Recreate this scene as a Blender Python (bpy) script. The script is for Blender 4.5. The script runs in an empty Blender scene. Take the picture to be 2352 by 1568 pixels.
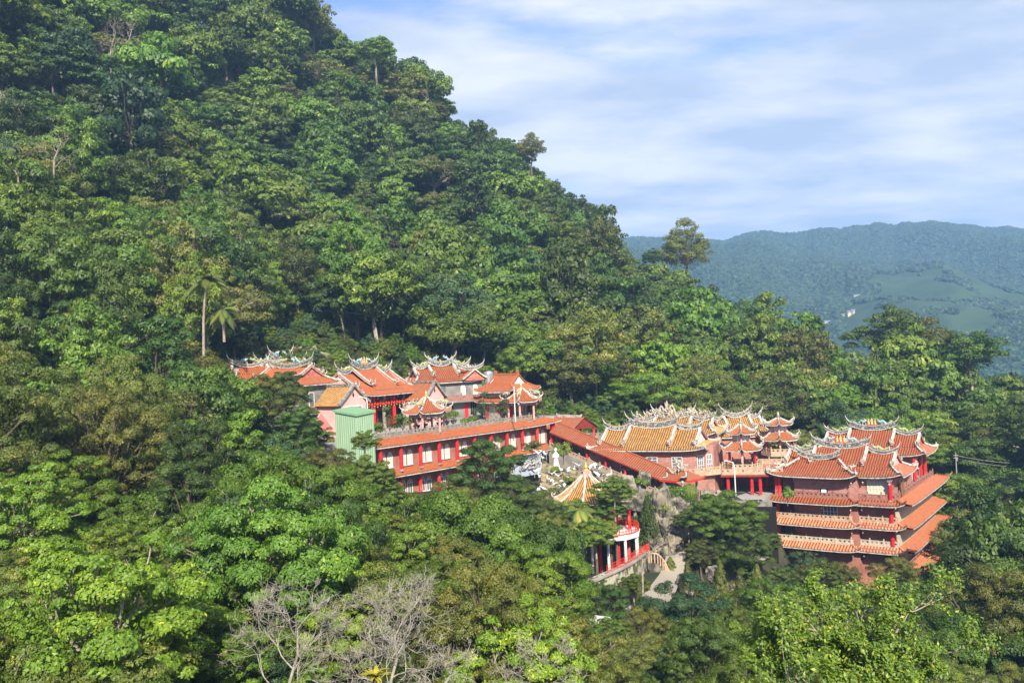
import bpy, math, random
import numpy as np
from mathutils import Matrix, Vector
S = bpy.context.scene
R = math.radians
C = S.collection
# ---------------------------------------------------------------- camera, world, sun, exposure
FPX, CX, CY = 2037.0, 1176.0, 784.0          # focal length and centre, in the units of a 2352 px wide picture
cam_d = bpy.data.cameras.new('camera'); cam = bpy.data.objects.new('camera', cam_d); C.objects.link(cam)
cam_d.sensor_width = 36.0; cam_d.lens = 36.0*FPX/2352.0; cam_d.clip_end = 12000; cam_d.clip_start = 0.5
CAMROT = Matrix.Rotation(R(90.7), 3, 'X') @ Matrix.Rotation(R(-2.7), 3, 'Z')
cam.matrix_world = CAMROT.to_4x4()
S.camera = cam
SUN_AZ, SUN_EL = 6.0, 37.0                  # azimuth measured to the right of straight behind the camera
sd = Vector((math.sin(R(SUN_AZ))*math.cos(R(SUN_EL)), -math.cos(R(SUN_AZ))*math.cos(R(SUN_EL)), math.sin(R(SUN_EL))))
sun_l = bpy.data.lights.new('sun', 'SUN'); sun_l.energy = 4.9; sun_l.angle = R(0.55); sun_l.color = (1.0, 0.91, 0.76)
sun = bpy.data.objects.new('sun', sun_l); C.objects.link(sun)
sun.rotation_euler = sd.to_track_quat('Z', 'Y').to_euler()
S.view_settings.view_transform = 'Standard'; S.view_settings.look = 'None'
S.view_settings.exposure = 0.90; S.view_settings.gamma = 1.0
S.cycles.max_bounces = 5; S.cycles.diffuse_bounces = 2; S.cycles.glossy_bounces = 1
S.cycles.transmission_bounces = 2; S.cycles.volume_bounces = 0; S.cycles.transparent_max_bounces = 4
S.cycles.caustics_reflective = False; S.cycles.caustics_refractive = False
S.cycles.use_denoising = True; S.cycles.use_adaptive_sampling = True; S.cycles.adaptive_threshold = 0.02
try: S.cycles.denoiser = 'OPENIMAGEDENOISE'
except Exception: pass
S.cycles.sample_clamp_indirect = 6.0

W = bpy.data.worlds.new('World'); S.world = W; W.use_nodes = True
def world():
    nt = W.node_tree; N = nt.nodes; L = nt.links; N.clear()
    def nd(t, **k):
        n = N.new(t)
        for a, b in k.items(): setattr(n, a, b)
        return n
    out = nd('ShaderNodeOutputWorld'); bg = nd('ShaderNodeBackground'); bg.inputs[1].default_value = 0.11
    L.new(bg.outputs[0], out.inputs[0])
    sky = nd('ShaderNodeTexSky', sky_type='NISHITA', sun_disc=False)
    sky.sun_elevation = R(SUN_EL); sky.sun_rotation = R(180-SUN_AZ); sky.air_density = 1.0; sky.dust_density = 0.4; sky.ozone_density = 2.0
    tc = nd('ShaderNodeTexCoord'); sep = nd('ShaderNodeSeparateXYZ'); L.new(tc.outputs['Generated'], sep.inputs[0])
    def math_(op, a, b=None, clamp=False):
        n = nd('ShaderNodeMath', operation=op, use_clamp=clamp)
        for i, v in enumerate((a, b)):
            if v is None: continue
            if isinstance(v, (int, float)): n.inputs[i].default_value = v
            else: L.new(v, n.inputs[i])
        return n.outputs[0]
    z = math_('ADD', math_('MAXIMUM', sep.outputs[2], 0.0), 0.13)
    x = math_('DIVIDE', sep.outputs[0], z); y = math_('DIVIDE', sep.outputs[1], z)
    cb = nd('ShaderNodeCombineXYZ'); L.new(x, cb.inputs[0]); L.new(y, cb.inputs[1])
    mp = nd('ShaderNodeMapping'); L.new(cb.outputs[0], mp.inputs[0])
    mp.inputs['Rotation'].default_value = (0, 0, R(-22)); mp.inputs['Scale'].default_value = (0.62, 1.0, 1); mp.inputs['Location'].default_value = (3.35, 1.9, 0.4)
    n1 = nd('ShaderNodeTexNoise'); n1.inputs['Scale'].default_value = 1.5; n1.inputs['Detail'].default_value = 9; n1.inputs['Roughness'].default_value = 0.52; n1.inputs['Distortion'].default_value = 0.35
    L.new(mp.outputs[0], n1.inputs['Vector'])
    n2 = nd('ShaderNodeTexNoise'); n2.inputs['Scale'].default_value = 4.2; n2.inputs['Detail'].default_value = 7; n2.inputs['Roughness'].default_value = 0.6
    L.new(mp.outputs[0], n2.inputs['Vector'])
    # thicker cloud towards the right of the valley, thinner over the hill
    side = math_('MULTIPLY', math_('ADD', sep.outputs[0], 0.02), 0.55)
    m = math_('ADD', math_('ADD', math_('MULTIPLY', n1.outputs[0], 1.0), math_('MULTIPLY', n2.outputs[0], 0.34)), side)
    cov = nd('ShaderNodeMapRange', interpolation_type='SMOOTHSTEP'); L.new(m, cov.inputs[0])
    cov.inputs[1].default_value = 0.47; cov.inputs[2].default_value = 0.67
    cov.inputs[3].default_value = 0.02; cov.inputs[4].default_value = 0.94
    shade = nd('ShaderNodeMapRange'); n3 = nd('ShaderNodeTexNoise'); n3.inputs['Scale'].default_value = 2.3; n3.inputs['Detail'].default_value = 8; n3.inputs['Roughness'].default_value = 0.55; L.new(mp.outputs[0], n3.inputs['Vector']); L.new(n3.outputs[0], shade.inputs[0])
    shade.inputs[1].default_value = 0.40; shade.inputs[2].default_value = 0.64
    ccol = nd('ShaderNodeMix', data_type='RGBA'); L.new(shade.outputs[0], ccol.inputs[0])
    k = 0.56/0.11
    ccol.inputs['A'].default_value = (0.57*k, 0.67*k, 0.85*k, 1); ccol.inputs['B'].default_value = (1.02*k, 1.03*k, 1.06*k, 1)
    blue = nd('ShaderNodeMix', data_type='RGBA', blend_type='MULTIPLY'); blue.inputs[0].default_value = 1.0
    L.new(sky.outputs[0], blue.inputs['A']); blue.inputs['B'].default_value = (0.85, 0.88, 1.25, 1)
    mx = nd('ShaderNodeMix', data_type='RGBA'); L.new(cov.outputs[0], mx.inputs[0])
    L.new(blue.outputs['Result'], mx.inputs['A']); L.new(ccol.outputs['Result'], mx.inputs['B'])
    L.new(mx.outputs['Result'], bg.inputs[0])
world()

# ---------------------------------------------------------------- survey helpers
def P(px, py, Y):
    d = CAMROT @ Vector(((px-CX)/FPX, -(py-CY)/FPX, -1.0))
    return d*(Y/d.y)
CI = CAMROT.inverted()
def proj(p):
    q = CI @ Vector(p)
    if q.z > -0.1: return (-9999, -9999)
    return (CX - FPX*q.x/q.z, CY + FPX*q.y/q.z)
CIn = np.array(CI)
def projn(A):
    q = np.asarray(A) @ CIn.T
    zz = np.minimum(q[:, 2], -0.1)
    return np.stack([CX - FPX*q[:, 0]/zz, CY + FPX*q[:, 1]/zz], 1)

# ---------------------------------------------------------------- object helpers
def link(o): C.objects.link(o); return o
def tag(o, label=None, cat=None, group=None, kind=None):
    if label: o['label'] = label
    if cat: o['category'] = cat
    if group: o['group'] = group
    if kind: o['kind'] = kind
    return o
def empty(name, loc, rz=0.0, label=None, cat=None, group=None, scale=1.0):
    o = bpy.data.objects.new(name, None); link(o)
    o.location = loc; o.rotation_euler = (0, 0, rz); o.scale = (scale,)*3 if isinstance(scale, (int, float)) else scale
    o.empty_display_size = 0.5
    return tag(o, label, cat, group)
def dup(root, loc=None, rz=None, label=None, group=None, scale=None):
    def cp(o, par):
        c = o.copy(); C.objects.link(c); c.parent = par
        for ch in list(o.children): cp(ch, c)
        return c
    r = cp(root, None)
    if loc is not None: r.location = loc
    if rz is not None: r.rotation_euler = (0, 0, rz)
    if scale is not None: r.scale = (scale,)*3
    if label: r['label'] = label
    if group: r['group'] = group
    return r

class MB:
    """collects faces in local coordinates and links them as one mesh object"""
    def __init__(s): s.v = []; s.f = []; s.m = []
    def add(s, vs, fs, m=0):
        o = len(s.v); s.v.extend([tuple(v) for v in vs]); s.f.extend([tuple(i+o for i in f) for f in fs]); s.m.extend([m]*len(fs)); return s
    def box(s, x0, x1, y0, y1, z0, z1, m=0):
        v = [(x, y, z) for z in (z0, z1) for y in (y0, y1) for x in (x0, x1)]
        return s.add(v, [(0,2,3,1),(4,5,7,6),(0,1,5,4),(2,6,7,3),(0,4,6,2),(1,3,7,5)], m)
    def bar(s, p, q, w, h, m=0, up=(0,0,1)):
        p = Vector(p); q = Vector(q); d = (q-p).normalized(); r = d.cross(Vector(up))
        if r.length < 1e-4: r = Vector((1,0,0))
        r.normalize(); u = r.cross(d)
        v = [a + r*(w/2*i) + u*(h/2*j) for a in (p, q) for i, j in ((-1,-1),(1,-1),(1,1),(-1,1))]
        return s.add(v, [(0,1,2,3),(7,6,5,4),(0,4,5,1),(1,5,6,2),(2,6,7,3),(3,7,4,0)], m)
    def tube(s, pts, rad, n=6, m=0, cap=True, sq=1.0):
        pts = [Vector(p) for p in pts]; k = len(pts)
        if isinstance(rad, (int, float)): rad = [rad]*k
        rings = []; prev = None
        for i, p in enumerate(pts):
            d = (pts[min(i+1, k-1)] - pts[max(i-1, 0)]).normalized()
            if prev is None:
                a = Vector((0,0,1)) if abs(d.z) < 0.9 else Vector((1,0,0)); r = d.cross(a).normalized()
            else:
                r = (prev - d*prev.dot(d)).normalized()
            prev = r; u = d.cross(r)
            rings.append([p + r*(math.cos(2*math.pi*j/n)*rad[i]) + u*(math.sin(2*math.pi*j/n)*rad[i]*sq) for j in range(n)])
        vs = [v for rg in rings for v in rg]
        fs = [(i*n+j, i*n+(j+1)%n, (i+1)*n+(j+1)%n, (i+1)*n+j) for i in range(k-1) for j in range(n)]
        if cap: fs += [tuple(range(n-1, -1, -1)), tuple((k-1)*n+j for j in range(n))]
        return s.add(vs, fs, m)
    def lathe(s, prof, n=10, m=0, c=(0,0,0), a0=0.0):
        vs = [(c[0]+r*math.cos(a0+2*math.pi*j/n), c[1]+r*math.sin(a0+2*math.pi*j/n), c[2]+z) for r, z in prof for j in range(n)]
        fs = [(i*n+j, i*n+(j+1)%n, (i+1)*n+(j+1)%n, (i+1)*n+j) for i in range(len(prof)-1) for j in range(n)]
        fs += [tuple(range(n-1, -1, -1)), tuple((len(prof)-1)*n+j for j in range(n))]
        return s.add(vs, fs, m)
    def prism(s, poly, off, m=0):
        """flat polygon pushed along off"""
        n = len(poly); a = [Vector(p) for p in poly]; b = [p+Vector(off) for p in a]
        return s.add(a+b, [tuple(range(n-1,-1,-1)), tuple(range(n, 2*n))] + [(i, (i+1)%n, n+(i+1)%n, n+i) for i in range(n)], m)
    def strip(s, A, B, m=0):
        n = len(A); return s.add(list(A)+list(B), [(i, i+1, n+i+1, n+i) for i in range(n-1)], m)
    def blob(s, c, r, seed=0, m=0, n=8, k=6, rough=0.25):
        rg = random.Random(seed); vs = []; rx, ry, rz = (r,)*3 if isinstance(r, (int, float)) else r
        for i in range(k+1):
            th = math.pi*i/k
            for j in range(n):
                ph = 2*math.pi*j/n; q = 1 + rg.uniform(-rough, rough)*(0 < i < k)
                vs.append((c[0]+rx*q*math.sin(th)*math.cos(ph), c[1]+ry*q*math.sin(th)*math.sin(ph), c[2]+rz*q*math.cos(th)))
        return s.add(vs, [(i*n+j, (i+1)*n+j, (i+1)*n+(j+1)%n, i*n+(j+1)%n) for i in range(k) for j in range(n)], m)
    def build(s, name, mats, parent=None, smooth=False, loc=None):
        me = bpy.data.meshes.new(name); me.from_pydata(s.v, [], s.f)
        if not isinstance(mats, (list, tuple)): mats = [mats]
        for mt in mats: me.materials.append(mt)
        if len(mats) > 1:
            if len(s.m) != len(me.polygons): raise ValueError(name+' %d %d' % (len(s.m), len(me.polygons)))
            me.polygons.foreach_set('material_index', s.m)
        if smooth: me.polygons.foreach_set('use_smooth', [True]*len(s.f))
        me.update(); o = bpy.data.objects.new(name, me); link(o)
        if parent is not None: o.parent = parent
        if loc is not None: o.location = loc
        return o

# ---------------------------------------------------------------- materials
def mat(name, col, rough=0.8, col2=None, nscale=3.0, spec=0.3, bump=0.0, bscale=20.0, metal=0.0, noise_lo=0.35, noise_hi=0.65, detail=5, stretch=None):
    m = bpy.data.materials.new(name); m.use_nodes = True; nt = m.node_tree; N = nt.nodes; L = nt.links
    b = N['Principled BSDF']; b.inputs['Roughness'].default_value = rough; b.inputs['Specular IOR Level'].default_value = spec; b.inputs['Metallic'].default_value = metal
    b.inputs['Base Color'].default_value = (*col, 1)
    tc = N.new('ShaderNodeTexCoord'); vec = tc.outputs['Object']
    if stretch:
        mp = N.new('ShaderNodeMapping'); L.new(vec, mp.inputs[0]); mp.inputs['Scale'].default_value = stretch; vec = mp.outputs[0]
    if col2:
        n = N.new('ShaderNodeTexNoise'); n.inputs['Scale'].default_value = nscale; n.inputs['Detail'].default_value = detail; L.new(vec, n.inputs['Vector'])
        mr = N.new('ShaderNodeMapRange'); mr.inputs[1].default_value = noise_lo; mr.inputs[2].default_value = noise_hi; L.new(n.outputs[0], mr.inputs[0])
        mx = N.new('ShaderNodeMix'); mx.data_type = 'RGBA'; mx.inputs['A'].default_value = (*col, 1); mx.inputs['B'].default_value = (*col2, 1)
        L.new(mr.outputs[0], mx.inputs[0]); L.new(mx.outputs['Result'], b.inputs['Base Color'])
    if bump:
        n = N.new('ShaderNodeTexNoise'); n.inputs['Scale'].default_value = bscale; n.inputs['Detail'].default_value = 4; L.new(vec, n.inputs['Vector'])
        bp = N.new('ShaderNodeBump'); bp.inputs['Strength'].default_value = bump; bp.inputs['Distance'].default_value = 0.1; L.new(n.outputs[0], bp.inputs['Height']); L.new(bp.outputs[0], b.inputs['Normal'])
    return m
def brick_mat(name, c1, c2, mortar, bw=0.42, bh=0.16, stain=(0.6,0.55,0.5)):
    m = bpy.data.materials.new(name); m.use_nodes = True; nt = m.node_tree; N = nt.nodes; L = nt.links
    b = N['Principled BSDF']; b.inputs['Roughness'].default_value = 0.75; b.inputs['Specular IOR Level'].default_value = 0.2
    tc = N.new('ShaderNodeTexCoord'); sp = N.new('ShaderNodeSeparateXYZ'); L.new(tc.outputs['Object'], sp.inputs[0])
    ad = N.new('ShaderNodeMath'); ad.operation = 'ADD'; L.new(sp.outputs[0], ad.inputs[0]); L.new(sp.outputs[1], ad.inputs[1])
    cb = N.new('ShaderNodeCombineXYZ'); L.new(ad.outputs[0], cb.inputs[0]); L.new(sp.outputs[2], cb.inputs[1])
    br = N.new('ShaderNodeTexBrick'); L.new(cb.outputs[0], br.inputs['Vector']); br.inputs['Scale'].default_value = 1.0
    br.inputs['Brick Width'].default_value = bw; br.inputs['Row Height'].default_value = bh; br.inputs['Mortar Size'].default_value = 0.022; br.offset = 0.5
    br.inputs['Color1'].default_value = (*c1, 1); br.inputs['Color2'].default_value = (*c2, 1); br.inputs['Mortar'].default_value = (*mortar, 1)
    n = N.new('ShaderNodeTexNoise'); n.inputs['Scale'].default_value = 0.55; n.inputs['Detail'].default_value = 7; L.new(tc.outputs['Object'], n.inputs['Vector'])
    mr = N.new('ShaderNodeMapRange'); mr.inputs[1].default_value = 0.42; mr.inputs[2].default_value = 0.72; mr.inputs[4].default_value = 0.85; L.new(n.outputs[0], mr.inputs[0])
    mx = N.new('ShaderNodeMix'); mx.data_type = 'RGBA'; mx.blend_type = 'MULTIPLY'; L.new(mr.outputs[0], mx.inputs[0]); L.new(br.outputs[0], mx.inputs['A']); mx.inputs['B'].default_value = (*stain, 1)
    L.new(mx.outputs['Result'], b.inputs['Base Color'])
    return m
def tile_mat(name, c1, c2, moss, mossy=0.35):
    """glazed tiles: two fired tones in tile-sized cells plus lichen and dirt patches"""
    m = bpy.data.materials.new(name); m.use_nodes = True; nt = m.node_tree; N = nt.nodes; L = nt.links
    b = N['Principled BSDF']; b.inputs['Roughness'].default_value = 0.5; b.inputs['Specular IOR Level'].default_value = 0.35
    tc = N.new('ShaderNodeTexCoord')
    vo = N.new('ShaderNodeTexVoronoi'); vo.inputs['Scale'].default_value = 3.2; L.new(tc.outputs['Object'], vo.inputs['Vector'])
    bw = N.new('ShaderNodeSeparateColor'); L.new(vo.outputs['Color'], bw.inputs[0])
    mx = N.new('ShaderNodeMix'); mx.data_type = 'RGBA'; L.new(bw.outputs[0], mx.inputs[0]); mx.inputs['A'].default_value = (*c1, 1); mx.inputs['B'].default_value = (*c2, 1)
    n = N.new('ShaderNodeTexNoise'); n.inputs['Scale'].default_value = 0.8; n.inputs['Detail'].default_value = 10; n.inputs['Roughness'].default_value = 0.75; L.new(tc.outputs['Object'], n.inputs['Vector'])
    mr = N.new('ShaderNodeMapRange'); mr.inputs[1].default_value = 0.47; mr.inputs[2].default_value = 0.72; mr.inputs[4].default_value = min(.95, mossy*2.1); L.new(n.outputs[0], mr.inputs[0])
    mx2 = N.new('ShaderNodeMix'); mx2.data_type = 'RGBA'; L.new(mr.outputs[0], mx2.inputs[0]); L.new(mx.outputs['Result'], mx2.inputs['A']); mx2.inputs['B'].default_value = (*moss, 1)
    L.new(mx2.outputs['Result'], b.inputs['Base Color'])
    return m
def carve_mat(name, cols, scale=6.0, dark=(0.06,0.055,0.05)):
    """cut-and-paste ceramic work: small bits of many glazes with dark gaps"""
    m = bpy.data.materials.new(name); m.use_nodes = True; nt = m.node_tree; N = nt.nodes; L = nt.links
    b = N['Principled BSDF']; b.inputs['Roughness'].default_value = 0.45
    tc = N.new('ShaderNodeTexCoord')
    vo = N.new('ShaderNodeTexVoronoi'); vo.inputs['Scale'].default_value = scale; L.new(tc.outputs['Object'], vo.inputs['Vector'])
    sc = N.new('ShaderNodeSeparateColor'); L.new(vo.outputs['Color'], sc.inputs[0])
    cr = N.new('ShaderNodeValToRGB'); cr.color_ramp.interpolation = 'CONSTANT'; e = cr.color_ramp.elements
    while len(e) < len(cols): e.new(0.5)
    for i, c in enumerate(cols): e[i].position = i/len(cols); e[i].color = (*c, 1)
    L.new(sc.outputs[0], cr.inputs[0])
    v2 = N.new('ShaderNodeTexVoronoi'); v2.feature = 'DISTANCE_TO_EDGE'; v2.inputs['Scale'].default_value = scale; L.new(tc.outputs['Object'], v2.inputs['Vector'])
    mr = N.new('ShaderNodeMapRange'); mr.inputs[1].default_value = 0.03; mr.inputs[2].default_value = 0.12; L.new(v2.outputs[0], mr.inputs[0])
    mx = N.new('ShaderNodeMix'); mx.data_type = 'RGBA'; L.new(mr.outputs[0], mx.inputs[0]); mx.inputs['A'].default_value = (*dark, 1); L.new(cr.outputs[0], mx.inputs['B'])
    L.new(mx.outputs['Result'], b.inputs['Base Color'])
    return m
def leaf_mat(name, ca, cb, cc, gloss=0.35, trans=0.22, rvar=0.62, wt=(1.42, 1.0, 1.0)):
    """leaf tones: ca..cb by each leaf's own tint, cc a rarer young or dry leaf; each tree shifts a little"""
    ca, cb, cc = [tuple(a*b for a, b in zip(c, wt)) for c in (ca, cb, cc)]
    m = bpy.data.materials.new(name); m.use_nodes = True; nt = m.node_tree; N = nt.nodes; L = nt.links
    b = N['Principled BSDF']; b.inputs['Roughness'].default_value = 0.5; b.inputs['Specular IOR Level'].default_value = gloss
    at = N.new('ShaderNodeAttribute'); at.attribute_name = 'tint'; at.attribute_type = 'GEOMETRY'
    mx = N.new('ShaderNodeMix'); mx.data_type = 'RGBA'; mx.inputs['A'].default_value = (*ca, 1); mx.inputs['B'].default_value = (*cb, 1); L.new(at.outputs['Fac'], mx.inputs[0])
    gt = N.new('ShaderNodeMapRange'); gt.inputs[1].default_value = 0.86; gt.inputs[2].default_value = 1.0; gt.inputs[4].default_value = 0.85; L.new(at.outputs['Fac'], gt.inputs[0])
    mx2 = N.new('ShaderNodeMix'); mx2.data_type = 'RGBA'; L.new(gt.outputs[0], mx2.inputs[0]); L.new(mx.outputs['Result'], mx2.inputs['A']); mx2.inputs['B'].default_value = (*cc, 1)
    oi = N.new('ShaderNodeObjectInfo'); hs = N.new('ShaderNodeHueSaturation')
    h = N.new('ShaderNodeMapRange'); h.inputs[3].default_value = 0.5-0.012*rvar*2; h.inputs[4].default_value = 0.5+0.02*rvar*2; L.new(oi.outputs['Random'], h.inputs[0])
    sc = N.new('ShaderNodeMath'); sc.operation = 'MULTIPLY'; sc.inputs[1].default_value = 7.31; L.new(oi.outputs['Random'], sc.inputs[0])
    fr = N.new('ShaderNodeMath'); fr.operation = 'FRACT'; L.new(sc.outputs[0], fr.inputs[0])
    v = N.new('ShaderNodeMapRange'); v.inputs[3].default_value = 1-0.5*rvar; v.inputs[4].default_value = 1+0.75*rvar; L.new(fr.outputs[0], v.inputs[0])
    L.new(h.outputs[0], hs.inputs['Hue']); L.new(v.outputs[0], hs.inputs['Value']); L.new(mx2.outputs['Result'], hs.inputs['Color'])
    L.new(hs.outputs[0], b.inputs['Base Color'])
    tr = N.new('ShaderNodeBsdfTranslucent'); 
    yl = N.new('ShaderNodeMix'); yl.data_type = 'RGBA'; yl.blend_type = 'MULTIPLY'; yl.inputs[0].default_value = 1.0; L.new(hs.outputs[0], yl.inputs['A']); yl.inputs['B'].default_value = (1.5, 1.7, 0.5, 1)
    L.new(yl.outputs['Result'], tr.inputs[0])
    ms = N.new('ShaderNodeMixShader'); ms.inputs[0].default_value = trans; L.new(b.outputs[0], ms.inputs[1]); L.new(tr.outputs[0], ms.inputs[2])
    L.new(ms.outputs[0], N['Material Output'].inputs[0])
    return m
# ---------------------------------------------------------------- ground
# heights surveyed at treetop level (px, py, distance, height of the growth there)
CAN = [(0,0,235,9),(300,0,290,9),(660,20,345,12),(0,220,215,9),(300,220,265,9),(700,220,330,9),
 (0,420,185,9),(400,400,245,9),(800,350,310,9),(1000,190,365,14),(1060,300,368,17),(1110,355,370,17),(1180,352,370,14),(1270,390,370,18),(1430,595,370,26),(1500,645,362,28),(1620,685,350,27),(1860,780,340,24),(1960,865,330,26),
 (0,650,145,9),(300,620,185,9),(520,640,190,9),(800,600,235,9),(1100,560,280,9),(1350,620,290,9),(1600,730,290,9),(1750,800,290,9),
 (640,770,176,7),(800,790,186,5),(950,800,190,6),(1100,800,195,7),(1250,840,200,8),(1400,850,215,8),(1500,900,205,8),(1700,920,215,8),(1850,930,230,8),
 (0,900,105,9),(250,900,125,9),(460,830,150,9),(600,900,138,8),(680,1020,128,8),
 (0,1100,80,8),(250,1120,92,8),(500,1100,108,8),(700,1130,112,8),(830,1180,112,8),(1000,1180,110,8),(1180,1220,108,8),
 (0,1330,58,7),(300,1330,62,7),(560,1300,70,7),(800,1300,80,7),(1000,1300,88,7),(1200,1330,92,7),
 (0,1560,42,6),(300,1560,42,6),(600,1560,44,6),(900,1560,48,6),(1200,1540,60,6),
 (1400,1540,68,5),(1650,1500,74,5),(1700,1420,92,5),(1900,1480,80,6),
 (1975,880,262,19),(2040,800,250,18),(2200,850,235,20),(2350,910,220,19),(2350,1000,200,10),(2200,1010,205,9),(2000,1000,215,7),
 (2350,1120,180,8),(2230,1150,172,8),(2250,1300,150,8),(2350,1300,145,8),(2200,1450,105,8),(2350,1500,90,8),(2000,1560,60,6)]
GP = []
for a, b, y, h in CAN:
    p = P(a, b, y); GP.append((p.x, p.y, p.z-h))
# ground behind the ridge lines and out of frame, falling away
GP += [(-190,330,150),(-120,420,120),(-20,440,75),(60,450,25),(130,430,-20),(190,420,-55),(260,380,-62),(260,300,-45),(290,240,-48),(230,200,-52),
 (-200,120,25),(-150,60,8),(-100,30,-5),(-60,15,-14),(0,18,-24),(60,25,-34),(120,60,-48),(180,120,-55),(100,-20,-30),(-100,-20,-10),(0,-15,-8),(170,280,-48),(150,330,-50)]
# court, garden and road levels
def gz(a, b, y): p = P(a, b, y); GP.append((p.x, p.y, p.z))
for q in ((1540,1350,116),(1470,1420,104),(1600,1250,124),(1700,1300,124),(1800,1360,122),(1900,1390,120),(1340,1425,102),(1410,1400,105)): gz(*q)
GP += [(20,130,-35),(28,122,-37),(62,140,-42.5),(50,146,-41),(44,153,-40),(56,158,-41),(72,155,-43),(84,168,-42),(78,180,-39),(66,176,-38),(90,150,-46),(70,128,-44)]
gp = np.array(GP)
def rbf(pts, lam=1.5):
    n = len(pts); X = pts[:, :2]; D = np.sqrt(((X[:, None]-X[None])**2).sum(-1))
    A = np.zeros((n+3, n+3)); A[:n, :n] = -D - np.eye(n)*lam; A[:n, n] = 1; A[:n, n+1:] = X; A[n, :n] = 1; A[n+1:, :n] = X.T
    w = np.linalg.solve(A, np.concatenate([pts[:, 2], [0, 0, 0]]))
    def f(x, y):
        x = np.asarray(x, float); y = np.asarray(y, float); sh = x.shape; x = x.ravel(); y = y.ravel()
        d = np.sqrt((x[:, None]-X[None, :, 0])**2 + (y[:, None]-X[None, :, 1])**2)
        return (-(d @ w[:n]) + w[n] + w[n+1]*x + w[n+2]*y).reshape(sh)
    return f
base_h = rbf(gp)
# levelled places: centre x, y, turn, half length, half width, height, feather
U36 = R(54)
PADS = []
def pad(cx, cy, rot, a, b, z, fe=4.0): PADS.append((cx, cy, math.cos(rot), math.sin(rot), a, b, z, fe))
pad(-20, 163, R(47), 25, 13.5, -26, 3)      # upper court
pad(30, 163, R(-24), 16, 14, -26.2, 5)    # yellow hall
pad(47, 168, R(-30), 9, 11, -26.9, 5)    # middle court
pad(63, 158, R(-36), 12, 17, -41.5, 5)     # foot of the stepped hall
pad(16, 146, R(-40), 12, 9, -28.5, 5)     # garden
pad(22, 134, 0, 9, 8, -33.0, 4)
def ground(x, y):
    x = np.asarray(x, float); y = np.asarray(y, float)
    z = base_h(x, y)
    for cx, cy, c, s, a, b, zz, fe in PADS:
        dx = x-cx; dy = y-cy; lx = np.abs(dx*c+dy*s)-a; ly = np.abs(-dx*s+dy*c)-b
        d = np.maximum(np.maximum(lx, ly), 0)
        w = np.clip(1-d/fe, 0, 1); w = w*w*(3-2*w)
        z = z*(1-w) + zz*w
    return z
def gh(x, y): return float(ground(np.array([x]), np.array([y]))[0])
rs = np.random.RandomState(4)
def vnoise(x, y, s, seed=0):
    """cheap smooth value noise"""
    q = np.random.RandomState(seed).rand(128, 128)
    u = x/s; v = y/s; i = np.floor(u).astype(int); j = np.floor(v).astype(int); fu = u-i; fv = v-j
    fu = fu*fu*(3-2*fu); fv = fv*fv*(3-2*fv); g = lambda a, b: q[a % 128, b % 128]
    return (g(i, j)*(1-fu)*(1-fv)+g(i+1, j)*fu*(1-fv)+g(i, j+1)*(1-fu)*fv+g(i+1, j+1)*fu*fv)*2-1
def mesh_grid(name, X, Y, Z, m, smooth=True):
    h, w = X.shape; co = np.stack([X, Y, Z], -1).reshape(-1, 3)
    i = np.arange(h*w).reshape(h, w); q = np.stack([i[:-1, :-1], i[:-1, 1:], i[1:, 1:], i[1:, :-1]], -1).reshape(-1, 4)
    me = bpy.data.meshes.new(name); me.vertices.add(len(co)); me.vertices.foreach_set('co', co.ravel())
    me.loops.add(q.size); me.loops.foreach_set('vertex_index', q.ravel()); me.polygons.add(len(q))
    me.polygons.foreach_set('loop_start', np.arange(0, q.size, 4)); me.polygons.foreach_set('loop_total', np.full(len(q), 4))
    me.polygons.foreach_set('use_smooth', np.full(len(q), smooth)); me.update(); me.materials.append(m)
    o = bpy.data.objects.new(name, me); link(o); return o
M_ground = mat('forest_floor', (0.022,0.028,0.012), 0.95, (0.055,0.05,0.026), 0.25, bump=0.6, bscale=1.5)
# far country: valley floor and the long blue mountain across it
MT = [(1200,640),(1430,545),(1520,540),(1640,538),(1760,524),(1850,522),(1990,516),(2120,508),(2200,512),(2352,512),(2600,500),(3000,540)]
def far_ground(x, y):
    """height of the distant terrain; the mountain crest line is set by bearing"""
    x = np.asarray(x, float); y = np.asarray(y, float)
    bx = np.array([P(a, b, 1)[0] for a, b in MT]); bz = np.array([P(a, b, 1)[2] for a, b in MT])
    t = x/np.maximum(y, 1); crest = np.interp(t, bx, bz)*2500 - 14 + vnoise(t*900+50, t*0, 38, 21)*11 + vnoise(t*900+50, t*0, 13, 22)*5
    k = np.clip((y-900)/1600, 0, 1); up = k**0.82
    low = -150.0
    z = low + (crest-low)*up
    z = np.where(y > 2500, crest - (y-2500)*0.35, z)
    rid = vnoise(x, y*0.35, 190, 3)*1.0 + vnoise(x, y*0.5, 80, 5)*0.45
    z = z + rid*58*np.clip((y-1000)/400, 0, 1)*np.clip((2500-y)/500, 0.0, 1)
    # a lower wooded shoulder on the right with a pale house on it
    sh = np.exp(-(((t-0.62)/0.16)**2) - (((y-1150)/230)**2)); z = z + 62*sh
    return z
def far_blend(x, y):
    w = np.clip((np.asarray(y)-430)/260, 0, 1); w = w*w*(3-2*w)
    return ground(x, np.minimum(y, 440))*(1-w) + far_ground(x, y)*w
xs = np.arange(-320, 341, 3.0); ys = np.arange(-60, 471, 3.0)
X, Y = np.meshgrid(xs, ys); Z = ground(X, Y)
tag(mesh_grid('ground', X, Y, Z, M_ground), 'dark leaf littered forest soil of the steep wooded slopes', 'ground', kind='structure')
ty = np.concatenate([np.linspace(466, 900, 40), np.linspace(915, 2500, 100), np.linspace(2540, 4200, 12)])
tt = np.linspace(-1.3, 1.6, 190); X = np.outer(ty, tt); Y = np.outer(ty, np.ones_like(tt)); Z = far_blend(X, Y)
tt0 = None
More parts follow.
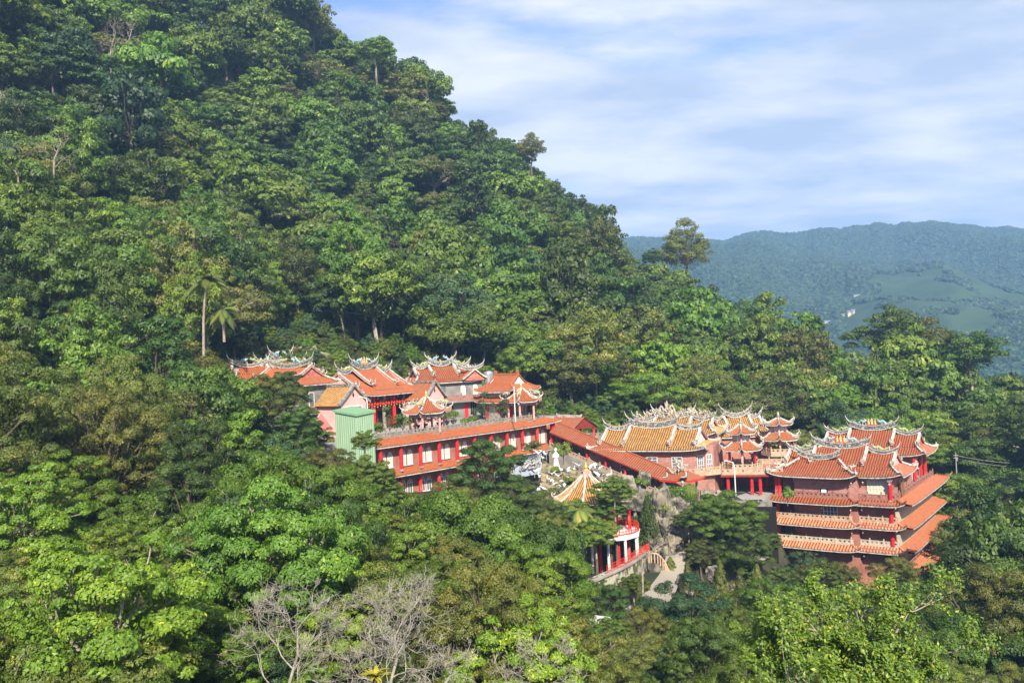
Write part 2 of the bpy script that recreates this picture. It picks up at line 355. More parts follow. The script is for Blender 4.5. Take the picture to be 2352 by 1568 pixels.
def hit(px, py, y0=700.0):
    """where a sight line meets the far slope"""
    ys_ = np.arange(y0, 2500, 6.0); d = P(px, py, 1.0); g = far_blend(d.x*ys_, ys_); k = np.argmax(d.z*ys_ < g); Y_ = ys_[k]
    return Vector((d.x*Y_, Y_, float(g[k])))
def field_mask(x, y):
    m = np.full_like(x, -9.0)
    for (a, b, yy, rx, ry) in FIELDS:
        q = _F.setdefault((a, b), None) or _F.__setitem__((a, b), hit(a, b)) or _F[(a, b)]; m = np.maximum(m, 1-(((x-q.x)/rx)**2+((y-q.y)/ry)**2))
    return m
_F = {}
FIELDS = [(2120,668,0,80,100),(2085,645,0,60,60),(2300,690,0,42,190),(2190,700,0,50,60),(1990,700,0,40,40),(2040,730,0,60,40),(2240,745,0,50,40)]
M_hill = mat('hill_grass', (0.024,0.055,0.020), 0.95, (0.042,0.078,0.027), 0.03, noise_lo=.4, noise_hi=.6)
tag(mesh_grid('hills', X, Y, Z, M_hill), 'long blue hazed mountain across the valley', 'mountain', kind='structure')
# ---------------------------------------------------------------- foliage
def leaf_mesh(name, c, nrm, size, aspect, tint, m, droop=0.0, seed=0):
    """one four-cornered bent leaf (or leaf spray) per row of c"""
    g = np.random.RandomState(seed); n = len(c)
    nrm = nrm/np.maximum(np.linalg.norm(nrm, axis=1, keepdims=True), 1e-6)
    a = g.randn(n, 3); a -= (a*nrm).sum(1, keepdims=True)*nrm; a /= np.maximum(np.linalg.norm(a, axis=1, keepdims=True), 1e-6)
    a[:, 2] -= droop; a /= np.linalg.norm(a, axis=1, keepdims=True)
    b = np.cross(nrm, a); s = (size*g.uniform(0.65, 1.25, n))[:, None] if np.ndim(size) == 0 else (size*g.uniform(0.65, 1.25, n))[:, None]
    L = s*0.5; Wd = s*0.5*aspect
    v = np.stack([c-a*L, c+b*Wd-nrm*s*0.07, c+a*L, c-b*Wd-nrm*s*0.07], 1).reshape(-1, 3)
    me = bpy.data.meshes.new(name); me.vertices.add(4*n); me.vertices.foreach_set('co', v.ravel())
    me.loops.add(4*n); me.loops.foreach_set('vertex_index', np.arange(4*n)); me.polygons.add(n)
    me.polygons.foreach_set('loop_start', np.arange(0, 4*n, 4)); me.polygons.foreach_set('loop_total', np.full(n, 4)); me.update()
    at = me.attributes.new('tint', 'FLOAT', 'POINT'); at.data.foreach_set('value', np.repeat(np.clip(tint, 0, 1), 4).astype(np.float32))
    me.materials.append(m); return me
def crown_points(seed, R0, H0, ncl, per, flat=0.6, clump=0.3, spread=1.0, lop=0.15, bare=0.0, up=0.25, sep=0.62):
    """clump centres through a domed volume, then leaves over each clump's upper shell; crown centre at z 0"""
    g = np.random.RandomState(seed); cs = []
    k = 0
    while len(cs) < ncl and k < 6000:
        k += 1
        d = g.randn(3); d /= np.linalg.norm(d)
        if d[2] < -0.45: continue
        r = g.uniform(0.5, 1.12)**0.7
        lob = 1 + lop*math.sin(3*math.atan2(d[1], d[0])+seed) + lop*0.8*math.sin(5*math.atan2(d[1], d[0])+2*seed)
        p = np.array([d[0]*R0*lob, d[1]*R0*lob, d[2]*H0])*r
        cr = R0*clump*g.uniform(0.5, 1.45)
        if all(np.linalg.norm((p-q[0])*np.array([1, 1, 1.5])) > sep*(cr+q[1])/1.25 for q in cs): cs.append((p, cr))
    C_, N_, T_ = [], [], []
    for p, cr in cs:
        n = int(per*(cr/(R0*clump))**2)
        d = g.randn(n, 3); d[:, 2] = np.abs(d[:, 2])*1.0 - 0.35*g.rand(n)*2; d /= np.linalg.norm(d, axis=1, keepdims=True)
        rad = cr*(g.uniform(0.5, 1.0, n)**0.4)*(1+0.25*np.sin(4*np.arctan2(d[:, 1], d[:, 0])+p[0]*3)*np.cos(3*d[:, 2]+p[1]))
        c = p + d*rad[:, None]*np.array([1, 1, flat])
        out = c/np.array([R0, R0, H0]); nn = d*1.0 + out*0.2 + np.array([0, 0, up]) + g.randn(n, 3)*0.42
        t = np.clip(0.40 + g.uniform(-0.25, 0.25) + g.randn(n)*0.2, 0, 1)
        C_.append(c); N_.append(nn); T_.append(t)
    # loose inner leaves so that the crown is not hollow
    n = int(per*ncl*0.12); d = g.randn(n, 3); d /= np.linalg.norm(d, axis=1, keepdims=True)
    C_.append(d*(g.rand(n, 1)**0.33)*0.75*np.array([R0, R0, H0])); N_.append(g.randn(n, 3)); T_.append(g.rand(n)*0.4)
    return np.concatenate(C_), np.concatenate(N_), np.concatenate(T_), cs
def limbs(seed, cs, H, cz, r0, lean=(0, 0), n=6, share=1.0):
    """trunk from the ground to the crown and a limb out to many clumps"""
    g = random.Random(seed); mb = MB(); top = Vector((lean[0], lean[1], cz*0.8))
    tr = [Vector((0, 0, -1.5)), Vector((lean[0]*.2+g.uniform(-.2,.2), lean[1]*.2, cz*.3)), Vector((lean[0]*.55+g.uniform(-.3,.3), lean[1]*.5+g.uniform(-.3,.3), cz*.58)), top]
    mb.tube(tr, [r0*1.3, r0, r0*.85, r0*.6], n)
    for i, (p, cr) in enumerate(cs):
        if g.random() > share: continue
        q = Vector((p[0], p[1], p[2]+cz)); a = tr[2].lerp(top, g.random())
        mid = a.lerp(q, 0.5) + Vector((g.uniform(-.5,.5), g.uniform(-.5,.5), g.uniform(-.2,.6)))
        mb.tube([a, mid, q], [r0*.38, r0*.24, r0*.08], 5, cap=False)
        for _ in range(2):
            e = q + Vector((g.uniform(-1,1), g.uniform(-1,1), g.uniform(0,.8)))*cr*0.9
            mb.tube([mid.lerp(q, g.uniform(.2,.8)), e], [r0*.12, r0*.03], 4, cap=False)
    return mb
BARK = mat('bark', (0.16,0.125,0.09), 0.9, (0.08,0.062,0.045), 4.0, bump=0.5, bscale=8, stretch=(1,1,.2))
PALEBARK = mat('pale_bark', (0.36,0.31,0.25), 0.85, (0.22,0.18,0.14), 3.0, bump=0.4, bscale=9)
DEADWOOD = mat('weathered_deadwood', (0.36,0.335,0.285), 0.85, (0.19,0.165,0.13), 2.0, bump=0.4, bscale=9)
LM = {
 'dark':  leaf_mat('leaves_dark_green', (0.022,0.060,0.010), (0.060,0.135,0.020), (0.13,0.22,0.03)),
 'mid':   leaf_mat('leaves_fresh_green', (0.038,0.095,0.010), (0.095,0.200,0.022), (0.19,0.29,0.03)),
 'olive': leaf_mat('leaves_olive', (0.044,0.082,0.014), (0.118,0.172,0.028), (0.24,0.25,0.05)),
 'lime':  leaf_mat('leaves_yellow_green', (0.052,0.125,0.010), (0.125,0.245,0.020), (0.28,0.36,0.03)),
 'blue':  leaf_mat('leaves_blue_green', (0.018,0.062,0.024), (0.050,0.125,0.042), (0.10,0.18,0.06)),
 'rust':  leaf_mat('leaves_with_rusty_tips', (0.044,0.092,0.014), (0.115,0.180,0.026), (0.34,0.22,0.06)),
}
TONE = {'dark':'dark green','mid':'fresh green','olive':'olive green','lime':'yellow green','blue':'blue green','rust':'rusty tipped'}
PROTO = []     # (kind, class, crown mesh, trunk mesh, radius, height of crown centre)
def proto(kind, lod, seed, R0, H0, ncl, per, size, aspect, flat, clump, **kw):
    if lod == 'near': ncl = int(ncl*1.5); clump *= .74; per = int(per*.72); kw['sep'] = .78
    c, n, t, cs = crown_points(seed, R0, H0, ncl, per, flat, clump, **kw)
    me = leaf_mesh('crown', c, n, size, aspect, t, LM[kind], droop=0.25, seed=seed)
    cz = H0*0.75+3.4
    me.transform(Matrix.Translation((0, 0, cz)))
    tb = limbs(seed, cs, 0, cz, 0.24 if R0 > 3 else 0.14, (random.Random(seed).uniform(-1,1), random.Random(seed+1).uniform(-1,1)), share=0.7)
    tm = bpy.data.meshes.new('trunk'); tm.from_pydata(tb.v, [], tb.f); tm.materials.append(PALEBARK if seed % 3 == 0 else BARK); tm.update()
    PROTO.append(dict(kind=kind, lod=lod, crown=me, trunk=tm, r=R0, h=H0, cz=cz))
sd_ = 10
for lod, mul, sz in (('near', 8.0, 0.34), ('mid', 2.0, 0.64), ('far', 0.8, 1.08)):
    for kind, R0, H0, ncl, per, size, asp, flat, clump in (
        ('dark', 4.6, 4.2, 34, 170, 0.50, 0.55, 0.55, 0.30), ('mid', 4.8, 3.6, 30, 190, 0.55, 0.60, 0.50, 0.33), ('olive', 4.2, 4.0, 40, 150, 0.42, 0.50, 0.65, 0.26),
        ('blue', 4.4, 4.6, 30, 180, 0.50, 0.60, 0.70, 0.32), ('lime', 3.8, 3.4, 26, 170, 0.52, 0.60, 0.55, 0.34), ('rust', 4.4, 3.4, 38, 150, 0.45, 0.50, 0.50, 0.28),
        ('dark', 3.3, 6.0, 34, 150, 0.50, 0.55, 0.75, 0.34), ('olive', 6.2, 1.9, 46, 130, 0.42, 0.50, 0.35, 0.22), ('mid', 5.6, 3.4, 18, 340, 0.60, 0.65, 0.62, 0.42), ('lime', 4.4, 2.6, 40, 120, 0.50, 0.35, 0.45, 0.24),
        ('dark', 5.4, 3.2, 30, 210, 0.50, 0.55, 0.42, 0.32), ('mid', 3.9, 4.8, 36, 150, 0.50, 0.55, 0.70, 0.28)):
        sd_ += 1
        proto(kind, lod, sd_, R0, H0, int(ncl*1.7), int(per*mul/1.45), size*sz, asp, flat, clump*.76)
def pick(kind, lod, g):
    L_ = [p for p in PROTO if p['kind'] == kind and p['lod'] == lod]; return g.choice(L_)
def plant(p, loc, s, rz, label, group=None, name=None, cat='tree', sz=1.0):
    e = empty(name or 'broadleaf_tree', loc, rz, label, cat, group, scale=(s, s, s*sz))
    for nm, me in (('crown', p['crown']), ('trunk', p['trunk'])):
        o = bpy.data.objects.new(nm, me); link(o); o.parent = e
    return e
# where the temple must stay open to view: screen outline and the nearest distance at which trees may stand in it
OPEN = [([(1440,440),(1700,440),(1680,625),(1600,612),(1500,605),(1446,560)], 600), ([(1930,560),(1990,560),(2000,760),(1975,800),(1945,790)], 600),
 ([(548,800),(1130,790),(1260,850),(1350,930),(1640,920),(1850,940),(2150,985),(2185,1090),(2190,1260),(2110,1370),(1760,1300),(1740,1130),(1600,1130),(1530,1160),(1400,1110),(1260,1090),(1230,1130),(930,1130),(870,1030),(755,1030),(715,975),(680,890),(600,860),(548,850)], 196),
 ([(1380,1180),(1470,1180),(1600,1110),(1740,1130),(1580,1290),(1700,1320),(1590,1370),(1520,1450),(1450,1450),(1310,1390),(1390,1280)], 135),
 ([(1260,1060),(1450,1090),(1500,1300),(1360,1330),(1260,1180)], 140),
 ([(540,1310),(1000,1280),(1330,1330),(1340,1590),(520,1590)], 51),
 ([(650,760),(900,760),(960,840),(640,840)], 189)]
def inside(poly, x, y):
    c = False; j = len(poly)-1
    for i in range(len(poly)):
        if (poly[i][1] > y) != (poly[j][1] > y) and x < (poly[j][0]-poly[i][0])*(y-poly[i][1])/(poly[j][1]-poly[i][1])+poly[i][0]: c = not c
        j = i
    return c
def blocks(x, y, z, r, h, cz, slack=0):
    """would a crown of radius r standing here hide the temple?"""
    h_ = h
    for dx, dz in ((0, cz+h), (0, cz), (-.85*r, cz), (.85*r, cz), (-.7*r, cz+.7*h), (.7*r, cz+.7*h), (0, cz-h), (0, 0)):
        a, b = proj((x+dx, y, z+dz))
        for poly, yy in OPEN:
            if y+(slack if yy == 196 else 0) < yy and (not slack or yy != 189) and inside(poly, a, b): return True
    return False
NOGROW = [(-20,162.5,R(47),26,16),(30,163,R(-24),17,15),(63,158,R(-36),13,18),(47,168,R(-30),10,12),(16,146,R(-40),12,9),(22,134,0,10,8)]
def forbidden(x, y):
    for cx, cy, rot, a, b in NOGROW:
        dx = x-cx; dy = y-cy; c = math.cos(rot); s = math.sin(rot)
        if abs(dx*c+dy*s) < a and abs(-dx*s+dy*c) < b: return True
    return False
FG = random.Random(77)
def scatter():
    out = []
    g = FG; y = 34.0
    while y < 470:
        st = 4.6 if y < 110 else (6.0 if y < 260 else 6.8)
        x = -0.70*y-14
        while x < 0.70*y+14:
            X_ = x+g.uniform(-.48, .48)*st; Y_ = y+g.uniform(-.48, .48)*st
            out.append((X_, Y_)); x += st
        y += st
    A = np.array(out); Z_ = ground(A[:, 0], A[:, 1])
    e = 2.0; gx = (ground(A[:, 0]+e, A[:, 1])-ground(A[:, 0]-e, A[:, 1]))/(2*e)
    pr = projn(np.c_[A, Z_+7]); res = []
    zone = vnoise(A[:, 0]+500, A[:, 1], 26, 8); zone2 = vnoise(A[:, 0]+900, A[:, 1], 17, 12)
    for i in range(len(A)):
        X_, Y_, Zz = A[i, 0], A[i, 1], Z_[i]
        if not (-140 < pr[i, 0] < 2490 and -260 < pr[i, 1] < 1800): continue
        if forbidden(X_, Y_): continue
        # tree kinds run in patches
        q = zone[i]+g.uniform(-.45, .45); q2 = zone2[i]
        kind = 'dark' if q < -.35 else 'blue' if q < -.27 else 'mid' if q < .22 else 'olive' if q < .5 else 'lime'
        if kind == 'olive' and q2 > .35: kind = 'rust'
        if kind == 'lime' and Y_ > 230: kind = 'mid'
        if Y_ < 66 and X_ < 0 and kind in ('blue', 'dark'): kind = g.choice(['rust', 'mid', 'olive', 'lime', 'mid'])
        if X_ < 6 and Y_ < 112 and g.random() < (.8 if Y_ < 80 else .45): kind = g.choice(['lime', 'olive', 'lime', 'rust'])
        s = (0.58+1.05*g.random()**1.7)*(0.8 if Y_ < 70 else 1.0 if Y_ < 165 else 1.22)
        if X_ > 5 and Y_ < 130 and X_ < 45: s *= 0.62
        lod = 'near' if Y_ < 100 else 'mid' if Y_ < 215 else 'far'
        p = pick(kind, lod, g)
        sz = g.uniform(.8, 1.45)
        # shrink once before giving up where it would hide the buildings
        ok = False
        for k in (1.0, 0.7, 0.48):
            if not blocks(X_, Y_, Zz, p['r']*s*k*1.08, p['h']*s*k*sz*1.08, p['cz']*s*k*sz): ok = True; s *= k; break
        if not ok: continue
        if g.random() < 0.08: continue
        res.append([X_, Y_, Zz, s, g.uniform(0, 6.28), p, pr[i, 0], pr[i, 1], sz])
    return res
TREES = scatter()

def understory():
    """low growth that closes the forest floor"""
    g = random.Random(5); out = []; y = 34.0
    while y < 400:
        st = 2.7 if y < 210 else 3.9; x = -0.68*y-10
        while x < 0.68*y+10:
            out.append((x+g.uniform(-.5, .5)*st, y+g.uniform(-.5, .5)*st)); x += st
        y += st
    A = np.array(out); Z_ = ground(A[:, 0], A[:, 1]); pr = projn(np.c_[A, Z_+2]); res = []
    for i in range(len(A)):
        if not (-60 < pr[i, 0] < 2412 and -120 < pr[i, 1] < 1700): continue
        X_, Y_, Zz = A[i, 0], A[i, 1], Z_[i]
        if forbidden(X_, Y_): continue
        p = pick(g.choice(['dark', 'mid', 'olive', 'mid', 'blue', 'lime'] if Y_ < 210 else ['dark', 'mid', 'olive', 'dark']), 'mid' if Y_ < 210 else 'far', g); s = g.uniform(.24, .46)
        if blocks(X_, Y_, Zz-p['cz']*s*.55, p['r']*s, p['h']*s*1.4, p['cz']*s*1.4, 22): 
            s *= .5
            if blocks(X_, Y_, Zz-p['cz']*s*.55, p['r']*s, p['h']*s*1.4, p['cz']*s*1.4, 22): continue
        res.append([X_, Y_, Zz-p['cz']*s*.55, s, g.uniform(0, 6.28), p, pr[i, 0], pr[i, 1], g.uniform(.9, 1.5)])
    return res
UNDER = understory()
# ---------------------------------------------------------------- temple materials
T_OR = tile_mat('orange_tiles', (0.43,0.122,0.042), (0.30,0.083,0.032), (0.24,0.13,0.06), 0.5)
T_RED = tile_mat('red_orange_tiles', (0.36,0.100,0.038), (0.26,0.070,0.030), (0.25,0.16,0.08), 0.55)
T_OLD = tile_mat('weathered_tiles', (0.46,0.15,0.055), (0.34,0.10,0.04), (0.28,0.22,0.12), 0.5)
T_PALE = tile_mat('faded_tiles', (0.62,0.26,0.14), (0.48,0.16,0.07), (0.58,0.40,0.26), 0.5)
T_YEL = tile_mat('yellow_tiles', (0.50,0.29,0.085), (0.34,0.175,0.05), (0.20,0.13,0.05), 0.55)
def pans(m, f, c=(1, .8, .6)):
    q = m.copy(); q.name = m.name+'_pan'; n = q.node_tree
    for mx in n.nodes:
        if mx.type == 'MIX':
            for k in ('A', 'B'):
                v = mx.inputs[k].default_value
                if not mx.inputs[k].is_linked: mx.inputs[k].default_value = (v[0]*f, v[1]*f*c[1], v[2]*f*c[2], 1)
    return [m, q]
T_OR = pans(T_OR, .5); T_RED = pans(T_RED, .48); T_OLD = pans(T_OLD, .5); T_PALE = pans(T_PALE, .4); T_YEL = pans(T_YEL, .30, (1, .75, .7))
T_GRN = mat('green_roof_sheet', (0.25,0.42,0.24), 0.5, (0.20,0.36,0.2), 1.0)
M_BRICK = brick_mat('pink_brick', (0.31,0.12,0.09), (0.43,0.205,0.165), (0.50,0.31,0.26), 0.5, 0.2)
M_BRICK2 = brick_mat('rose_brick', (0.31,0.115,0.08), (0.38,0.155,0.11), (0.42,0.22,0.17), 0.4, 0.15)
M_GREY = brick_mat('grey_brick', (0.20,0.195,0.19), (0.26,0.25,0.24), (0.32,0.31,0.3), 0.7, 0.24)
M_PINKW = mat('pink_stucco', (0.70,0.42,0.38), 0.85, (0.55,0.33,0.30), 0.8, noise_lo=.4, noise_hi=.75)
M_WHITEW = mat('white_plaster', (0.76,0.73,0.68), 0.85, (0.55,0.52,0.47), 0.9, noise_lo=.45, noise_hi=.8)
M_CREAM = mat('cream_plaster', (0.62,0.55,0.38), 0.85, (0.5,0.42,0.28), 0.9)
M_BEIGE = mat('beige_wall', (0.52,0.45,0.33), 0.85, (0.40,0.34,0.25), 1.2)
M_CRED = mat('red_column_paint', (0.48,0.020,0.022), 0.45, (0.62,0.16,0.13), 1.3, noise_lo=.55, noise_hi=.8, stretch=(1,1,.35))
M_PCOL = mat('pink_column_paint', (0.66,0.22,0.22), 0.6, (0.72,0.42,0.4), 1.5)
M_DRED = mat('dark_red_wood', (0.18,0.02,0.016), 0.6, (0.26,0.035,0.03), 2.0)
M_BRED = mat('bright_red_paint', (0.62,0.03,0.02), 0.5)
M_TRIM = mat('aged_white_trim', (0.55,0.52,0.46), 0.8, (0.24,0.23,0.20), 2.2, noise_lo=.42, noise_hi=.68)
M_DTRIM = mat('grey_weathered_trim', (0.34,0.33,0.30), 0.85, (0.16,0.15,0.14), 2.0)
M_RTRIM = mat('red_painted_verge', (0.42,0.09,0.06), 0.7, (0.5,0.22,0.17), 2.0)
M_STONE = mat('old_stone', (0.30,0.27,0.22), 0.9, (0.17,0.155,0.13), 1.8, bump=.3, bscale=8)
M_BROWN = mat('brown_cast_stone', (0.36,0.17,0.13), 0.85, (0.24,0.11,0.085), 1.8)
M_BUFF = mat('buff_cast_stone', (0.50,0.37,0.25), 0.85, (0.36,0.25,0.17), 1.8)
M_PALEST = mat('pale_cast_stone', (0.52,0.48,0.38), 0.85, (0.40,0.33,0.25), 1.8)
M_CARVE = carve_mat('carved_ridge_work', [(0.10,0.12,0.10),(0.42,0.40,0.34),(0.16,0.22,0.18),(0.30,0.20,0.15),(0.09,0.12,0.17),(0.5,0.47,0.40)], 4.5)
M_FIG = carve_mat('ceramic_figures', [(0.55,0.50,0.40),(0.20,0.24,0.22),(0.55,0.36,0.14),(0.66,0.62,0.54),(0.45,0.14,0.09),(0.16,0.30,0.26)], 5.5)
M_PALE = carve_mat('pale_ceramic', [(0.66,0.62,0.54),(0.58,0.50,0.36),(0.42,0.42,0.38),(0.60,0.40,0.22)], 4.5, (0.16,0.14,0.12))
M_DGRN = mat('green_glaze', (0.22,0.38,0.10), 0.35, (0.48,0.46,0.26), 3.0)
M_DBLU = mat('blue_glaze', (0.10,0.34,0.46), 0.35, (0.44,0.50,0.50), 3.0)
M_DYEL = mat('amber_glaze', (0.62,0.36,0.08), 0.35, (0.6,0.5,0.3), 3.0)
M_BRKT = carve_mat('painted_brackets', [(0.62,0.46,0.42),(0.70,0.66,0.6),(0.5,0.25,0.22),(0.3,0.34,0.34)], 4.0)
M_GOLD = mat('gold_paint', (0.70,0.48,0.12), 0.35, metal=0.4)
M_PANE = mat('dull_glass', (0.10,0.115,0.12), 0.15, (0.16,0.17,0.17), 1.0, spec=.6)
M_CURT = mat('drawn_curtain', (0.66,0.64,0.55), 0.9, (0.45,0.44,0.38), 3.0, stretch=(4,4,.3))
M_FRAME = mat('white_window_frame', (0.72,0.72,0.70), 0.5)
M_YFR = mat('cream_window_frame', (0.66,0.60,0.36), 0.5)
M_BLUE = mat('blue_grey_frame', (0.40,0.46,0.55), 0.6)
M_CONC = mat('worn_concrete', (0.34,0.31,0.26), 0.95, (0.22,0.20,0.17), 0.5, bump=.2, bscale=4)
M_PAVE = mat('court_paving', (0.36,0.34,0.31), 0.9, (0.28,0.265,0.24), 0.4)
M_ROCK = mat('weathered_rockwork', (0.26,0.225,0.165), 0.95, (0.05,0.048,0.04), 0.9, bump=.9, bscale=2.5, noise_lo=.40, noise_hi=.60, detail=8)
M_BLK = mat('void_shade_black', (0.012,0.011,0.010), 0.95)  # deep shade of voids put into the colour; also black doors and panes
M_WHITE = mat('white_statue_paint', (0.66,0.65,0.62), 0.5, (0.62,0.62,0.6), 3.0)
M_WOOD = mat('brown_door_wood', (0.26,0.13,0.05), 0.7, (0.18,0.09,0.04), 3.0)
M_METAL = mat('galvanised_steel', (0.5,0.51,0.52), 0.35, metal=.7)
M_CLOTH = mat('white_cloth', (0.75,0.75,0.73), 0.9)
M_BLACK = mat('black_plastic', (0.02,0.02,0.022), 0.5)
M_TENT = mat('red_canvas', (0.62,0.12,0.12), 0.8); 
M_SPRED = mat('red_paper', (0.65,0.03,0.03), 0.7)

# ---------------------------------------------------------------- temple kit
def FR(cx=0, cy=0, a=0.0, z=0.0, sh=0.0):
    """frame: x along the eave, y outward from the wall, z up; a turns it about the building"""
    c, s = math.cos(a), math.sin(a)
    def f(x, y, zz): return (cx + x*c + y*s, cy + x*s - y*c, zz + z + sh*x)
    return f
def tile_slope(mb, F, wt, wb, yt, yb, zt, zb, up=(0, 0), pitch=0.42, amp=0.11, sag=1.25, rows=7, m=0, flare=0.0):
    if isinstance(wt, (int, float)): wt = (wt, wt)
    if isinstance(wb, (int, float)): wb = (wb, wb)
    L, Rr = -wb[0], wb[1]; n = max(1, int(round((Rr-L)/pitch))); p = (Rr-L)/n
    xs_ = []
    for i in range(n):
        for fx, h in ((0.0, 0.0), (0.2, 0.15), (0.36, 0.9), (0.64, 0.9), (0.8, 0.15)): xs_.append((L+(i+fx)*p, h))
    xs_.append((Rr, 0.0)); cols = []
    for x, h in xs_:
        w0, w1 = (wt[0], wb[0]) if x < 0 else (wt[1], wb[1]); ax = abs(x)
        t0 = 0.0 if ax <= w0 or w1 <= w0 else (ax-w0)/(w1-w0)
        t0 = min(t0, 0.995); col = []
        for r in range(rows+1):
            t = min(1.0, t0+(1-t0)*r/rows)
            z = zt+(zb-zt)*(1-(1-t)**sag)
            k = ax/max(w1, 0.01); u = up[0] if x < 0 else up[1]
            z += u*(k**6)*t*t + h*amp
            col.append(F(x, yt+(yb-yt)*t + flare*(k**6)*t, z))
        cols.append(col)
    vs = [v for c in cols for v in c]; R1 = rows+1
    fs = [(i*R1+r, (i+1)*R1+r, (i+1)*R1+r+1, i*R1+r+1) for i in range(len(cols)-1) for r in range(rows)]
    o = len(mb.v); mb.add(vs, fs, m)
    k = len(fs)
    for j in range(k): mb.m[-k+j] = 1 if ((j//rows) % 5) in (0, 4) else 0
def eave_pts(F, wb, y, z, up=(0, 0), n=18, flare=0.0):
    if isinstance(wb, (int, float)): wb = (wb, wb)
    out = []
    for i in range(n+1):
        x = -wb[0]+(wb[0]+wb[1])*i/n; k = abs(x)/max(wb[0] if x < 0 else wb[1], .01); u = up[0] if x < 0 else up[1]
        out.append((x, y+flare*k**6, z+u*k**6))
    return [F(*p) for p in out]
def sweep(mb, pts, w, h, m=0, taper=None, zoff=0.0):
    """upright rectangular section carried along pts"""
    P_ = [Vector(p)+Vector((0, 0, zoff)) for p in pts]; k = len(P_); vs = []
    for i, p in enumerate(P_):
        d = P_[min(i+1, k-1)]-P_[max(i-1, 0)]; s = Vector((-d.y, d.x, 0)); s = s.normalized() if s.length > 1e-5 else Vector((1, 0, 0))
        q = 1.0 if taper is None else taper[i]; a = s*(w/2*q)
        vs += [p-a, p+a, p+a+Vector((0, 0, h*q)), p-a+Vector((0, 0, h*q))]
    fs = [(0, 1, 2, 3), tuple((k-1)*4+j for j in (3, 2, 1, 0))]
    for i in range(k-1):
        for j in range(4): fs.append((i*4+j, i*4+(j+1) % 4, (i+1)*4+(j+1) % 4, (i+1)*4+j))
    mb.add(vs, fs, m)
def swallow_ridge(par, F, x0, x1, z0, h=0.75, c=1.1, tip=1.7, y=0.0, name='ridge', lean=1.0, tips=(1, 1), pw=2.2):
    """curved ridge with forked swallowtail ends: pale trims above and below a band of carving"""
    c *= .75; tip *= .66; mb = MB(); xm = (x0+x1)/2; w = (x1-x0)/2; n = 16
    pts = [F(xm+w*s, y, z0+c*abs(s)**pw) for s in [-1+2*i/n for i in range(n+1)]]
    sweep(mb, pts, 0.34, 0.13, 1); sweep(mb, pts, 0.22, h-0.25, 0, zoff=0.13); sweep(mb, pts, 0.36, 0.12, 1, zoff=h-0.12); sweep(mb, pts, 0.2, 0.05, 2, zoff=h+0.02)
    rg = random.Random(int(x0*31+z0*7))
    for i in range(int(w*5)):
        x = rg.uniform(-.92, .92); b_ = F(xm+w*x, y+rg.uniform(-.08, .08), z0+c*abs(x)**pw+h-.02); hh_ = rg.uniform(.15, .6)
        if rg.random() < .5: mb.blob((b_[0], b_[1], b_[2]+hh_*.4), (rg.uniform(.08, .17), rg.uniform(.08, .15), hh_*.5), i, 4, 6, 4)
        else: e_ = F(xm+w*x+rg.uniform(-.35, .35), y, z0+c*abs(x)**pw+h+hh_); mb.tube([b_, ((b_[0]+e_[0])/2+.08, (b_[1]+e_[1])/2, (b_[2]+e_[2])/2), e_], [.09, .07, .02], 5, 4)
    for sgn, on in ((-1, tips[0]), (1, tips[1])):
        if not on: continue
        xe = xm+sgn*w
        for hz, rr, ln in ((h-0.06, 0.13, 1.0), (0.06, 0.10, 0.8)):
            q = [F(xe+sgn*a*lean*tip, y, z0+c+hz+b*tip) for a, b in ((-.02, 0), (.16, .13), (.33, .34), (.46, .62), (.53, .95))]
            q = q if hz > .3 else [F(xe+sgn*a*lean*tip, y, z0+c+hz+b*tip) for a, b in ((-.02, 0), (.14, .08), (.26, .26), (.34, .5), (.38, .72))]
            mb.tube(q, [rr, rr*.85, rr*.65, rr*.42, rr*.12], 6, 1 if hz > .3 else 2)
    return mb.build(name, [M_CARVE, M_TRIM, M_DTRIM, M_RTRIM, M_FIG], par)
def verge(par, F, x, yt, zt, yb, zb, w=0.34, h=0.42, fig=True, curl=True, mb=None, sag=1.25, seed=0):
    """raised descending ridge along a gable edge with a curled foot and a clump of ceramic figures"""
    own = mb is None; mb = mb or MB(); n = 9; pts = []
    for i in range(n+1):
        t = i/n; pts.append(F(x, yt+(yb-yt)*t, zt+(zb-zt)*(1-(1-t)**sag)))
    sweep(mb, pts, w, h, 3); sweep(mb, pts, w+.1, .1, 1, zoff=h-.02); sweep(mb, pts, w+.14, .08, 1, zoff=.02)
    if curl:
        q = [F(x, yb+a, zb+b) for a, b in ((-.3, h), (.15, h*.9), (.5, h+.15), (.62, h+.5), (.45, h+.75))]
        mb.tube(q, [.14, .13, .11, .08, .03], 5, 1)
    if own: r = mb.build('verge_ridge', [M_CARVE, M_TRIM, M_DTRIM, M_RTRIM], par)
    if fig:
        fb = MB(); rg = random.Random(seed*7+int(abs(x)*10))
        for k in range(6):
            fx = x+rg.uniform(-.3, .3); fy = yb-.35+rg.uniform(-.35, .35); fz = zb+h*.5+rg.uniform(0, .8)
            fb.blob(F(fx, fy, fz), (rg.uniform(.14, .26), rg.uniform(.14, .26), rg.uniform(.18, .36)), rg.random(), 0, 6, 4)
        fb.lathe([(.2, 0), (.24, .3), (.13, .55), (.16, .7), (.05, .9)], 7, 0, F(x, yb-.3, zb+h))
        fb.build('figure_group', M_FIG, par)
    return mb
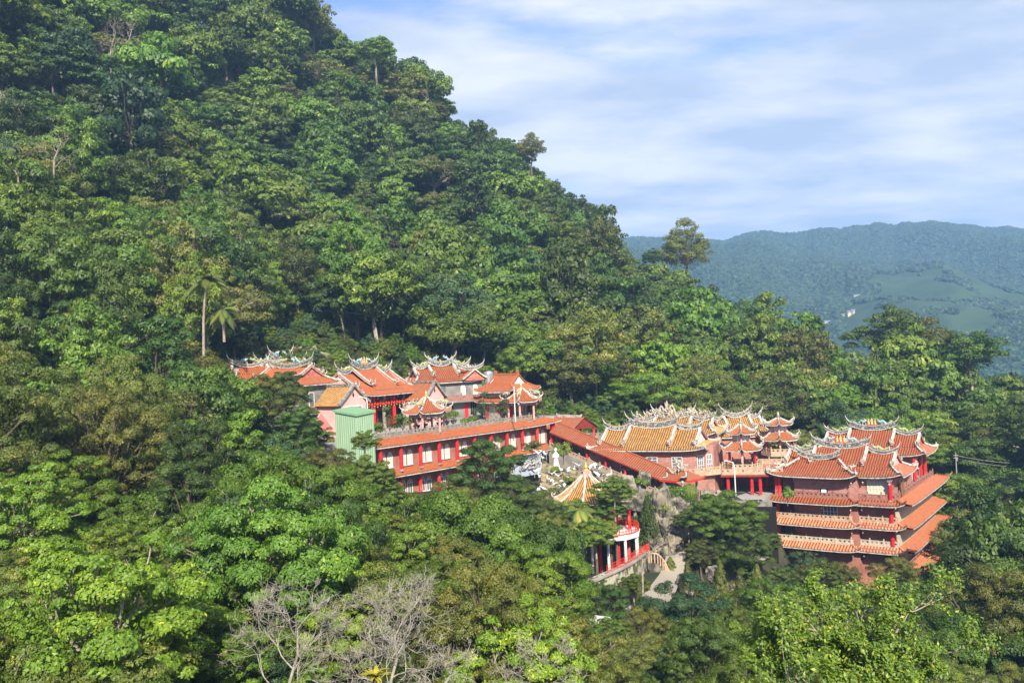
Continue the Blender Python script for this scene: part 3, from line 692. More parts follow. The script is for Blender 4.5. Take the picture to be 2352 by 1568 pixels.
def dragon(par, F, x, y, z, L, H, m, sgn=1, name='dragon_ornament', amp=1.0):
    """coiling ceramic dragon: undulating tapered body, crest, legs, horned head"""
    mb = MB(); n = 18; pts = []; rad = []
    for i in range(n+1):
        t = i/n; pts.append(Vector(F(x+sgn*L*(t-.5), y+.16*math.sin(t*9), z+H*(.28+.22*math.sin(t*11+.5)*amp+.62*t**3))))
        rad.append(0.04+0.15*math.sin(min(1, t*1.25)*math.pi*.62)*(L/3)**.5)
    mb.tube(pts, rad, 6, 0)
    for i in range(2, n, 1):
        p = pts[i]; mb.add([p+Vector((-.05, 0, rad[i]*.6)), p+Vector((.05, 0, rad[i]*.6)), p+Vector((0, .04, rad[i]+.17)), p+Vector((0, -.04, rad[i]*.6))], [(0, 1, 2), (0, 2, 3), (1, 3, 2)], 1)
    hd = pts[-1]; mb.blob(hd+Vector((0, 0, .05)), (.24, .18, .18), 3, 0, 8, 5); sn = Vector(F(x+sgn*(L*.5+.35), y, z+H*.93)); mb.tube([hd, sn], [.15, .08], 6, 1)
    for s in (-.12, .12):
        mb.tube([hd+Vector((0, s, .1)), hd+Vector((-.1, s*1.8, .42)), hd+Vector((-.3, s*2.2, .5))], [.045, .03, .01], 4, 1)
    for i in (5, 10, 14):
        p = pts[i]
        for s in (-1, 1): mb.tube([p, Vector(F(x+sgn*L*(i/n-.5)+.15, y+.3*s, z+.28*H)), Vector(F(x+sgn*L*(i/n-.5)+.05, y+.34*s, z))], [.08, .06, .03], 4, 0)
    tl = pts[0]; mb.tube([tl, tl+Vector((0, 0, .2)), tl+Vector((0, 0, .5))], [.06, .12, .01], 4, 1)
    return mb.build(name, [m, M_PALE], par, smooth=False)
def figures(par, F, x, y, z, s=1.0, n=3, name='deity_figures', m=None):
    mb = MB(); w = .62*s
    pts = [F(x-n*w*.5-.1, y, z), F(x+n*w*.5+.1, y, z)]; sweep(mb, pts, .4*s, .14*s, 1)
    for i in range(n):
        px = x+(i-(n-1)/2)*w; hh = s*(1.0 if i == (n-1)/2 else .88)
        mb.lathe([(.24*hh, 0), (.26*hh, .2*hh), (.17*hh, .55*hh), (.22*hh, .75*hh), (.1*hh, .9*hh)], 8, 0, F(px, y, z+.14*s))
        mb.blob(F(px, y, z+.14*s+1.03*hh), (.13*hh, .13*hh, .16*hh), i, 0, 7, 5, .05); mb.lathe([(.12*hh, 0), (.05*hh, .18*hh)], 6, 2, F(px, y, z+.14*s+1.14*hh))
        mb.tube([F(px-.22*hh, y, z+.9*hh), F(px-.14*hh, y+.2*hh, z+.62*hh), F(px+.02, y+.26*hh, z+.7*hh)], [.07*hh, .06*hh, .05*hh], 5, 0)
    return mb.build(name, [m or M_DYEL, M_BRED, M_GOLD], par)
def curl_orn(mb, F, x, y, z, s=1.0, sgn=1, m=0):
    for k, (L, hgt) in enumerate(((1.0, .9), (.7, .55), (.45, .95))):
        q = [F(x+sgn*s*L*a, y, z+s*hgt*b) for a, b in ((-.8, 0), (-.3, .08), (.15, .3), (.3, .7), (.1, 1.0), (-.15, .85))]
        mb.tube(q, [.11*s, .12*s, .1*s, .08*s, .05*s, .02*s], 5, m)
def xroof(par, cx, cy, a, w, d, zr, ze, tm, e=1.3, kf=0.55, zk=0.42, centre=None, up=0.55, gable=M_RTRIM, ridge=True, orn='dragon', tips=1.5, sides=(1, 1), back=True, figs=True, crv=1.0, seed=1, verges=True, rh=0.75):
    """hip-and-gable roof over a body; ridge along the local x; returns the roof object (a part) with its trims as sub-parts"""
    hw = w/2; yk = d/2*kf; zkk = ze+(zr-ze)*zk; mb = MB()
    FF = FR(cx, cy, a); FB = FR(cx, cy, a+math.pi)
    for F, on in ((FF, True), (FB, back)):
        if not on: continue
        if centre:
            cw, dz = centre
            tile_slope(mb, F, cw/2, cw/2, 0, yk, zr+dz, zkk+dz*.6)
            for sg in (-1, 1):
                G = (lambda sg, F: (lambda x, y, z: F(sg*(cw/2+(hw-cw/2)/2)+x, y, z)))(sg, F); tile_slope(mb, G, (hw-cw/2)/2, (hw-cw/2)/2, 0, yk, zr, zkk)
            tile_slope(mb, F, cw/2, cw/2, yk, yk+(d/2-yk)*.45, zkk+dz*.6, zkk+(ze-zkk)*.45+.02, rows=3)
        else: tile_slope(mb, F, hw, hw, 0, yk, zr, zkk)
        tile_slope(mb, F, hw, (hw+e, hw+e), yk, d/2, zkk, ze, up=(up, up), sag=1.12, rows=5, flare=.25)
    Fs = []
    for sg, on in ((-1, sides[0]), (1, sides[1])):
        if not on: continue
        G = FR(cx+sg*hw*math.cos(a), cy+sg*hw*math.sin(a), a+sg*math.pi/2)
        tile_slope(mb, G, yk, d/2, 0, e, zkk, ze, up=(up, up), sag=1.1, rows=4, flare=.2); Fs.append((sg, G))
    r = mb.build('roof', tm, par)
    et = MB(); eu = MB()
    for F, wb, y in [(FF, hw+e, d/2)]+([(FB, hw+e, d/2)] if back else [])+[(G, d/2, e) for _, G in Fs]:
        fl = .25 if y == d/2 else .2
        q = eave_pts(F, wb, y-.04, ze-.2, (up, up), flare=fl); sweep(et, q, .14, .17, 0)
        # boarded underside from the eave back to the wall
        q2 = eave_pts(F, max(wb-1.0, .3), max(y-1.15, .1), ze-.02, (0, 0)); q1 = eave_pts(F, wb-.05, y-.1, ze-.18, (up, up), flare=fl); eu.strip(q1, q2, 0)
    et.build('eave_trim', M_TRIM, r); eu.build('soffit', M_DRED, r)
    gb = MB()
    for sg, G in Fs:
        gb.prism([G(-yk, -.12, zkk), G(yk, -.12, zkk), G(0, -.12, zr-.05)], Vector(G(0, -.3, 0))-Vector(G(0, -.12, 0)), 0)
    if Fs: gb.build('gable_wall', gable, r)
    if verges:
        vx = [-hw, hw]+([-centre[0]/2, centre[0]/2] if centre else [])
        for F in (FF, FB) if back else (FF,):
            for i, x in enumerate(vx):
                dz = centre[1] if centre and i > 1 else 0
                verge(r, F, x, 0, zr+dz+.05, yk+(.5 if i > 1 else .1), zkk+dz*.6+.02-(.2 if i > 1 else 0), seed=seed+i, fig=(F is FF))
            for sg in (-1, 1):
                hp = MB(); q = [F(sg*(hw+t*(e+.15)), yk+(d/2+.2-yk)*t, zkk+(ze-zkk)*t+up*t**5+.08) for t in [i/7 for i in range(8)]]
                if (sg < 0 and not sides[0]) or (sg > 0 and not sides[1]): continue
                sweep(hp, q, .28, .3, 0, zoff=0); curl_orn(hp, F, sg*(hw+e*.9), d/2-.1, ze+up+.2, .62, sg, 0)
                hp.build('hip_ridge', M_TRIM, r)
    if ridge:
        if centre:
            cw, dz = centre
            swallow_ridge(r, FF, -cw/2-.2, cw/2+.2, zr+dz, rh+.2, crv, tips)
            swallow_ridge(r, FF, -hw-.2, -cw/2-.1, zr, rh*.8, crv*.75, tips*.85, tips=(1, 0), pw=2.0); swallow_ridge(r, FF, cw/2+.1, hw+.2, zr, rh*.8, crv*.75, tips*.85, tips=(0, 1), pw=2.0)
            zc = zr+dz+rh+.25
            if orn:
                if figs: figures(r, FF, 0, 0, zc, .95)
                dragon(r, FF, -cw*.30, 0, zc+.1, cw*.30, 1.0, M_DBLU, 1); dragon(r, FF, cw*.30, 0, zc+.1, cw*.30, 1.0, M_DBLU, -1)
                q = (hw-cw/2)
                if q > 2.2:
                    dragon(r, FF, -cw/2-q*.5, 0, zr+rh*.85, q*.55, .8, M_DGRN, 1); dragon(r, FF, cw/2+q*.5, 0, zr+rh*.85, q*.55, .8, M_DGRN, -1)
        else:
            swallow_ridge(r, FF, -hw-.15, hw+.15, zr, rh, crv, tips)
            if orn:
                dragon(r, FF, -hw*.45, 0, zr+rh+crv*.2, hw*.6, .8, M_DBLU, 1); dragon(r, FF, hw*.45, 0, zr+rh+crv*.2, hw*.6, .8, M_DGRN, -1)
    return r
def hexroof(par, cx, cy, r, zt, ze, tm, n=6, rt=.35, up=.5, a0=0.0, finial=M_GOLD, drag=False, hip=M_TRIM, sag=1.5, fin=1.0):
    mb = MB(); et = MB(); tn = math.tan(math.pi/n); eu = MB()
    for k in range(n):
        F = FR(cx, cy, a0+2*math.pi*k/n)
        tile_slope(mb, F, rt*tn, r*tn, rt, r, zt, ze, up=(up, up), sag=sag, rows=7, pitch=.34)
        q = eave_pts(F, r*tn, r-.03, ze-.18, (up, up)); sweep(et, q, .13, .16)
        eu.strip(eave_pts(F, r*tn-.05, r-.08, ze-.17, (up, up)), eave_pts(F, r*.6*tn, r*.6, ze-.05), 0)
    o = mb.build('roof', tm, par); et.build('eave_trim', M_TRIM, o); eu.build('soffit', M_DRED, o)
    for k in range(n):
        F = FR(cx, cy, a0+2*math.pi*k/n); hb = MB(); q = []
        for i in range(9):
            t = i/8; q.append(F((rt+(r-rt)*t)*tn, rt+(r-rt)*t, zt+(ze-zt)*(1-(1-t)**sag)+up*t**6+.04))
        sweep(hb, q, .26, .26)
        G = FR(cx, cy, a0+2*math.pi*k/n+math.pi/n); rr = r/math.cos(math.pi/n)
        c = [G(0, rr+a_, ze+up+b_) for a_, b_ in ((-.35, .15), (.1, .3), (.32, .6), (.2, .95), (-.02, .8))]; hb.tube(c, [.13, .12, .09, .06, .02], 5)
        hb.build('hip_ridge', hip, o)
        if drag:
            G2 = FR(cx, cy, a0+2*math.pi*k/n+math.pi/n-math.pi/2)
            sl = (ze-zt)/(r-rt); GG = (lambda G2: (lambda x, y, z: G2(x, y, z)))(G2)
            dragon(o, FR(cx, cy, a0+2*math.pi*k/n+math.pi/n-math.pi/2, 0, sl*.62), r*.78, 0, zt+.25, r*.42, .75, M_DGRN if k % 2 else M_FIG, 1)
    fb = MB(); fb.lathe([(.42*fin, 0), (.45*fin, .12*fin), (.2*fin, .2*fin), (.3*fin, .45*fin), (.14*fin, .62*fin), (.2*fin, .8*fin), (.03, 1.25*fin)], 8, 0, (cx, cy, zt)); fb.build('finial', finial, o)
    return o
def column(par, x, y, z0, z1, r=.3, m=None, base=True, name='column'):
    mb = MB(); mb.lathe([(r, 0), (r, (z1-z0)*.97), (r*.9, z1-z0)], 12, 0, (x, y, z0))
    if base: mb.lathe([(r*1.35, -.02), (r*1.4, .12), (r*1.15, .25), (r*1.0, .3)], 12, 1, (x, y, z0))
    return mb.build(name, [m or M_CRED, M_STONE], par, smooth=False)
def bracket(par, x, y, z, s=1.0, a=0.0):
    """hanging carved bracket with a lotus drop"""
    mb = MB(); F = FR(x, y, a)
    for i in range(4):
        w = (.85-.18*i)*s; pts = [F(-w, 0, z-.2*i*s), F(w, 0, z-.2*i*s)]; sweep(mb, pts, .18*s, .17*s)
    mb.lathe([(.05*s, -1.35*s), (.2*s, -1.15*s), (.24*s, -.95*s), (.12*s, -.75*s)], 7, 0, F(0, .15*s, z))
    return mb.build('hanging_bracket', M_BRKT, par)
_post = {}
def post_mesh(m, h, w=.2):
    k = (m.name, h, w)
    if k not in _post:
        mb = MB(); mb.box(-w/2, w/2, -w/2, w/2, 0, h*.86); mb.lathe([(w*.35, 0), (w*.6, .05*h), (w*.62, .12*h), (w*.2, .2*h)], 7, 0, (0, 0, h*.86))
        me = bpy.data.meshes.new('post'); me.from_pydata(mb.v, [], mb.f); me.materials.append(m); me.update(); _post[k] = me
    return _post[k]
def balustrade(par, pts, m, h=1.0, cell=.8, step=2.2, name='balustrade', posts=True, holes=True):
    """cast balustrade through local points: rails, pierced panels, capped posts as its own pieces"""
    mb = MB(); pp = []
    for a, b in zip(pts[:-1], pts[1:]):
        a = Vector(a); b = Vector(b); L = (b-a).length; n = max(1, round(L/step)); d = (b-a)/n
        sweep(mb, [a, b], .16, .12, zoff=.02); sweep(mb, [a, b], .16, .11, zoff=h*.80); sweep(mb, [a, b], .12, .07, zoff=h*.30)
        nc = max(1, round(L/cell)); nrm = Vector((-(b-a).y, (b-a).x, 0)).normalized()*.045; du = (b-a)/nc
        z0, z1 = .36*h, .82*h
        for i in range(nc):
            o = a+du*i; U = Vector((0, 0, 1))
            for off in (nrm, -nrm):
                q = lambda u, v: o+du*u+U*(z0+(z1-z0)*v)+off
                TL, TR, BL, BR, Nn, E, S_, W_ = q(0, 1), q(1, 1), q(0, 0), q(1, 0), q(.5, .88), q(.8, .5), q(.5, .12), q(.2, .5)
                if holes: mb.add([TL, TR, BR, BL, Nn, E, S_, W_], [(0, 1, 4), (1, 2, 5), (2, 3, 6), (3, 0, 7), (0, 4, 7), (1, 5, 4), (2, 6, 5), (3, 7, 6)])
                else: mb.add([TL, TR, BR, BL], [(0, 1, 2, 3)])
            q0 = o+U*.12*h; mb.add([q0+nrm, q0+du+nrm, q0+du+U*.2*h+nrm, q0+U*.2*h+nrm, q0-nrm, q0+du-nrm, q0+du+U*.2*h-nrm, q0+U*.2*h-nrm], [(0, 1, 2, 3), (4, 5, 6, 7)])
        for i in range(n+1):
            p = a+d*i
            if not pp or (pp[-1]-p).length > .3: pp.append(p)
    o = mb.build(name, m, par)
    if posts:
        for p in pp:
            q = bpy.data.objects.new('post', post_mesh(m, h*1.25)); link(q); q.parent = o; q.location = p
    return o
def window(par, F, x, z, w, h, fm=None, pm=None, bars=(2, 3), arch=False, sill=True, name='window'):
    """frame proud of the wall, panes set in it; F's y is outward from the wall face"""
    fm = fm or M_FRAME; pm = pm or M_PANE; mb = MB(); t = .09
    def bx(x0, x1, y0, y1, z0, z1, m_=0, b=mb):
        v = [F(a, c, d_) for d_ in (z0, z1) for c in (y0, y1) for a in (x0, x1)]
        b.add(v, [(0, 2, 3, 1), (4, 5, 7, 6), (0, 1, 5, 4), (2, 6, 7, 3), (0, 4, 6, 2), (1, 3, 7, 5)], m_)
    bx(x-w/2-t, x-w/2, 0, .1, z, z+h); bx(x+w/2, x+w/2+t, 0, .1, z, z+h); bx(x-w/2-t, x+w/2+t, 0, .11, z-t, z)
    if not arch: bx(x-w/2-t, x+w/2+t, 0, .11, z+h, z+h+t)
    for i in range(1, bars[0]): xx = x-w/2+w*i/bars[0]; bx(xx-.035, xx+.035, .02, .085, z, z+h)
    for j in range(1, bars[1]): zz = z+h*j/bars[1]; bx(x-w/2, x+w/2, .02, .08, zz-.03, zz+.03)
    pn = MB(); bx(x-w/2, x+w/2, .01, .035, z, z+h, 0, pn)
    if arch:
        n = 8; arc = [(x+w/2*math.cos(math.pi*i/n), z+h+w*.62*math.sin(math.pi*i/n)) for i in range(n+1)]
        sweep_pts = [F(a_, .06, b_) for a_, b_ in arc]; mb.tube(sweep_pts, .06, 4, 0)
        bx(x-w/2-t, x+w/2+t, 0, .1, z+h-.05, z+h+.04)
        for a_ in (45, 90, 135): mb.bar(F(x, .06, z+h), F(x+w*.46*math.cos(R(a_)), .06, z+h+w*.58*math.sin(R(a_))), .05, .05)
        pn.prism([F(a_, .01, b_) for a_, b_ in arc], Vector(F(0, .03, 0))-Vector(F(0, .01, 0)))
    o = mb.build(name, fm, par); pn.build('pane', pm, o)
    if sill:
        sl = MB(); bx(x-w/2-.18, x+w/2+.18, .0, .2, z-t-.1, z-t-.002, 0, sl); sl.build('sill', M_TRIM, o)
    return o
def skirt(par, F, wl, wr, run, z0, z1, tm, up=(.5, .5), hipl=True, hipr=True, name='eave_roof', y0=0.0):
    """tiled skirt roof round a storey; hip ends reach out past wl / wr by the run"""
    mb = MB(); tile_slope(mb, F, (wl, wr), (wl+(run if hipl else 0), wr+(run if hipr else 0)), y0, y0+run, z0, z1, up=up, sag=1.15, rows=4, pitch=.5, amp=.14)
    o = mb.build(name, tm, par); wb = (wl+(run if hipl else 0), wr+(run if hipr else 0))
    et = MB(); sweep(et, eave_pts(F, wb, y0+run-.04, z1-.17, up), .12, .15); et.build('eave_trim', M_TRIM, o)
    eu = MB(); eu.strip(eave_pts(F, (wb[0]-.05, wb[1]-.05), y0+run-.1, z1-.16, up), eave_pts(F, (wl, wr), y0+.1, z1-.1), 0); eu.build('soffit', M_DRED, o)
    for sg, on, w_ in ((-1, hipl, wl), (1, hipr, wr)):
        if not on: continue
        hb = MB(); q = [F(sg*(w_+run*t), y0+run*t, z0+(z1-z0)*t+up[0 if sg < 0 else 1]*t**6+.05) for t in [i/6 for i in range(7)]]
        sweep(hb, q, .26, .24, 0)
        for i in range(1, 7): hb.tube([q[i], Vector(q[i])+Vector((0, 0, .5))], [.09, .02], 4)
        c = [F(sg*(w_+run+a_), y0+run+a_, z1+up[0 if sg < 0 else 1]+b_) for a_, b_ in ((-.1, .2), (.2, .35), (.3, .65), (.15, .9))]; hb.tube(c, [.13, .11, .08, .02], 5)
        hb.build('hip_ridge', tm, o)
    return o
def body(par, x0, x1, y0, y1, z0, z1, m, name='wall'):
    mb = MB(); mb.box(x0, x1, y0, y1, z0, z1); return mb.build(name, m, par)
def lantern_row(par, pts, m=None, r=.28):
    for p in pts:
        mb = MB(); mb.lathe([(r*.4, -r*1.1), (r*.9, -r*.7), (r, 0), (r*.9, r*.7), (r*.4, r*1.1)], 9, 0, p); mb.lathe([(r*.42, 0), (r*.42, .08)], 8, 1, (p[0], p[1], p[2]+r*1.1)); mb.lathe([(.03, 0), (.1, -.3)], 5, 1, (p[0], p[1], p[2]-r*1.1))
        mb.build('lantern', [m or M_BRED, M_GOLD], par)
# ---------------------------------------------------------------- the temple buildings
def base_at(px, py, Y, zb): p = P(px, py, Y); return Vector((p.x, p.y, zb)), p.z-zb
def W2L(root, p):
    """world point -> a root's local frame"""
    c, s = math.cos(root.rotation_euler.z), math.sin(root.rotation_euler.z); d = Vector(p)-root.location
    return Vector((d.x*c+d.y*s, -d.x*s+d.y*c, d.z))
# ---- L: four storey stepped hall at the right
o_, _ = base_at(2081, 1163, 140, -43)
def stepped_hall():
    h = empty('stepped_hall', o_, R(-36), 'large pink brick hall with stacked orange eaves, beige balconies and dragon ridged roofs', 'temple hall')
    LV = [-27.4+43, -31.1+43, -34.9+43]; F0 = FR(0, 0, 0); side = FR(0, 0, math.pi/2)
    # walls: left set-back bay, main front bay, right bay
    for k, z1 in enumerate([LV[0]+4.5, LV[0]-.1, LV[1]-.1, LV[2]-.1]):
        z0 = ([LV[0]+.55] + [LV[1]+.55, LV[2]+.55, -2])[k]
        ymax = 15.5 if k == 0 else 31
        body(h, -17.9, -7.6, .9, ymax, z0, z1, M_BRICK if k == 0 else M_BRICK2); body(h, -7.6, -2.3, 2.2, ymax-.1, z0+.02, z1-.02, M_BRICK if k == 0 else M_BRICK2)
        body(h, -21.0, -17.9, 4.2, ymax-.2, z0+.01, z1-.01, M_BRICK2)
        for cx_, cy_ in ((-20.9, .8), (-2.6, 1.5), (-2.6, 6.5)): column(h, cx_, cy_, z0, z1+.1, .33)
        fl = MB(); fl.box(-21.3, -1.9, .3 if k else .25, ymax+.1, z0-.75, z0-.02); fl.build('floor_slab', M_BRICK2, h)
    # skirts and balconies front and side
    for k, z in enumerate(LV):
        tm = T_RED if k == 0 else T_PALE; bm = (M_BROWN, M_BUFF, M_PALEST)[k]
        Fa = FR(-14.2, .35, 0); skirt(h, Fa, 6.9, 5.5, 1.75, z+.75, z, tm, up=(.55, .5)); Fb = FR(-5.5, 1.3, 0)
        skirt(h, Fb, 2.9, 3.9, 1.5, z+.75, z+.05, tm, up=(0, .6), hipl=False)
        Fc = FR(-1.6, 16.2, math.pi/2); skirt(h, Fc, 14.9, 14.6, 2.3, z+.8, z+.05, (T_OR, T_OR, T_OR)[k], up=(.2, .5), hipl=False)
        balustrade(h, [(-21.0, .55, z+.72), (-8.8, .55, z+.72), (-8.3, 1.5, z+.72), (-1.8, 1.5, z+.72), (-1.8, 30.5, z+.72)], bm, 1.05, .72, 2.5)
        if k: body(h, -2.2, -1.65, 2.4, 30.7, z-2.9+.0, z+.7, M_BEIGE, 'side_wall')
        for bx_ in (-17.5, -13, -8.4, -6.9): bracket(h, bx_, -.4 if bx_ < -8 else .6, z-.15+(4.3 if False else 0), .62)
    body(h, -2.2, -1.65, 2.4, 30.7, LV[0]-2.9, LV[0]+.7, M_BEIGE, 'side_wall')
    Fd = FR(-1.0, 17.0, math.pi/2); skirt(h, Fd, 14.6, 14.2, 2.6, LV[2]-3.4+.6, LV[2]-4.2+.4, T_OR, up=(.2, .5), hipl=False)
    balustrade(h, [(-1.2, 3.2, LV[2]-3.3), (-1.2, 31, LV[2]-3.3)], M_BROWN, 1.1, .72, 2.5); body(h, -2.2, -.9, 2.6, 31, -3, LV[2]-3.3, M_CREAM, 'side_wall')
    # top storey openings
    Ff = FR(0, .9, 0); Fr = FR(0, 2.2, 0)
    window(h, Fr, -4.7, LV[0]+1.7, 3.0, 2.3, M_YFR, M_CURT, (6, 3)); window(h, Ff, -12.9, LV[0]+.95, 1.05, 1.25, M_BLACK, M_PANE, (1, 1))
    cl = MB(); cl.add([Ff(-13.3, .16, LV[0]+2.15), Ff(-12.5, .16, LV[0]+2.15), Ff(-12.45, .2, LV[0]+1.2), Ff(-12.9, .16, LV[0]+1.35), Ff(-13.35, .2, LV[0]+1.1)], [(0, 1, 2, 3, 4)]); cl.build('hanging_shirt', M_CLOTH, h)
    window(h, Ff, -12.0, LV[1]+1.2, 2.1, 2.0, M_FRAME, M_PANE, (4, 2)); window(h, Ff, -14.8, 3.4, 1.7, 2.6, M_DRED, M_PANE, (2, 1))
    dr = MB(); dr.box(-1.62, -1.55, 4.6, 6.6, LV[0]+.8, LV[0]+3.2); dr.build('door', M_WOOD, h)
    for bx_ in (-17.6, -12.7, -8.3): bracket(h, bx_, .2, LV[0]+4.35, .85)
    bracket(h, -6.8, 1.6, LV[0]+4.2, .75); bracket(h, -2.6, 1.2, LV[0]+4.2, .8)
    # roofs of the top storey
    ze = LV[0]+4.45
    r = xroof(h, -11.4, 6.6, 0, 17.6, 11.6, ze+3.1, ze, T_RED, e=1.9, centre=(8.6, .75), up=.75, gable=M_PINKW, tips=2.0, crv=1.15, seed=3)
    mb = MB(); Fp = FR(-14.4, 3.7, 0); zt = ze+2.15
    tile_slope(mb, Fp, 3.3, 7.4, 0, 5.0, zt, ze-.05, up=(.7, .7), sag=1.3); 
    G = FR(-14.4-3.3, 3.7, -math.pi/2); tile_slope(mb, G, (.1, .6), (.1, 5.0), 0, 4.1, zt, ze-.05, up=(0, .7), sag=1.3)
    G = FR(-14.4+3.3, 3.7, math.pi/2); tile_slope(mb, G, (.6, .1), (5.0, .1), 0, 4.1, zt, ze-.05, up=(.7, 0), sag=1.3)
    pr = mb.build('porch_roof', T_RED, h); et = MB(); sweep(et, eave_pts(Fp, 7.4, 4.95, ze-.24, (.7, .7)), .14, .18); et.build('eave_trim', M_TRIM, pr)
    for sg in (-1, 1):
        hb = MB(); q = [Fp(sg*(3.3+4.15*t), 5.05*t, zt+(ze-zt)*(1-(1-t)**1.3)+.7*t**6+.06) for t in [i/9 for i in range(10)]]; sweep(hb, q, .32, .36); curl_orn(hb, Fp, sg*7.2, 4.9, ze+.9, .7, sg)
        hb.build('hip_ridge', M_TRIM, pr); dragon(pr, Fp, sg*5.6, 3.0, ze+1.15, 1.9, .8, M_PALE, sg)
    swallow_ridge(pr, Fp, -3.5, 3.5, zt+.05, .85, 1.25, 1.9)
    # rear hall on the same platform
    g = empty('rear_hall', h.location, R(-36), 'red tiled hall standing behind the stepped hall, open side with red columns', 'temple hall')
    body(g, -18.5, -4.4, 23.0, 30.4, LV[0]+.4, LV[0]+5.2, M_BRICK2); 
    for cx_, cy_ in ((-3.2, 22.2), (-3.2, 27), (-3.2, 31)): column(g, cx_, cy_, LV[0]+.5, LV[0]+5.6, .36)
    window(g, FR(-4.4, 25, math.pi/2), 0, LV[0]+1.4, 1.6, 2.1, M_FRAME, M_CURT, (2, 2)); 
    bd = MB(); bd.box(-4.1, -4.0, 22.6, 24.2, LV[0]+.9, LV[0]+3.4); bd.build('door', M_FRAME, g)
    for y_ in (22.4, 26.8): bracket(g, -2.9, y_, LV[0]+5.2, .8, math.pi/2)
    xroof(g, -11.3, 27.0, 0, 16.6, 11.0, LV[0]+8.6, LV[0]+5.4, T_RED, e=1.8, centre=(8.0, .8), up=.7, gable=M_RTRIM, tips=2.0, crv=1.15, seed=9)
    fl = MB(); fl.box(-21.2, -1.9, 15.7, 31.3, LV[0]+.1, LV[0]+.6); fl.build('terrace_floor', M_PAVE, h)
    sr = empty('side_awning', h.location, R(-36), 'pale corrugated awning beside the upper terrace of the stepped hall', 'awning')
    aw = MB(); aw.add([(-3.2, 11, LV[0]+4.3), (-3.2, 20, LV[0]+4.3), (-1.9, 20, LV[0]+3.6), (-1.9, 11, LV[0]+3.6)], [(0, 1, 2, 3)]); aw.build('canopy', M_PINKW, sr)
    ap = MB()
    for y_ in (11.2, 19.8): ap.tube([(-1.95, y_, LV[0]+.6), (-1.95, y_, LV[0]+3.6)], .06, 6)
    ap.build('post', M_METAL, sr)
    # small tiled porch at the foot
    p = P(1790, 1322, 136); pr2 = empty('foot_porch', (p.x, p.y, p.z-2.6), R(-36), 'low porch with a tiled roof half hidden at the foot of the stepped hall', 'porch')
    body(pr2, -3.5, 3.5, -.2, 2.5, -2, 2.2, M_BRICK2); skirt(pr2, FR(0, -.2, 0), 3.2, 3.2, 1.6, 2.9, 2.1, T_PALE, up=(.3, .3))
stepped_hall()

# ---- A: long two storey gallery on the left, terrace on its top
gp0 = P(880, 1023, 137)
def gallery():
    z0 = -26.0; g = empty('long_gallery', (gp0.x, gp0.y, z0-.3), R(47), 'long two storey rose brick gallery with arched white windows and red columns under orange eaves', 'temple gallery')
    ez = gp0.z-z0; L = 42.0
    z2 = ez-4.75
    body(g, -3, L-1.5, 1.7, 5.0, z2+.6, ez+.55, M_BRICK2); body(g, -3, L-1.5, 2.0, 5.1, -2, z2+.3, M_BRICK2)
    F = FR(L/2-1.5, 2.5, 0); skirt(g, F, L/2+1.5, L/2, 2.5, ez+1.05, ez, T_OR, up=(0, .5), hipl=False)
    F2 = FR(L/2-1.5, 1.75, 0); skirt(g, F2, L/2+1.5, L/2+.2, 2.0, z2+.85, z2, T_OR, up=(0, .3), hipl=False)
    Fw = FR(0, 1.7, 0); Fl = FR(0, 2.0, 0)
    n = 10; st = (L-2)/n
    for i in range(n+1):
        x = -.2+i*st*1.02
        if x > L-2: break
        column(g, x+.2, .75, z2+.55, ez+.2, .31)
        bracket(g, x+.9, .6, ez-.1, .42); 
        column(g, x+.2, 1.1, 0, z2+.1, .3)
        for dx in (1.35, 2.75):
            if x+dx < L-2.2:
                window(g, Fw, x+dx, z2+1.35, .86, 1.75, M_FRAME, M_CURT, (2, 1), arch=True)
                window(g, Fl, x+dx, z2-3.4, .9, 1.7, M_FRAME, M_PANE, (2, 1), arch=True)
    column(g, L-.6, 1.0, z2-.5, ez+.2, .48); column(g, L+2.2, 1.6, z2-.5, ez-.1, .34)
    bm = MB(); bm.box(-3, L, .9, 1.2, ez-.12, ez+.25); bm.build('lintel', M_WHITEW, g)
    ac = MB(); ac.box(5.2, 6.3, 1.55, 1.98, z2-4.5, z2-3.6, 0); ac.lathe([(.33, 0), (.33, .03)], 12, 1, (0, 0, 0)); ac.build('air_conditioner', [M_FRAME, M_BLACK], g)
    balustrade(g, [(-3.5, 2.7, ez+1.05), (L-3, 2.7, ez+1.05)], M_STONE, .95, .8, 2.1)
    # the court the upper halls stand on
    t = MB(); t.box(-12, L+6, 5.1, 31, -1, ez+.88); o = t.build('upper_court', M_PAVE, None, loc=g.location); o.rotation_euler = g.rotation_euler; tag(o, 'paved upper court behind the gallery', 'court', kind='structure')
    return g, ez
GAL, GEZ = gallery(); TZ = GAL.location.z+GEZ+.9     # level of the upper court
def front_root(name, px, Y, zb, rot, label, cat='temple hall', group=None):
    p = P(px, 900, Y); return empty(name, (p.x, p.y, zb), rot, label, cat, group)

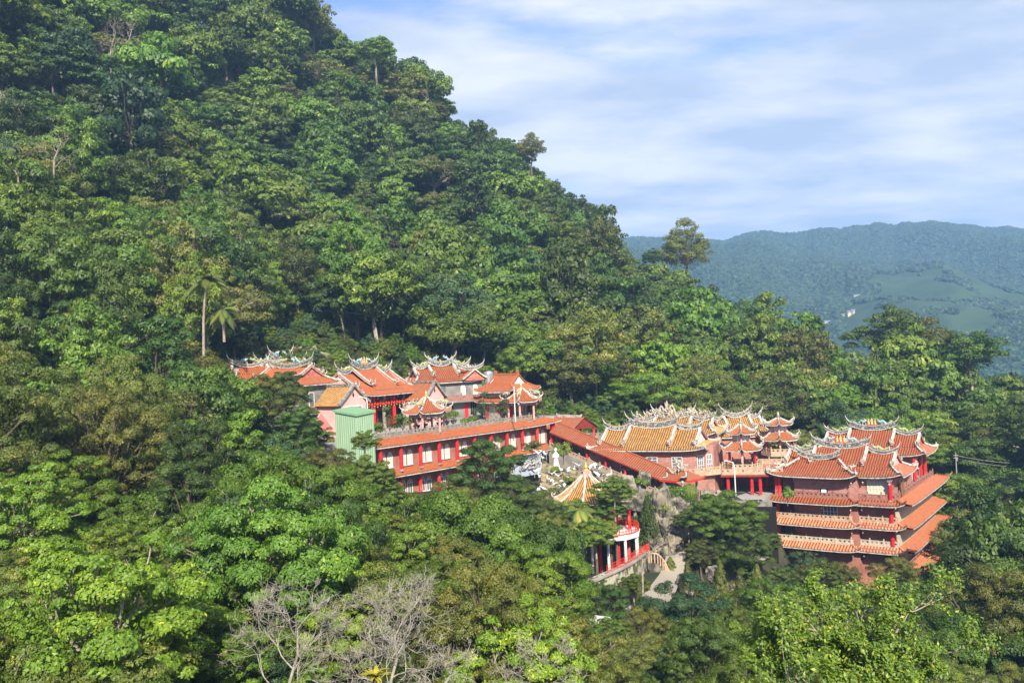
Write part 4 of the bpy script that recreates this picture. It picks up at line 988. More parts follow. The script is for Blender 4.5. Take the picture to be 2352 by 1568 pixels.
# ---- C: main hall of the upper court
def main_hall():
    c = P(905, 905, 163); h = empty('main_hall', (c.x, c.y, TZ), R(54), 'orange roofed main hall with red lanterns and carved dragon columns on the upper court', 'temple hall')
    ze = c.z-TZ+.1
    body(h, -7.4, 7.4, 3.2, 12.2, 0, ze+.3, M_DRED); 
    for i in range(6):
        x = -6.6+i*2.64; column(h, x, 1.4, 0, ze, .34, M_CRED if i % 2 else M_STONE, name='column' if i % 2 else 'carved_column')
    for i in range(9): bracket(h, -7+i*1.75, .8, ze-.05, .55)
    lantern_row(h, [(-5.6+i*.72, .9, ze-1.5-(.2 if i % 2 else 0)) for i in range(16)], r=.26)
    for x in (-4.6, 0, 4.6):
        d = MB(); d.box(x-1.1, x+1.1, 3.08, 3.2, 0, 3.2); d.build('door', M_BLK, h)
    xroof(h, 0, 7.3, 0, 13.4, 15.2, ze+3.9, ze, T_OR, e=1.5, kf=.62, zk=.36, centre=(6.2, .7), up=.5, gable=M_PINKW, tips=2.1, crv=1.35, seed=20, rh=.85)
main_hall()
# ---- B: west wings
def west():
    c = P(731, 884, 152); h = empty('west_wing', (c.x, c.y, TZ), R(54), 'grey brick west wing with a red gable, one window and a brown carved balcony', 'temple wing')
    ze = c.z-TZ+.15
    body(h, -4.4, 4.4, 1.2, 13, 0, ze+.2, M_GREY); F = FR(0, 1.2, 0)
    window(h, F, -.6, 5.1, 1.0, 2.4, M_FRAME, M_PANE, (1, 2)); 
    fl = MB(); fl.box(-4.4, 5.4, -.7, 1.2, 3.9, 4.2); fl.build('balcony_floor', M_GREY, h); balustrade(h, [(-4.3, -.55, 4.2), (5.3, -.55, 4.2)], M_BROWN, 1.1, .8, 1.9)
    xroof(h, 0, 7.2, math.pi/2, 11.0, 10.6, ze+2.9, ze, T_OR, e=1.3, up=.35, gable=M_RTRIM, tips=2.0, crv=1.2, seed=31)
    c = P(600, 868, 158); k = empty('west_shrine', (c.x, c.y, TZ), R(40), 'shrine roof with orange and green dragons at the far left of the temple', 'temple hall')
    ze = c.z-TZ-.1; body(k, -4.2, 4.2, 2, 8, 0, ze+.2, M_GREY)
    xroof(k, 0, 5, 0, 6.6, 8, ze+2.1, ze, T_OR, e=1.1, up=.4, tips=2.2, crv=1.3, seed=35, rh=.6)
    c = P(690, 860, 172); k = empty('west_rear_shrine', (c.x, c.y, TZ), R(54), 'rear shrine behind the west wing with tall swallowtail ridges and blue dragon', 'temple hall')
    ze = c.z-TZ+.2; body(k, -5.2, 5.2, 2, 9, 0, ze+.2, M_GREY)
    xroof(k, 0, 5.5, 0, 11.5, 9, ze+2.0, ze, T_OR, e=1.1, up=.4, tips=2.3, crv=1.5, seed=38, centre=(4.6, .5), figs=False)
west()
def small_house(px, py, Y, label, roofm, w=5.6, d=7.0):
    c = P(px, py, Y); h = empty('gabled_side_hall', (c.x, c.y, TZ), R(54), label, 'side hall'); ze = c.z-TZ
    body(h, -w/2, w/2, .1, d, 0, ze, M_PINKW); mb = MB()
    mb.prism([(-w/2, .1, ze), (w/2, .1, ze), (0, .1, ze+2.6)], (0, .3, 0)); mb.build('gable_wall', M_PINKW, h)
    tb = MB()
    for sg in (-1, 1):
        G = FR(0, d/2-.2, sg*math.pi/2); tile_slope(tb, G, d/2+.1, d/2+.1, 0, w/2+.7, ze+2.75, ze-.35, sag=1.2)
    r = tb.build('roof', roofm, h); vb = MB()
    for sg in (-1, 1):
        q = [(sg*(w/2+.75)*t, -.15, ze+2.85-3.1*(1-(1-t)**1.2)) for t in [i/9 for i in range(10)]]; sweep(vb, q, .42, .5)
    vb.build('verge_ridge', M_DTRIM, r); rb = MB(); sweep(rb, [(0, -.2, ze+2.8), (0, d, ze+2.8)], .34, .45); rb.build('ridge', M_CARVE, r)
    dd = MB(); dd.lathe([(.02, -.5), (.24, 0), (.02, .5)], 4, 0, (0, 0, 0)); o = dd.build('diamond_vent', M_BLK, h); o.location = (0, .08, ze+1.35); o.scale = (1, .3, 1)
    pn = MB(); pn.box(-w*.36, w*.36, .02, .1, ze-1.5, ze-.45, 0); pn.box(-w*.3, w*.3, -.02, .05, ze-1.3, ze-.6, 1); pn.build('relief_panel', [M_FRAME, M_FIG], h)
small_house(813, 925, 150, 'pink gabled side hall with yellow tiles just behind the green shed', T_YEL, 5.8, 6.5)
small_house(1000, 913, 166, 'pink gabled side hall with orange tiles right of the main hall', T_OR, 5.0, 5.5)
def east_wing():
    c = P(1062, 877, 173); h = empty('east_wing', (c.x, c.y, TZ), R(24), 'grey brick east wing with arched windows, long brown balcony and a red gable', 'temple wing'); ze = c.z-TZ+.1
    body(h, -8.5, 4.6, 1.4, 9, 0, ze+.2, M_GREY); F = FR(0, 1.4, 0)
    for x in (.6, 3.2): window(h, F, x, 4.8, .8, 1.6, M_FRAME, M_CURT, (1, 1), arch=True)
    window(h, F, -3.8, 4.3, 1.5, 2.6, M_DTRIM, M_PANE, (2, 1)); window(h, F, -5.6, .8, 2.4, 2.8, M_DTRIM, M_BLK, (6, 1)); window(h, F, -2.2, .9, 1.2, 2.0, M_DTRIM, M_BLK, (4, 1)); window(h, F, 2.6, .9, 1.2, 2.6, M_DTRIM, M_BLK, (3, 1))
    sc = MB(); v = [F(x, .05, z) for x, z in ((.7, .5), (1.5, .5), (1.5, 3.2), (.7, 3.2))]; sc.prism(v, Vector(F(0, .05, 0))-Vector(F(0, 0, 0))); sc.build('red_couplet', M_SPRED, h)
    fl = MB(); fl.box(-6, 5.2, -.4, 1.4, 3.6, 3.95); fl.build('balcony_floor', M_GREY, h); balustrade(h, [(-5.9, -.25, 3.95), (5.1, -.25, 3.95)], M_BROWN, 1.15, .8, 1.9)
    pp_ = MB(); pp_.tube([F(-3.4, .2, 0), F(-3.4, .2, 4)], .08, 6); pp_.build('drain_pipe', M_METAL, h)
    xroof(h, -2.4, 5.2, 0, 11.4, 9.2, ze+2.7, ze, T_RED, e=1.2, up=.3, tips=1.8, crv=1.3, seed=44, centre=(5.2, .4), figs=False)
    mb = MB()
    for sg in (-1, 1):
        G = FR(2.7, 2.6, sg*math.pi/2); tile_slope(mb, G, 2.6, 2.6, 0, 2.6, ze+2.1, ze+.25, sag=1.2)
    r = mb.build('gable_roof', T_RED, h); gw = MB(); gw.prism([(.4, .25, ze+.1), (5.0, .25, ze+.1), (2.7, .25, ze+1.95)], (0, .3, 0)); gw.build('gable_wall', M_RTRIM, r)
    vb = MB()
    for sg in (-1, 1): sweep(vb, [(2.7+sg*2.6*t, 0, ze+2.15-1.85*(1-(1-t)**1.2)) for t in [i/7 for i in range(8)]], .34, .32)
    vb.build('verge_ridge', M_TRIM, r)
    swallow_ridge(r, FR(2.7, 2.4, 0), -2.6, 2.6, ze+2.1, .6, .9, 1.6)
    t = P(1122, 855, 176); tk = empty('water_tank', (t.x, t.y, t.z-2.2), 0, 'shiny steel water tank standing behind the east wing roof', 'water tank'); tb = MB(); tb.lathe([(.9, 0), (.95, .2), (.95, 2.0), (.75, 2.35), (.3, 2.5)], 14, 0); tb.build('tank', M_METAL, tk); lg = MB()
    for a_ in range(4): lg.tube([(.7*math.cos(a_*1.57), .7*math.sin(a_*1.57), 0), (.7*math.cos(a_*1.57), .7*math.sin(a_*1.57), -7)], .06, 5)
    lg.build('stand', M_METAL, tk)
east_wing()
def drum_tower():
    c = P(1172, 900, 168); h = empty('drum_tower', (c.x, c.y, TZ), R(54), 'square two tiered drum tower with plain orange roofs and a white gable', 'tower'); ze1 = -9.35-TZ; ze2 = -7.35-TZ
    body(h, .2, 6.0, .3, 5.6, 0, ze2+.1, M_CREAM); 
    for x, y in ((0, 0), (6.1, 0), (0, 5.8), (6.1, 5.8)): column(h, x, y, 0, ze2+.1, .33)
    body(h, .1, 6.1, .2, 5.7, 0, ze1-2.1, M_STONE, 'base'); pn = MB(); pn.box(.7, 5.5, .2, .31, ze1+.75, ze2-.35); pn.build('painted_panel', M_CREAM, h)
    for a_, cx_, cy_, w_ in ((0, 3.05, 0, 3.1), (-math.pi/2, 0, 2.9, 2.9), (math.pi/2, 6.1, 2.9, 2.9)):
        skirt(h, FR(cx_, cy_, a_), w_, w_, 1.7, ze1+.75, ze1, T_OR, up=(.35, .35))
        for s in (-1, 1): bracket(h, *FR(cx_, cy_, a_)(s*w_, .5, 0)[:2], ze1-.2, .6, a_); bracket(h, *FR(cx_, cy_, a_)(s*w_, .5, 0)[:2], ze2-.2, .6, a_)
    dr = MB(); dr.lathe([(.9, 0), (.9, .1)], 14, 0, (0, 0, 0)); d = dr.build('drum', M_BRED, h); d.location = (.08, 2.9, ze1-1.2); d.rotation_euler = (0, -math.pi/2, 0)
    r = xroof(h, 3.05, 2.9, math.pi/2, 5.6, 9.0, ze2+3.0, ze2, T_OR, e=1.9, up=.45, gable=M_WHITEW, ridge=False, orn=None, verges=False, seed=50)
    rb = MB(); sweep(rb, [(3.05, .2, ze2+3.0), (3.05, 5.7, ze2+3.0)], .4, .35)
    for y in (.3, 5.6): rb.box(2.8, 3.3, y-.25, y+.25, ze2+2.9, ze2+3.9)
    rb.build('ridge', T_OR, r); vb = MB()
    for F in (FR(3.05, 2.9, math.pi/2), FR(3.05, 2.9, -math.pi/2)):
        for x in (-2.8, 2.8):
            sweep(vb, [F(x, 4.5*.55*t, ze2+3.0-(3.0*.58)*(1-(1-t)**1.25)) for t in [i/6 for i in range(7)]], .4, .25)
        for sg in (-1, 1): sweep(vb, [F(sg*(2.8+1.9*t), 2.475+(4.5-2.475)*t, ze2+1.26*(1-t)+.45*t**5+.05) for t in [i/6 for i in range(7)]], .32, .25)
    vb.build('hip_ridge', T_OR, r)
drum_tower()
def pavilion(px, py, Y, zb, r, ht, ze, label, colm, drag=True, n=6, up=.55, group=None, bz=None):
    c = P(px, py, Y); h = empty('hexagonal_pavilion', (c.x, c.y, zb), R(20), label, 'pavilion', group)
    hexroof(h, 0, 0, r, ht, ze, T_OR, n, drag=drag, up=up)
    rr = r*.68/math.cos(math.pi/n)
    for k in range(n):
        a = math.pi/n+2*math.pi*k/n-math.pi/2; x, y = rr*math.cos(a), rr*math.sin(a); column(h, x, y, 0, ze+.2, .19, colm)
        bracket(h, x*1.28, y*1.28, ze-.1, .45, a+math.pi/2)
    lb = MB()
    for k in range(n):
        a = math.pi/n+2*math.pi*k/n-math.pi/2; b = a+2*math.pi/n
        sweep(lb, [(rr*math.cos(a), rr*math.sin(a), ze-.75), (rr*math.cos(b), rr*math.sin(b), ze-.75)], .16, .55)
    lb.build('carved_lintel', M_BRKT, h); fl = MB(); fl.lathe([(rr*1.15, -.6), (rr*1.15, .02)], n, 0, (0, 0, 0), math.pi/n); fl.build('floor', M_STONE, h)
    return h
pavilion(980, 940, 150, TZ, 3.75, 5.8, 3.45, 'orange hexagonal pavilion with green dragons standing on the gallery terrace before the main hall', M_PCOL)
pavilion(1199, 930, 167, TZ, 3.5, 5.8, 3.6, 'orange hexagonal pavilion with pale dragons in front of the drum tower', M_PCOL)

# ---- gatehouse and covered stair
def stair():
    A = P(1284, 985, 167); B = P(1536, 1092, 149.5); d = B-A; L = Vector((d.x, d.y, 0)).length; ang = math.atan2(d.y, d.x); sh = d.z/L
    zb = -29.0; h = empty('covered_stairway', (A.x, A.y, zb), ang, 'long sloping covered stairway with red columns joining the gallery to the lower court', 'covered stairway')
    a0 = A.z-zb; mb = MB()
    F = FR(L/2, 0, 0, 0, sh); Bk = FR(L/2, 0, math.pi, 0, -sh); zmid = a0+sh*L/2
    tile_slope(mb, F, L/2, L/2, 0, 2.7, zmid+1.1, zmid-.3, sag=1.1, amp=.08); tile_slope(mb, Bk, L/2, L/2, 0, 2.7, zmid+1.1, zmid-.3, sag=1.1)
    r = mb.build('roof', T_RED, h); et = MB()
    for y in (-2.65, 2.65): sweep(et, [(0, y, a0-.5), (L, y, a0-.5+sh*L)], .14, .2)
    et.build('eave_trim', M_DRED, r); rd = MB(); sweep(rd, [(0, 0, a0+1.1), (L, 0, a0+1.1+sh*L)], .3, .2); rd.build('ridge', T_RED, r)
    fz = a0-3.3
    n = 6
    for i in range(n):
        x = -.3+i*(L+.2)/(n-.2)
        for y in (-1.9, 1.9): column(h, x, y, fz+sh*x-.1, a0-.25+sh*x, .21, base=False)
    for y in (-2.1, 2.1): balustrade(h, [(-.5, y, fz+sh*-.5), (L+1.0, y, fz+sh*(L+1.0))], M_BUFF, 1.0, .8, 2.4)
    st = MB(); ns = 46
    for i in range(ns):
        x0 = -.5+i*(L+1.5)/ns; zz = fz+sh*x0; st.box(x0, x0+(L+1.5)/ns+.01, -2.0, 2.0, zz-3.2+(i % 2)*.002, zz)
    st.build('steps', M_CONC, h)
    sw = MB()
    for y in (-2.25, 2.02): sw.prism([(-.8, y, fz+.1+sh*-.8), (L+1.1, y, fz+.1+sh*(L+1.1)), (L+1.1, y, -1), (-.8, y, -1)], (0, .23, 0))
    sw.build('retaining_wall', M_CONC, h)
    # landing roof at the foot with its ornament
    zl = a0+sh*L; mb = MB(); G = FR(L+2.2, 0, 0)
    for a_ in (0, math.pi): tile_slope(mb, FR(L+2.0, 0, a_), (2.0, 2.0), (2.0, 2.0), 0, 2.8, zl+1.0, zl-.35, up=(.1, .5) if a_ == 0 else (.5, .1), sag=1.15)
    tile_slope(mb, FR(L+4.0, 0, math.pi/2), .1, 2.8, 0, 1.4, zl+1.0, zl-.35, up=(.5, .5), sag=1.15)
    r2 = mb.build('landing_roof', T_RED, h); et = MB(); sweep(et, eave_pts(FR(L+2.0, 0, 0), (2, 2), 2.75, zl-.58, (.1, .5)), .16, .24); sweep(et, eave_pts(FR(L+4, 0, math.pi/2), 2.8, 1.35, zl-.58, (.5, .5)), .16, .24); et.build('eave_trim', M_BRED, r2)
    dragon(r2, FR(L+2.2, 0, 0), -.2, 1.0, zl+.5, 3.0, 1.9, M_PALE, 1); dragon(r2, FR(L+2.6, 0, 0), .3, .2, zl+.9, 2.2, 2.4, M_PALE, -1)
    cb = MB(); curl_orn(cb, FR(L+2.0, 0, 0), -.9, 2.2, zl, 1.0, 1); curl_orn(cb, FR(L+2, 0, 0), 2.6, 1.8, zl+.2, 1.1, 1); cb.build('curled_ridge_end', M_TRIM, r2)
    for y in (-2.0, 2.0): column(h, L+4.1, y, fz+sh*L-.3, zl-.3, .2, M_BRKT, base=False)
    # gatehouse roof at the head
    g0 = P(1308, 973, 172); g = empty('stair_gatehouse', (g0.x, g0.y, -19.0), R(-50), 'small orange roofed gatehouse at the head of the covered stairway', 'gatehouse'); ze = g0.z+19.0-.9
    mb = MB(); tile_slope(mb, FR(0, 0, 0), 4.2, 4.6, 0, 3.8, ze+2.2, ze, up=(.2, .3), sag=1.15); tile_slope(mb, FR(0, 0, math.pi), 4.2, 4.6, 0, 3.8, ze+2.2, ze, sag=1.15)
    r3 = mb.build('roof', T_RED, g); rb = MB(); sweep(rb, [(-3.2, 0, ze+2.2), (-2.9, 0, ze+2.15), (2.9, 0, ze+2.15), (3.3, 0, ze+2.3)], .3, .5); curl_orn(rb, FR(), -3.4, 0, ze+2.4, .6, -1); curl_orn(rb, FR(), 3.4, 0, ze+2.4, .6, 1); rb.build('ridge', M_TRIM, r3)
    gb = MB()
    for x in (-4.0, 3.8): gb.prism([(x, -3.2, ze+.2), (x, 3.2, ze+.2), (x, 0, ze+2.0)], (.2, 0, 0))
    gb.build('gable_wall', M_DRED, r3)
    for x in (-3.6, 0, 3.6):
        for y in (-2.9, 2.9): column(g, x, y, 0, ze+.2, .26)
    w0 = P(1300, 1010, 176); sw = empty('back_court_wall', (w0.x, w0.y, -21.0), R(-10), 'grey stone balustraded wall and steps behind the gatehouse', 'wall')
    body(sw, 0, 17, 0, .6, -4, 3.4, M_CONC); balustrade(sw, [(0, .3, 3.4), (17, .3, 3.4)], M_STONE, 1.1, .9, 2.2)
stair()

# ---- J: yellow roofed hall
def yellow_hall():
    c = P(1621, 1036, 150); zb = -26.5; h = empty('yellow_roofed_hall', (c.x, c.y, zb), R(-24), 'pink brick hall with a broad yellow tiled roof, white windows and a buff corner balcony', 'temple hall'); ze = c.z-zb+.1
    x1 = -2.2
    ft = [(-22, 1.3), (x1, 1.3), (x1+2.6, 4.3), (x1+2.6, 12.5), (-22, 12.5)]
    wb = MB(); wb.prism([(x, y, -3) for x, y in ft], (0, 0, ze+3.3)); wb.build('wall', M_BRICK, h)
    F = FR(0, 1.3, 0)
    for x in (-14.6, -9.7, -5.3): window(h, F, x, ze-3.4, 1.7, 2.1, M_FRAME, M_PANE, (2, 4))
    ang = math.atan2(3.0, 2.6); mx, my = x1+1.3, 2.8; G = FR(mx, my, ang)
    window(h, G, -.9, ze-3.6, 1.1, 2.5, M_FRAME, M_PANE, (3, 3)); window(h, G, .95, ze-3.5, 1.0, 2.4, M_FRAME, M_PANE, (3, 3))
    fl = MB(); fl.prism([(x, y, ze-4.5) for x, y in ((-9, .2), (x1+.2, .2), (x1+3.8, 3.9), (x1+3.8, 8), (-9, 8))], (0, 0, .45)); fl.build('balcony_floor', M_BUFF, h)
    balustrade(h, [(-9, .3, ze-4.05), (x1+.2, .3, ze-4.05), (x1+3.7, 4.0, ze-4.05), (x1+3.7, 8, ze-4.05)], M_BUFF, 1.05, .8, 1.9)
    for x in (-12.5, -8, -3): bx = MB(); bx.bar(F(x, 0, ze-.9), F(x, 1.0, ze-.15), .14, .14); bx.build('eave_strut', M_BRED, h)
    # roof: long front slope in three lifts with verges, hip at the right
    xroof(h, -10.7, 6.4, 0, 17.2, 12.8, ze+2.9, ze, T_YEL, e=1.9, kf=.8, zk=.2, centre=(8.4, .35), up=.55, gable=M_WHITEW, tips=2.2, crv=1.0, seed=60, figs=False, orn=None, rh=.95)
    # rear worship hall with the great dragon group on its ridge
    k0 = P(1560, 1000, 165); k = empty('rear_worship_hall', (k0.x, k0.y, zb), R(-24), 'worship hall behind the yellow roofed hall, ridge heaped with pale dragons and small pagodas', 'temple hall'); zr = -16.8-zb
    body(k, -10, 6, 0, 9, 0, zr, M_PINKW); r = xroof(k, -2, 4.5, 0, 15, 11, zr+2.2, zr, T_YEL, e=1.4, centre=(7, .5), up=.6, gable=M_WHITEW, tips=2.2, crv=1.1, seed=66, figs=False, orn=None)
    Fk = FR(-2, 4.5, 0); zc = zr+3.3
    for i, (x, s, L_, hh, mm) in enumerate(((-5.6, 1, 3, 1.5, M_PALE), (-2.9, 1, 3.2, 3.0, M_PALE), (.4, -1, 3.2, 3.2, M_PALE), (2.5, 1, 2.6, 2.2, M_PALE), (4.6, -1, 3.0, 1.9, M_PALE), (6.6, -1, 2.6, 1.7, M_FIG), (-1.3, 1, 2.2, 1.9, M_DYEL))):
        dragon(r, Fk, x, .1*(i % 3), zc-.5, L_, hh, mm, s, amp=1.3)
    pg = MB()
    for j in range(6): pg.lathe([(.62-.07*j, 0), (.3-.03*j, .16), (.28-.03*j, .42)], 6, 0, Fk(-1.2, 0, zc+.4+.4*j))
    for j in range(5): pg.lathe([(.5-.06*j, 0), (.25-.03*j, .14), (.22-.03*j, .34)], 6, 0, Fk(-7.2, 0, zc-.7+.33*j))
    pg.build('miniature_pagoda', M_PALE, r)
    ob = MB(); rg = random.Random(3)
    for j in range(46):
        x = rg.uniform(-5.5, 6.5); z = zc-.6+rg.random()**1.5*2.0*math.exp(-((x+.5)/4.5)**2); a = rg.uniform(-.7, .7)
        ob.tube([Fk(x, rg.uniform(-.3, .3), z), Fk(x+a*.4, 0, z+.35), Fk(x+a, 0, z+.8), Fk(x+a*1.3, 0, z+rg.uniform(.9, 1.5))], [.12, .1, .07, .02], 5)
    for j in range(24):
        x = rg.uniform(-5, 6); ob.blob(Fk(x, rg.uniform(-.3, .3), zc-.6+rg.random()*1.2), (.24, .2, .34), j, 0, 6, 4)
    ob.build('ridge_sculpture', M_PALE, r)
yellow_hall()
def rear_yellow():
    c = P(1712, 1003, 171); zb = -26; h = empty('small_yellow_hall', (c.x, c.y, zb), R(6), 'small yellow roofed hall behind the near twin pavilion', 'temple hall'); ze = c.z-zb
    body(h, -5, 5, 1, 8, 0, ze+.2, M_BRICK2); xroof(h, 0, 4.5, 0, 9.4, 8.2, ze+3.1, ze, T_YEL, e=1.0, up=.4, gable=M_WHITEW, tips=2.3, crv=1.3, seed=71, rh=.7, orn=None, centre=(5, .3))
rear_yellow()
def twin(px, Y, zl, zu, zt, zfl, label, rl=3.5, ru=2.6, below=True):
    c = P(px, 1010, Y); zb = zfl; h = empty('two_tiered_pavilion', (c.x, c.y, zb), R(15), label, 'pavilion', 'twin two tiered hexagonal pavilions of the bell and drum')
    a = hexroof(h, 0, 0, rl, zl-zb+1.35, zl-zb, T_OLD, 6, rt=1.45, up=.55, fin=.01); hexroof(h, 0, 0, ru, zt-zb, zu-zb, T_OLD, 6, up=.5, drag=False, finial=M_FIG, fin=1.1)
    for k in range(6):
        q = math.pi/6+math.pi/3*k-math.pi/2
        column(h, 2.5*math.cos(q), 2.5*math.sin(q), 0, zl-zb+.3, .2, M_PCOL if k % 2 else M_CRED); column(h, 1.6*math.cos(q), 1.6*math.sin(q), zl-zb+.9, zu-zb+.2, .14, M_PCOL, base=False)
        bracket(h, 2.9*math.cos(q), 2.9*math.sin(q), zl-zb-.1, .5, q+math.pi/2); bracket(h, 2.0*math.cos(q), 2.0*math.sin(q), zu-zb-.05, .45, q+math.pi/2)
    dr = MB(); dr.lathe([(1.3, zl-zb+1.2), (1.3, zu-zb+.1)], 6, 0, (0, 0, 0), math.pi/6); dr.build('upper_room', M_WHITEW, h)
    fl = MB(); fl.lathe([(3.4, -.5), (3.4, .02)], 6, 0, (0, 0, 0), math.pi/6); fl.build('floor', M_BUFF, h)
    balustrade(h, [(3.3*math.cos(math.pi/6+math.pi/3*k), 3.3*math.sin(math.pi/6+math.pi/3*k), 0) for k in range(7)], M_BUFF, 1.0, .8, 1.7)
    return h
twin(1703, 157, -18.9, -16.1, -14.7, -22.2, 'near two tiered red pavilion standing on the walkway right of the yellow hall')
twin(1790, 168, -18.7, -15.9, -14.9, -21.2, 'far two tiered red pavilion above the left end of the stepped hall')
def bridge():
    a = P(1655, 1085, 156); h = empty('court_bridge', (a.x, a.y, -22.9), R(-14), 'raised walkway with buff balustrade on red columns between the yellow hall and stepped hall', 'walkway')
    body(h, 0, 10.5, -2, 9, -.45, 0, M_BRICK2, 'deck'); balustrade(h, [(0, -1.8, 0), (10.3, -1.8, 0)], M_BUFF, 1.05, .85, 2.2); ft = MB(); ft.box(0, 10.5, -2.1, -2.0, -.4, -.1); ft.build('edge_beam', M_DRED, h)
    for x in (1.2, 5.2, 6.6, 9.8): column(h, x, -1.2, -4.2, -.4, .3)
    for x in (2.4, 8.0): column(h, x, 5, -4.2, -.4, .3)
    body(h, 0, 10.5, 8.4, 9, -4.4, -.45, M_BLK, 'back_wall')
    b = P(1800, 1062, 160); k = empty('upper_walkway', (b.x, b.y, -22.4), R(-20), 'short buff balustraded walkway left of the stepped hall roofs', 'walkway'); body(k, -9, 4, 0, 6, -4, 0, M_BRICK2, 'deck'); balustrade(k, [(-9, .2, 0), (4, .2, 0)], M_BUFF, 1.05, .85, 2.2); window(k, FR(0, 0, 0), -5, -3.0, 1.4, 1.8)
    # court floor between the halls
    c = MB(); c.box(-10, 3, -1.5, 24, -1.2, 0); q = P(1700, 1140, 147); o = c.build('lower_court', M_PAVE, None, loc=(q.x, q.y, -26.5)); o.rotation_euler = (0, 0, R(-30)); tag(o, 'grey paved court between the yellow hall and the stepped hall', 'court', kind='structure')
    q = P(1690, 1148, 143.5); w = empty('court_edge_wall', (q.x, q.y, -26.6), R(-30), 'low stone wall edging the lower court beside the stepped hall', 'wall'); body(w, -2.5, 5.6, 0, .5, -2, .1, M_STONE); balustrade(w, [(-2.5, .25, .1), (5.6, .25, .1)], M_STONE, 1.0, .9, 2.2, holes=False)
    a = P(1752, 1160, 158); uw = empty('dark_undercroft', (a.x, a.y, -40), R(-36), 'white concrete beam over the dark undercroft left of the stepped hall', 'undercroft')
    body(uw, -7.5, 1.0, 4, 4.6, -4, 12.6, M_BLK); bm = MB(); bm.prism([(-7.6, 1.0, 13.2), (.9, 1.0, 13.0), (.9, 1.0, 11.4), (-1.6, 1.0, 12.2), (-7.6, 1.0, 12.5)], (0, .8, 0)); bm.build('beam', M_WHITEW, uw)  # black slab: the undercroft's dark void is painted into its colour
bridge()

# ---- M: garden pavilion
def cone_pav():
    c = P(1349, 1140, 132); zb = -27.2; h = empty('yellow_cone_pavilion', (c.x, c.y, zb), R(10), 'yellow tiled cone roofed pavilion with gold finial and red columns above the garden', 'pavilion')
    hexroof(h, 0, 0, 4.7, -18.7-zb, -22.3-zb, T_YEL, 8, rt=.5, up=.15, sag=1.25, fin=1.5); rb = MB(); rb.box(-.6, .6, -.6, .6, -18.9-zb, -18.1-zb); rb.build('finial_base', M_PCOL, h)
    for k in range(8):
        q = math.pi/8+math.pi/4*k; column(h, 3.7*math.cos(q), 3.7*math.sin(q), 0, 5.0, .27)
    fl = MB(); fl.lathe([(4.6, -5), (4.6, .02)], 16, 0); fl.build('floor', M_STONE, h)
    c = P(1400, 1215, 128); k = empty('white_columned_pavilion', (c.x, c.y, -31.9), R(-28), 'white beamed terrace pavilion with white and red columns and a red railed deck', 'pavilion')
    dk = MB(); dk.lathe([(4.4, 5.0), (4.5, 5.6), (4.2, 5.65)], 10, 0, (0, 0, 0)); dk.build('deck', M_WHITEW, k)
    for i in range(10):
        q = math.pi*2*i/10; column(k, 4.0*math.cos(q), 4.0*math.sin(q), 0, 5.0, .2, M_WHITEW)
    for i in range(6):
        q = math.pi*2*i/6+.3; column(k, 2.6*math.cos(q), 2.6*math.sin(q), 0, 5.0, .27)
    for i in range(5):
        q = math.pi*2*i/5+.3; column(k, 2.9*math.cos(q), 2.9*math.sin(q), 5.6, 9.0, .24)
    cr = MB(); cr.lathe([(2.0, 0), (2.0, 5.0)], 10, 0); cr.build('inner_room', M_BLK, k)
    rl = MB()
    for i in range(26):
        a_ = 2*math.pi*i/26; b_ = 2*math.pi*(i+1)/26; p = Vector((4.2*math.cos(a_), 4.2*math.sin(a_), 5.65)); q = Vector((4.2*math.cos(b_), 4.2*math.sin(b_), 5.65))
        for z in (.1, .5, .95): rl.bar(p+Vector((0, 0, z)), q+Vector((0, 0, z)), .06, .08)
        rl.bar(p, p+Vector((0, 0, 1)), .06, .06, up=(1, 0, 0)); m_ = (p+q)/2; rl.bar(m_, m_+Vector((0, 0, 1)), .18, .05, up=(1, 0, 0))
    rl.build('railing', M_BRED, k); sl = MB(); sl.lathe([(5.4, -3), (5.4, .02)], 16, 0); sl.build('base', M_CONC, k)
cone_pav()
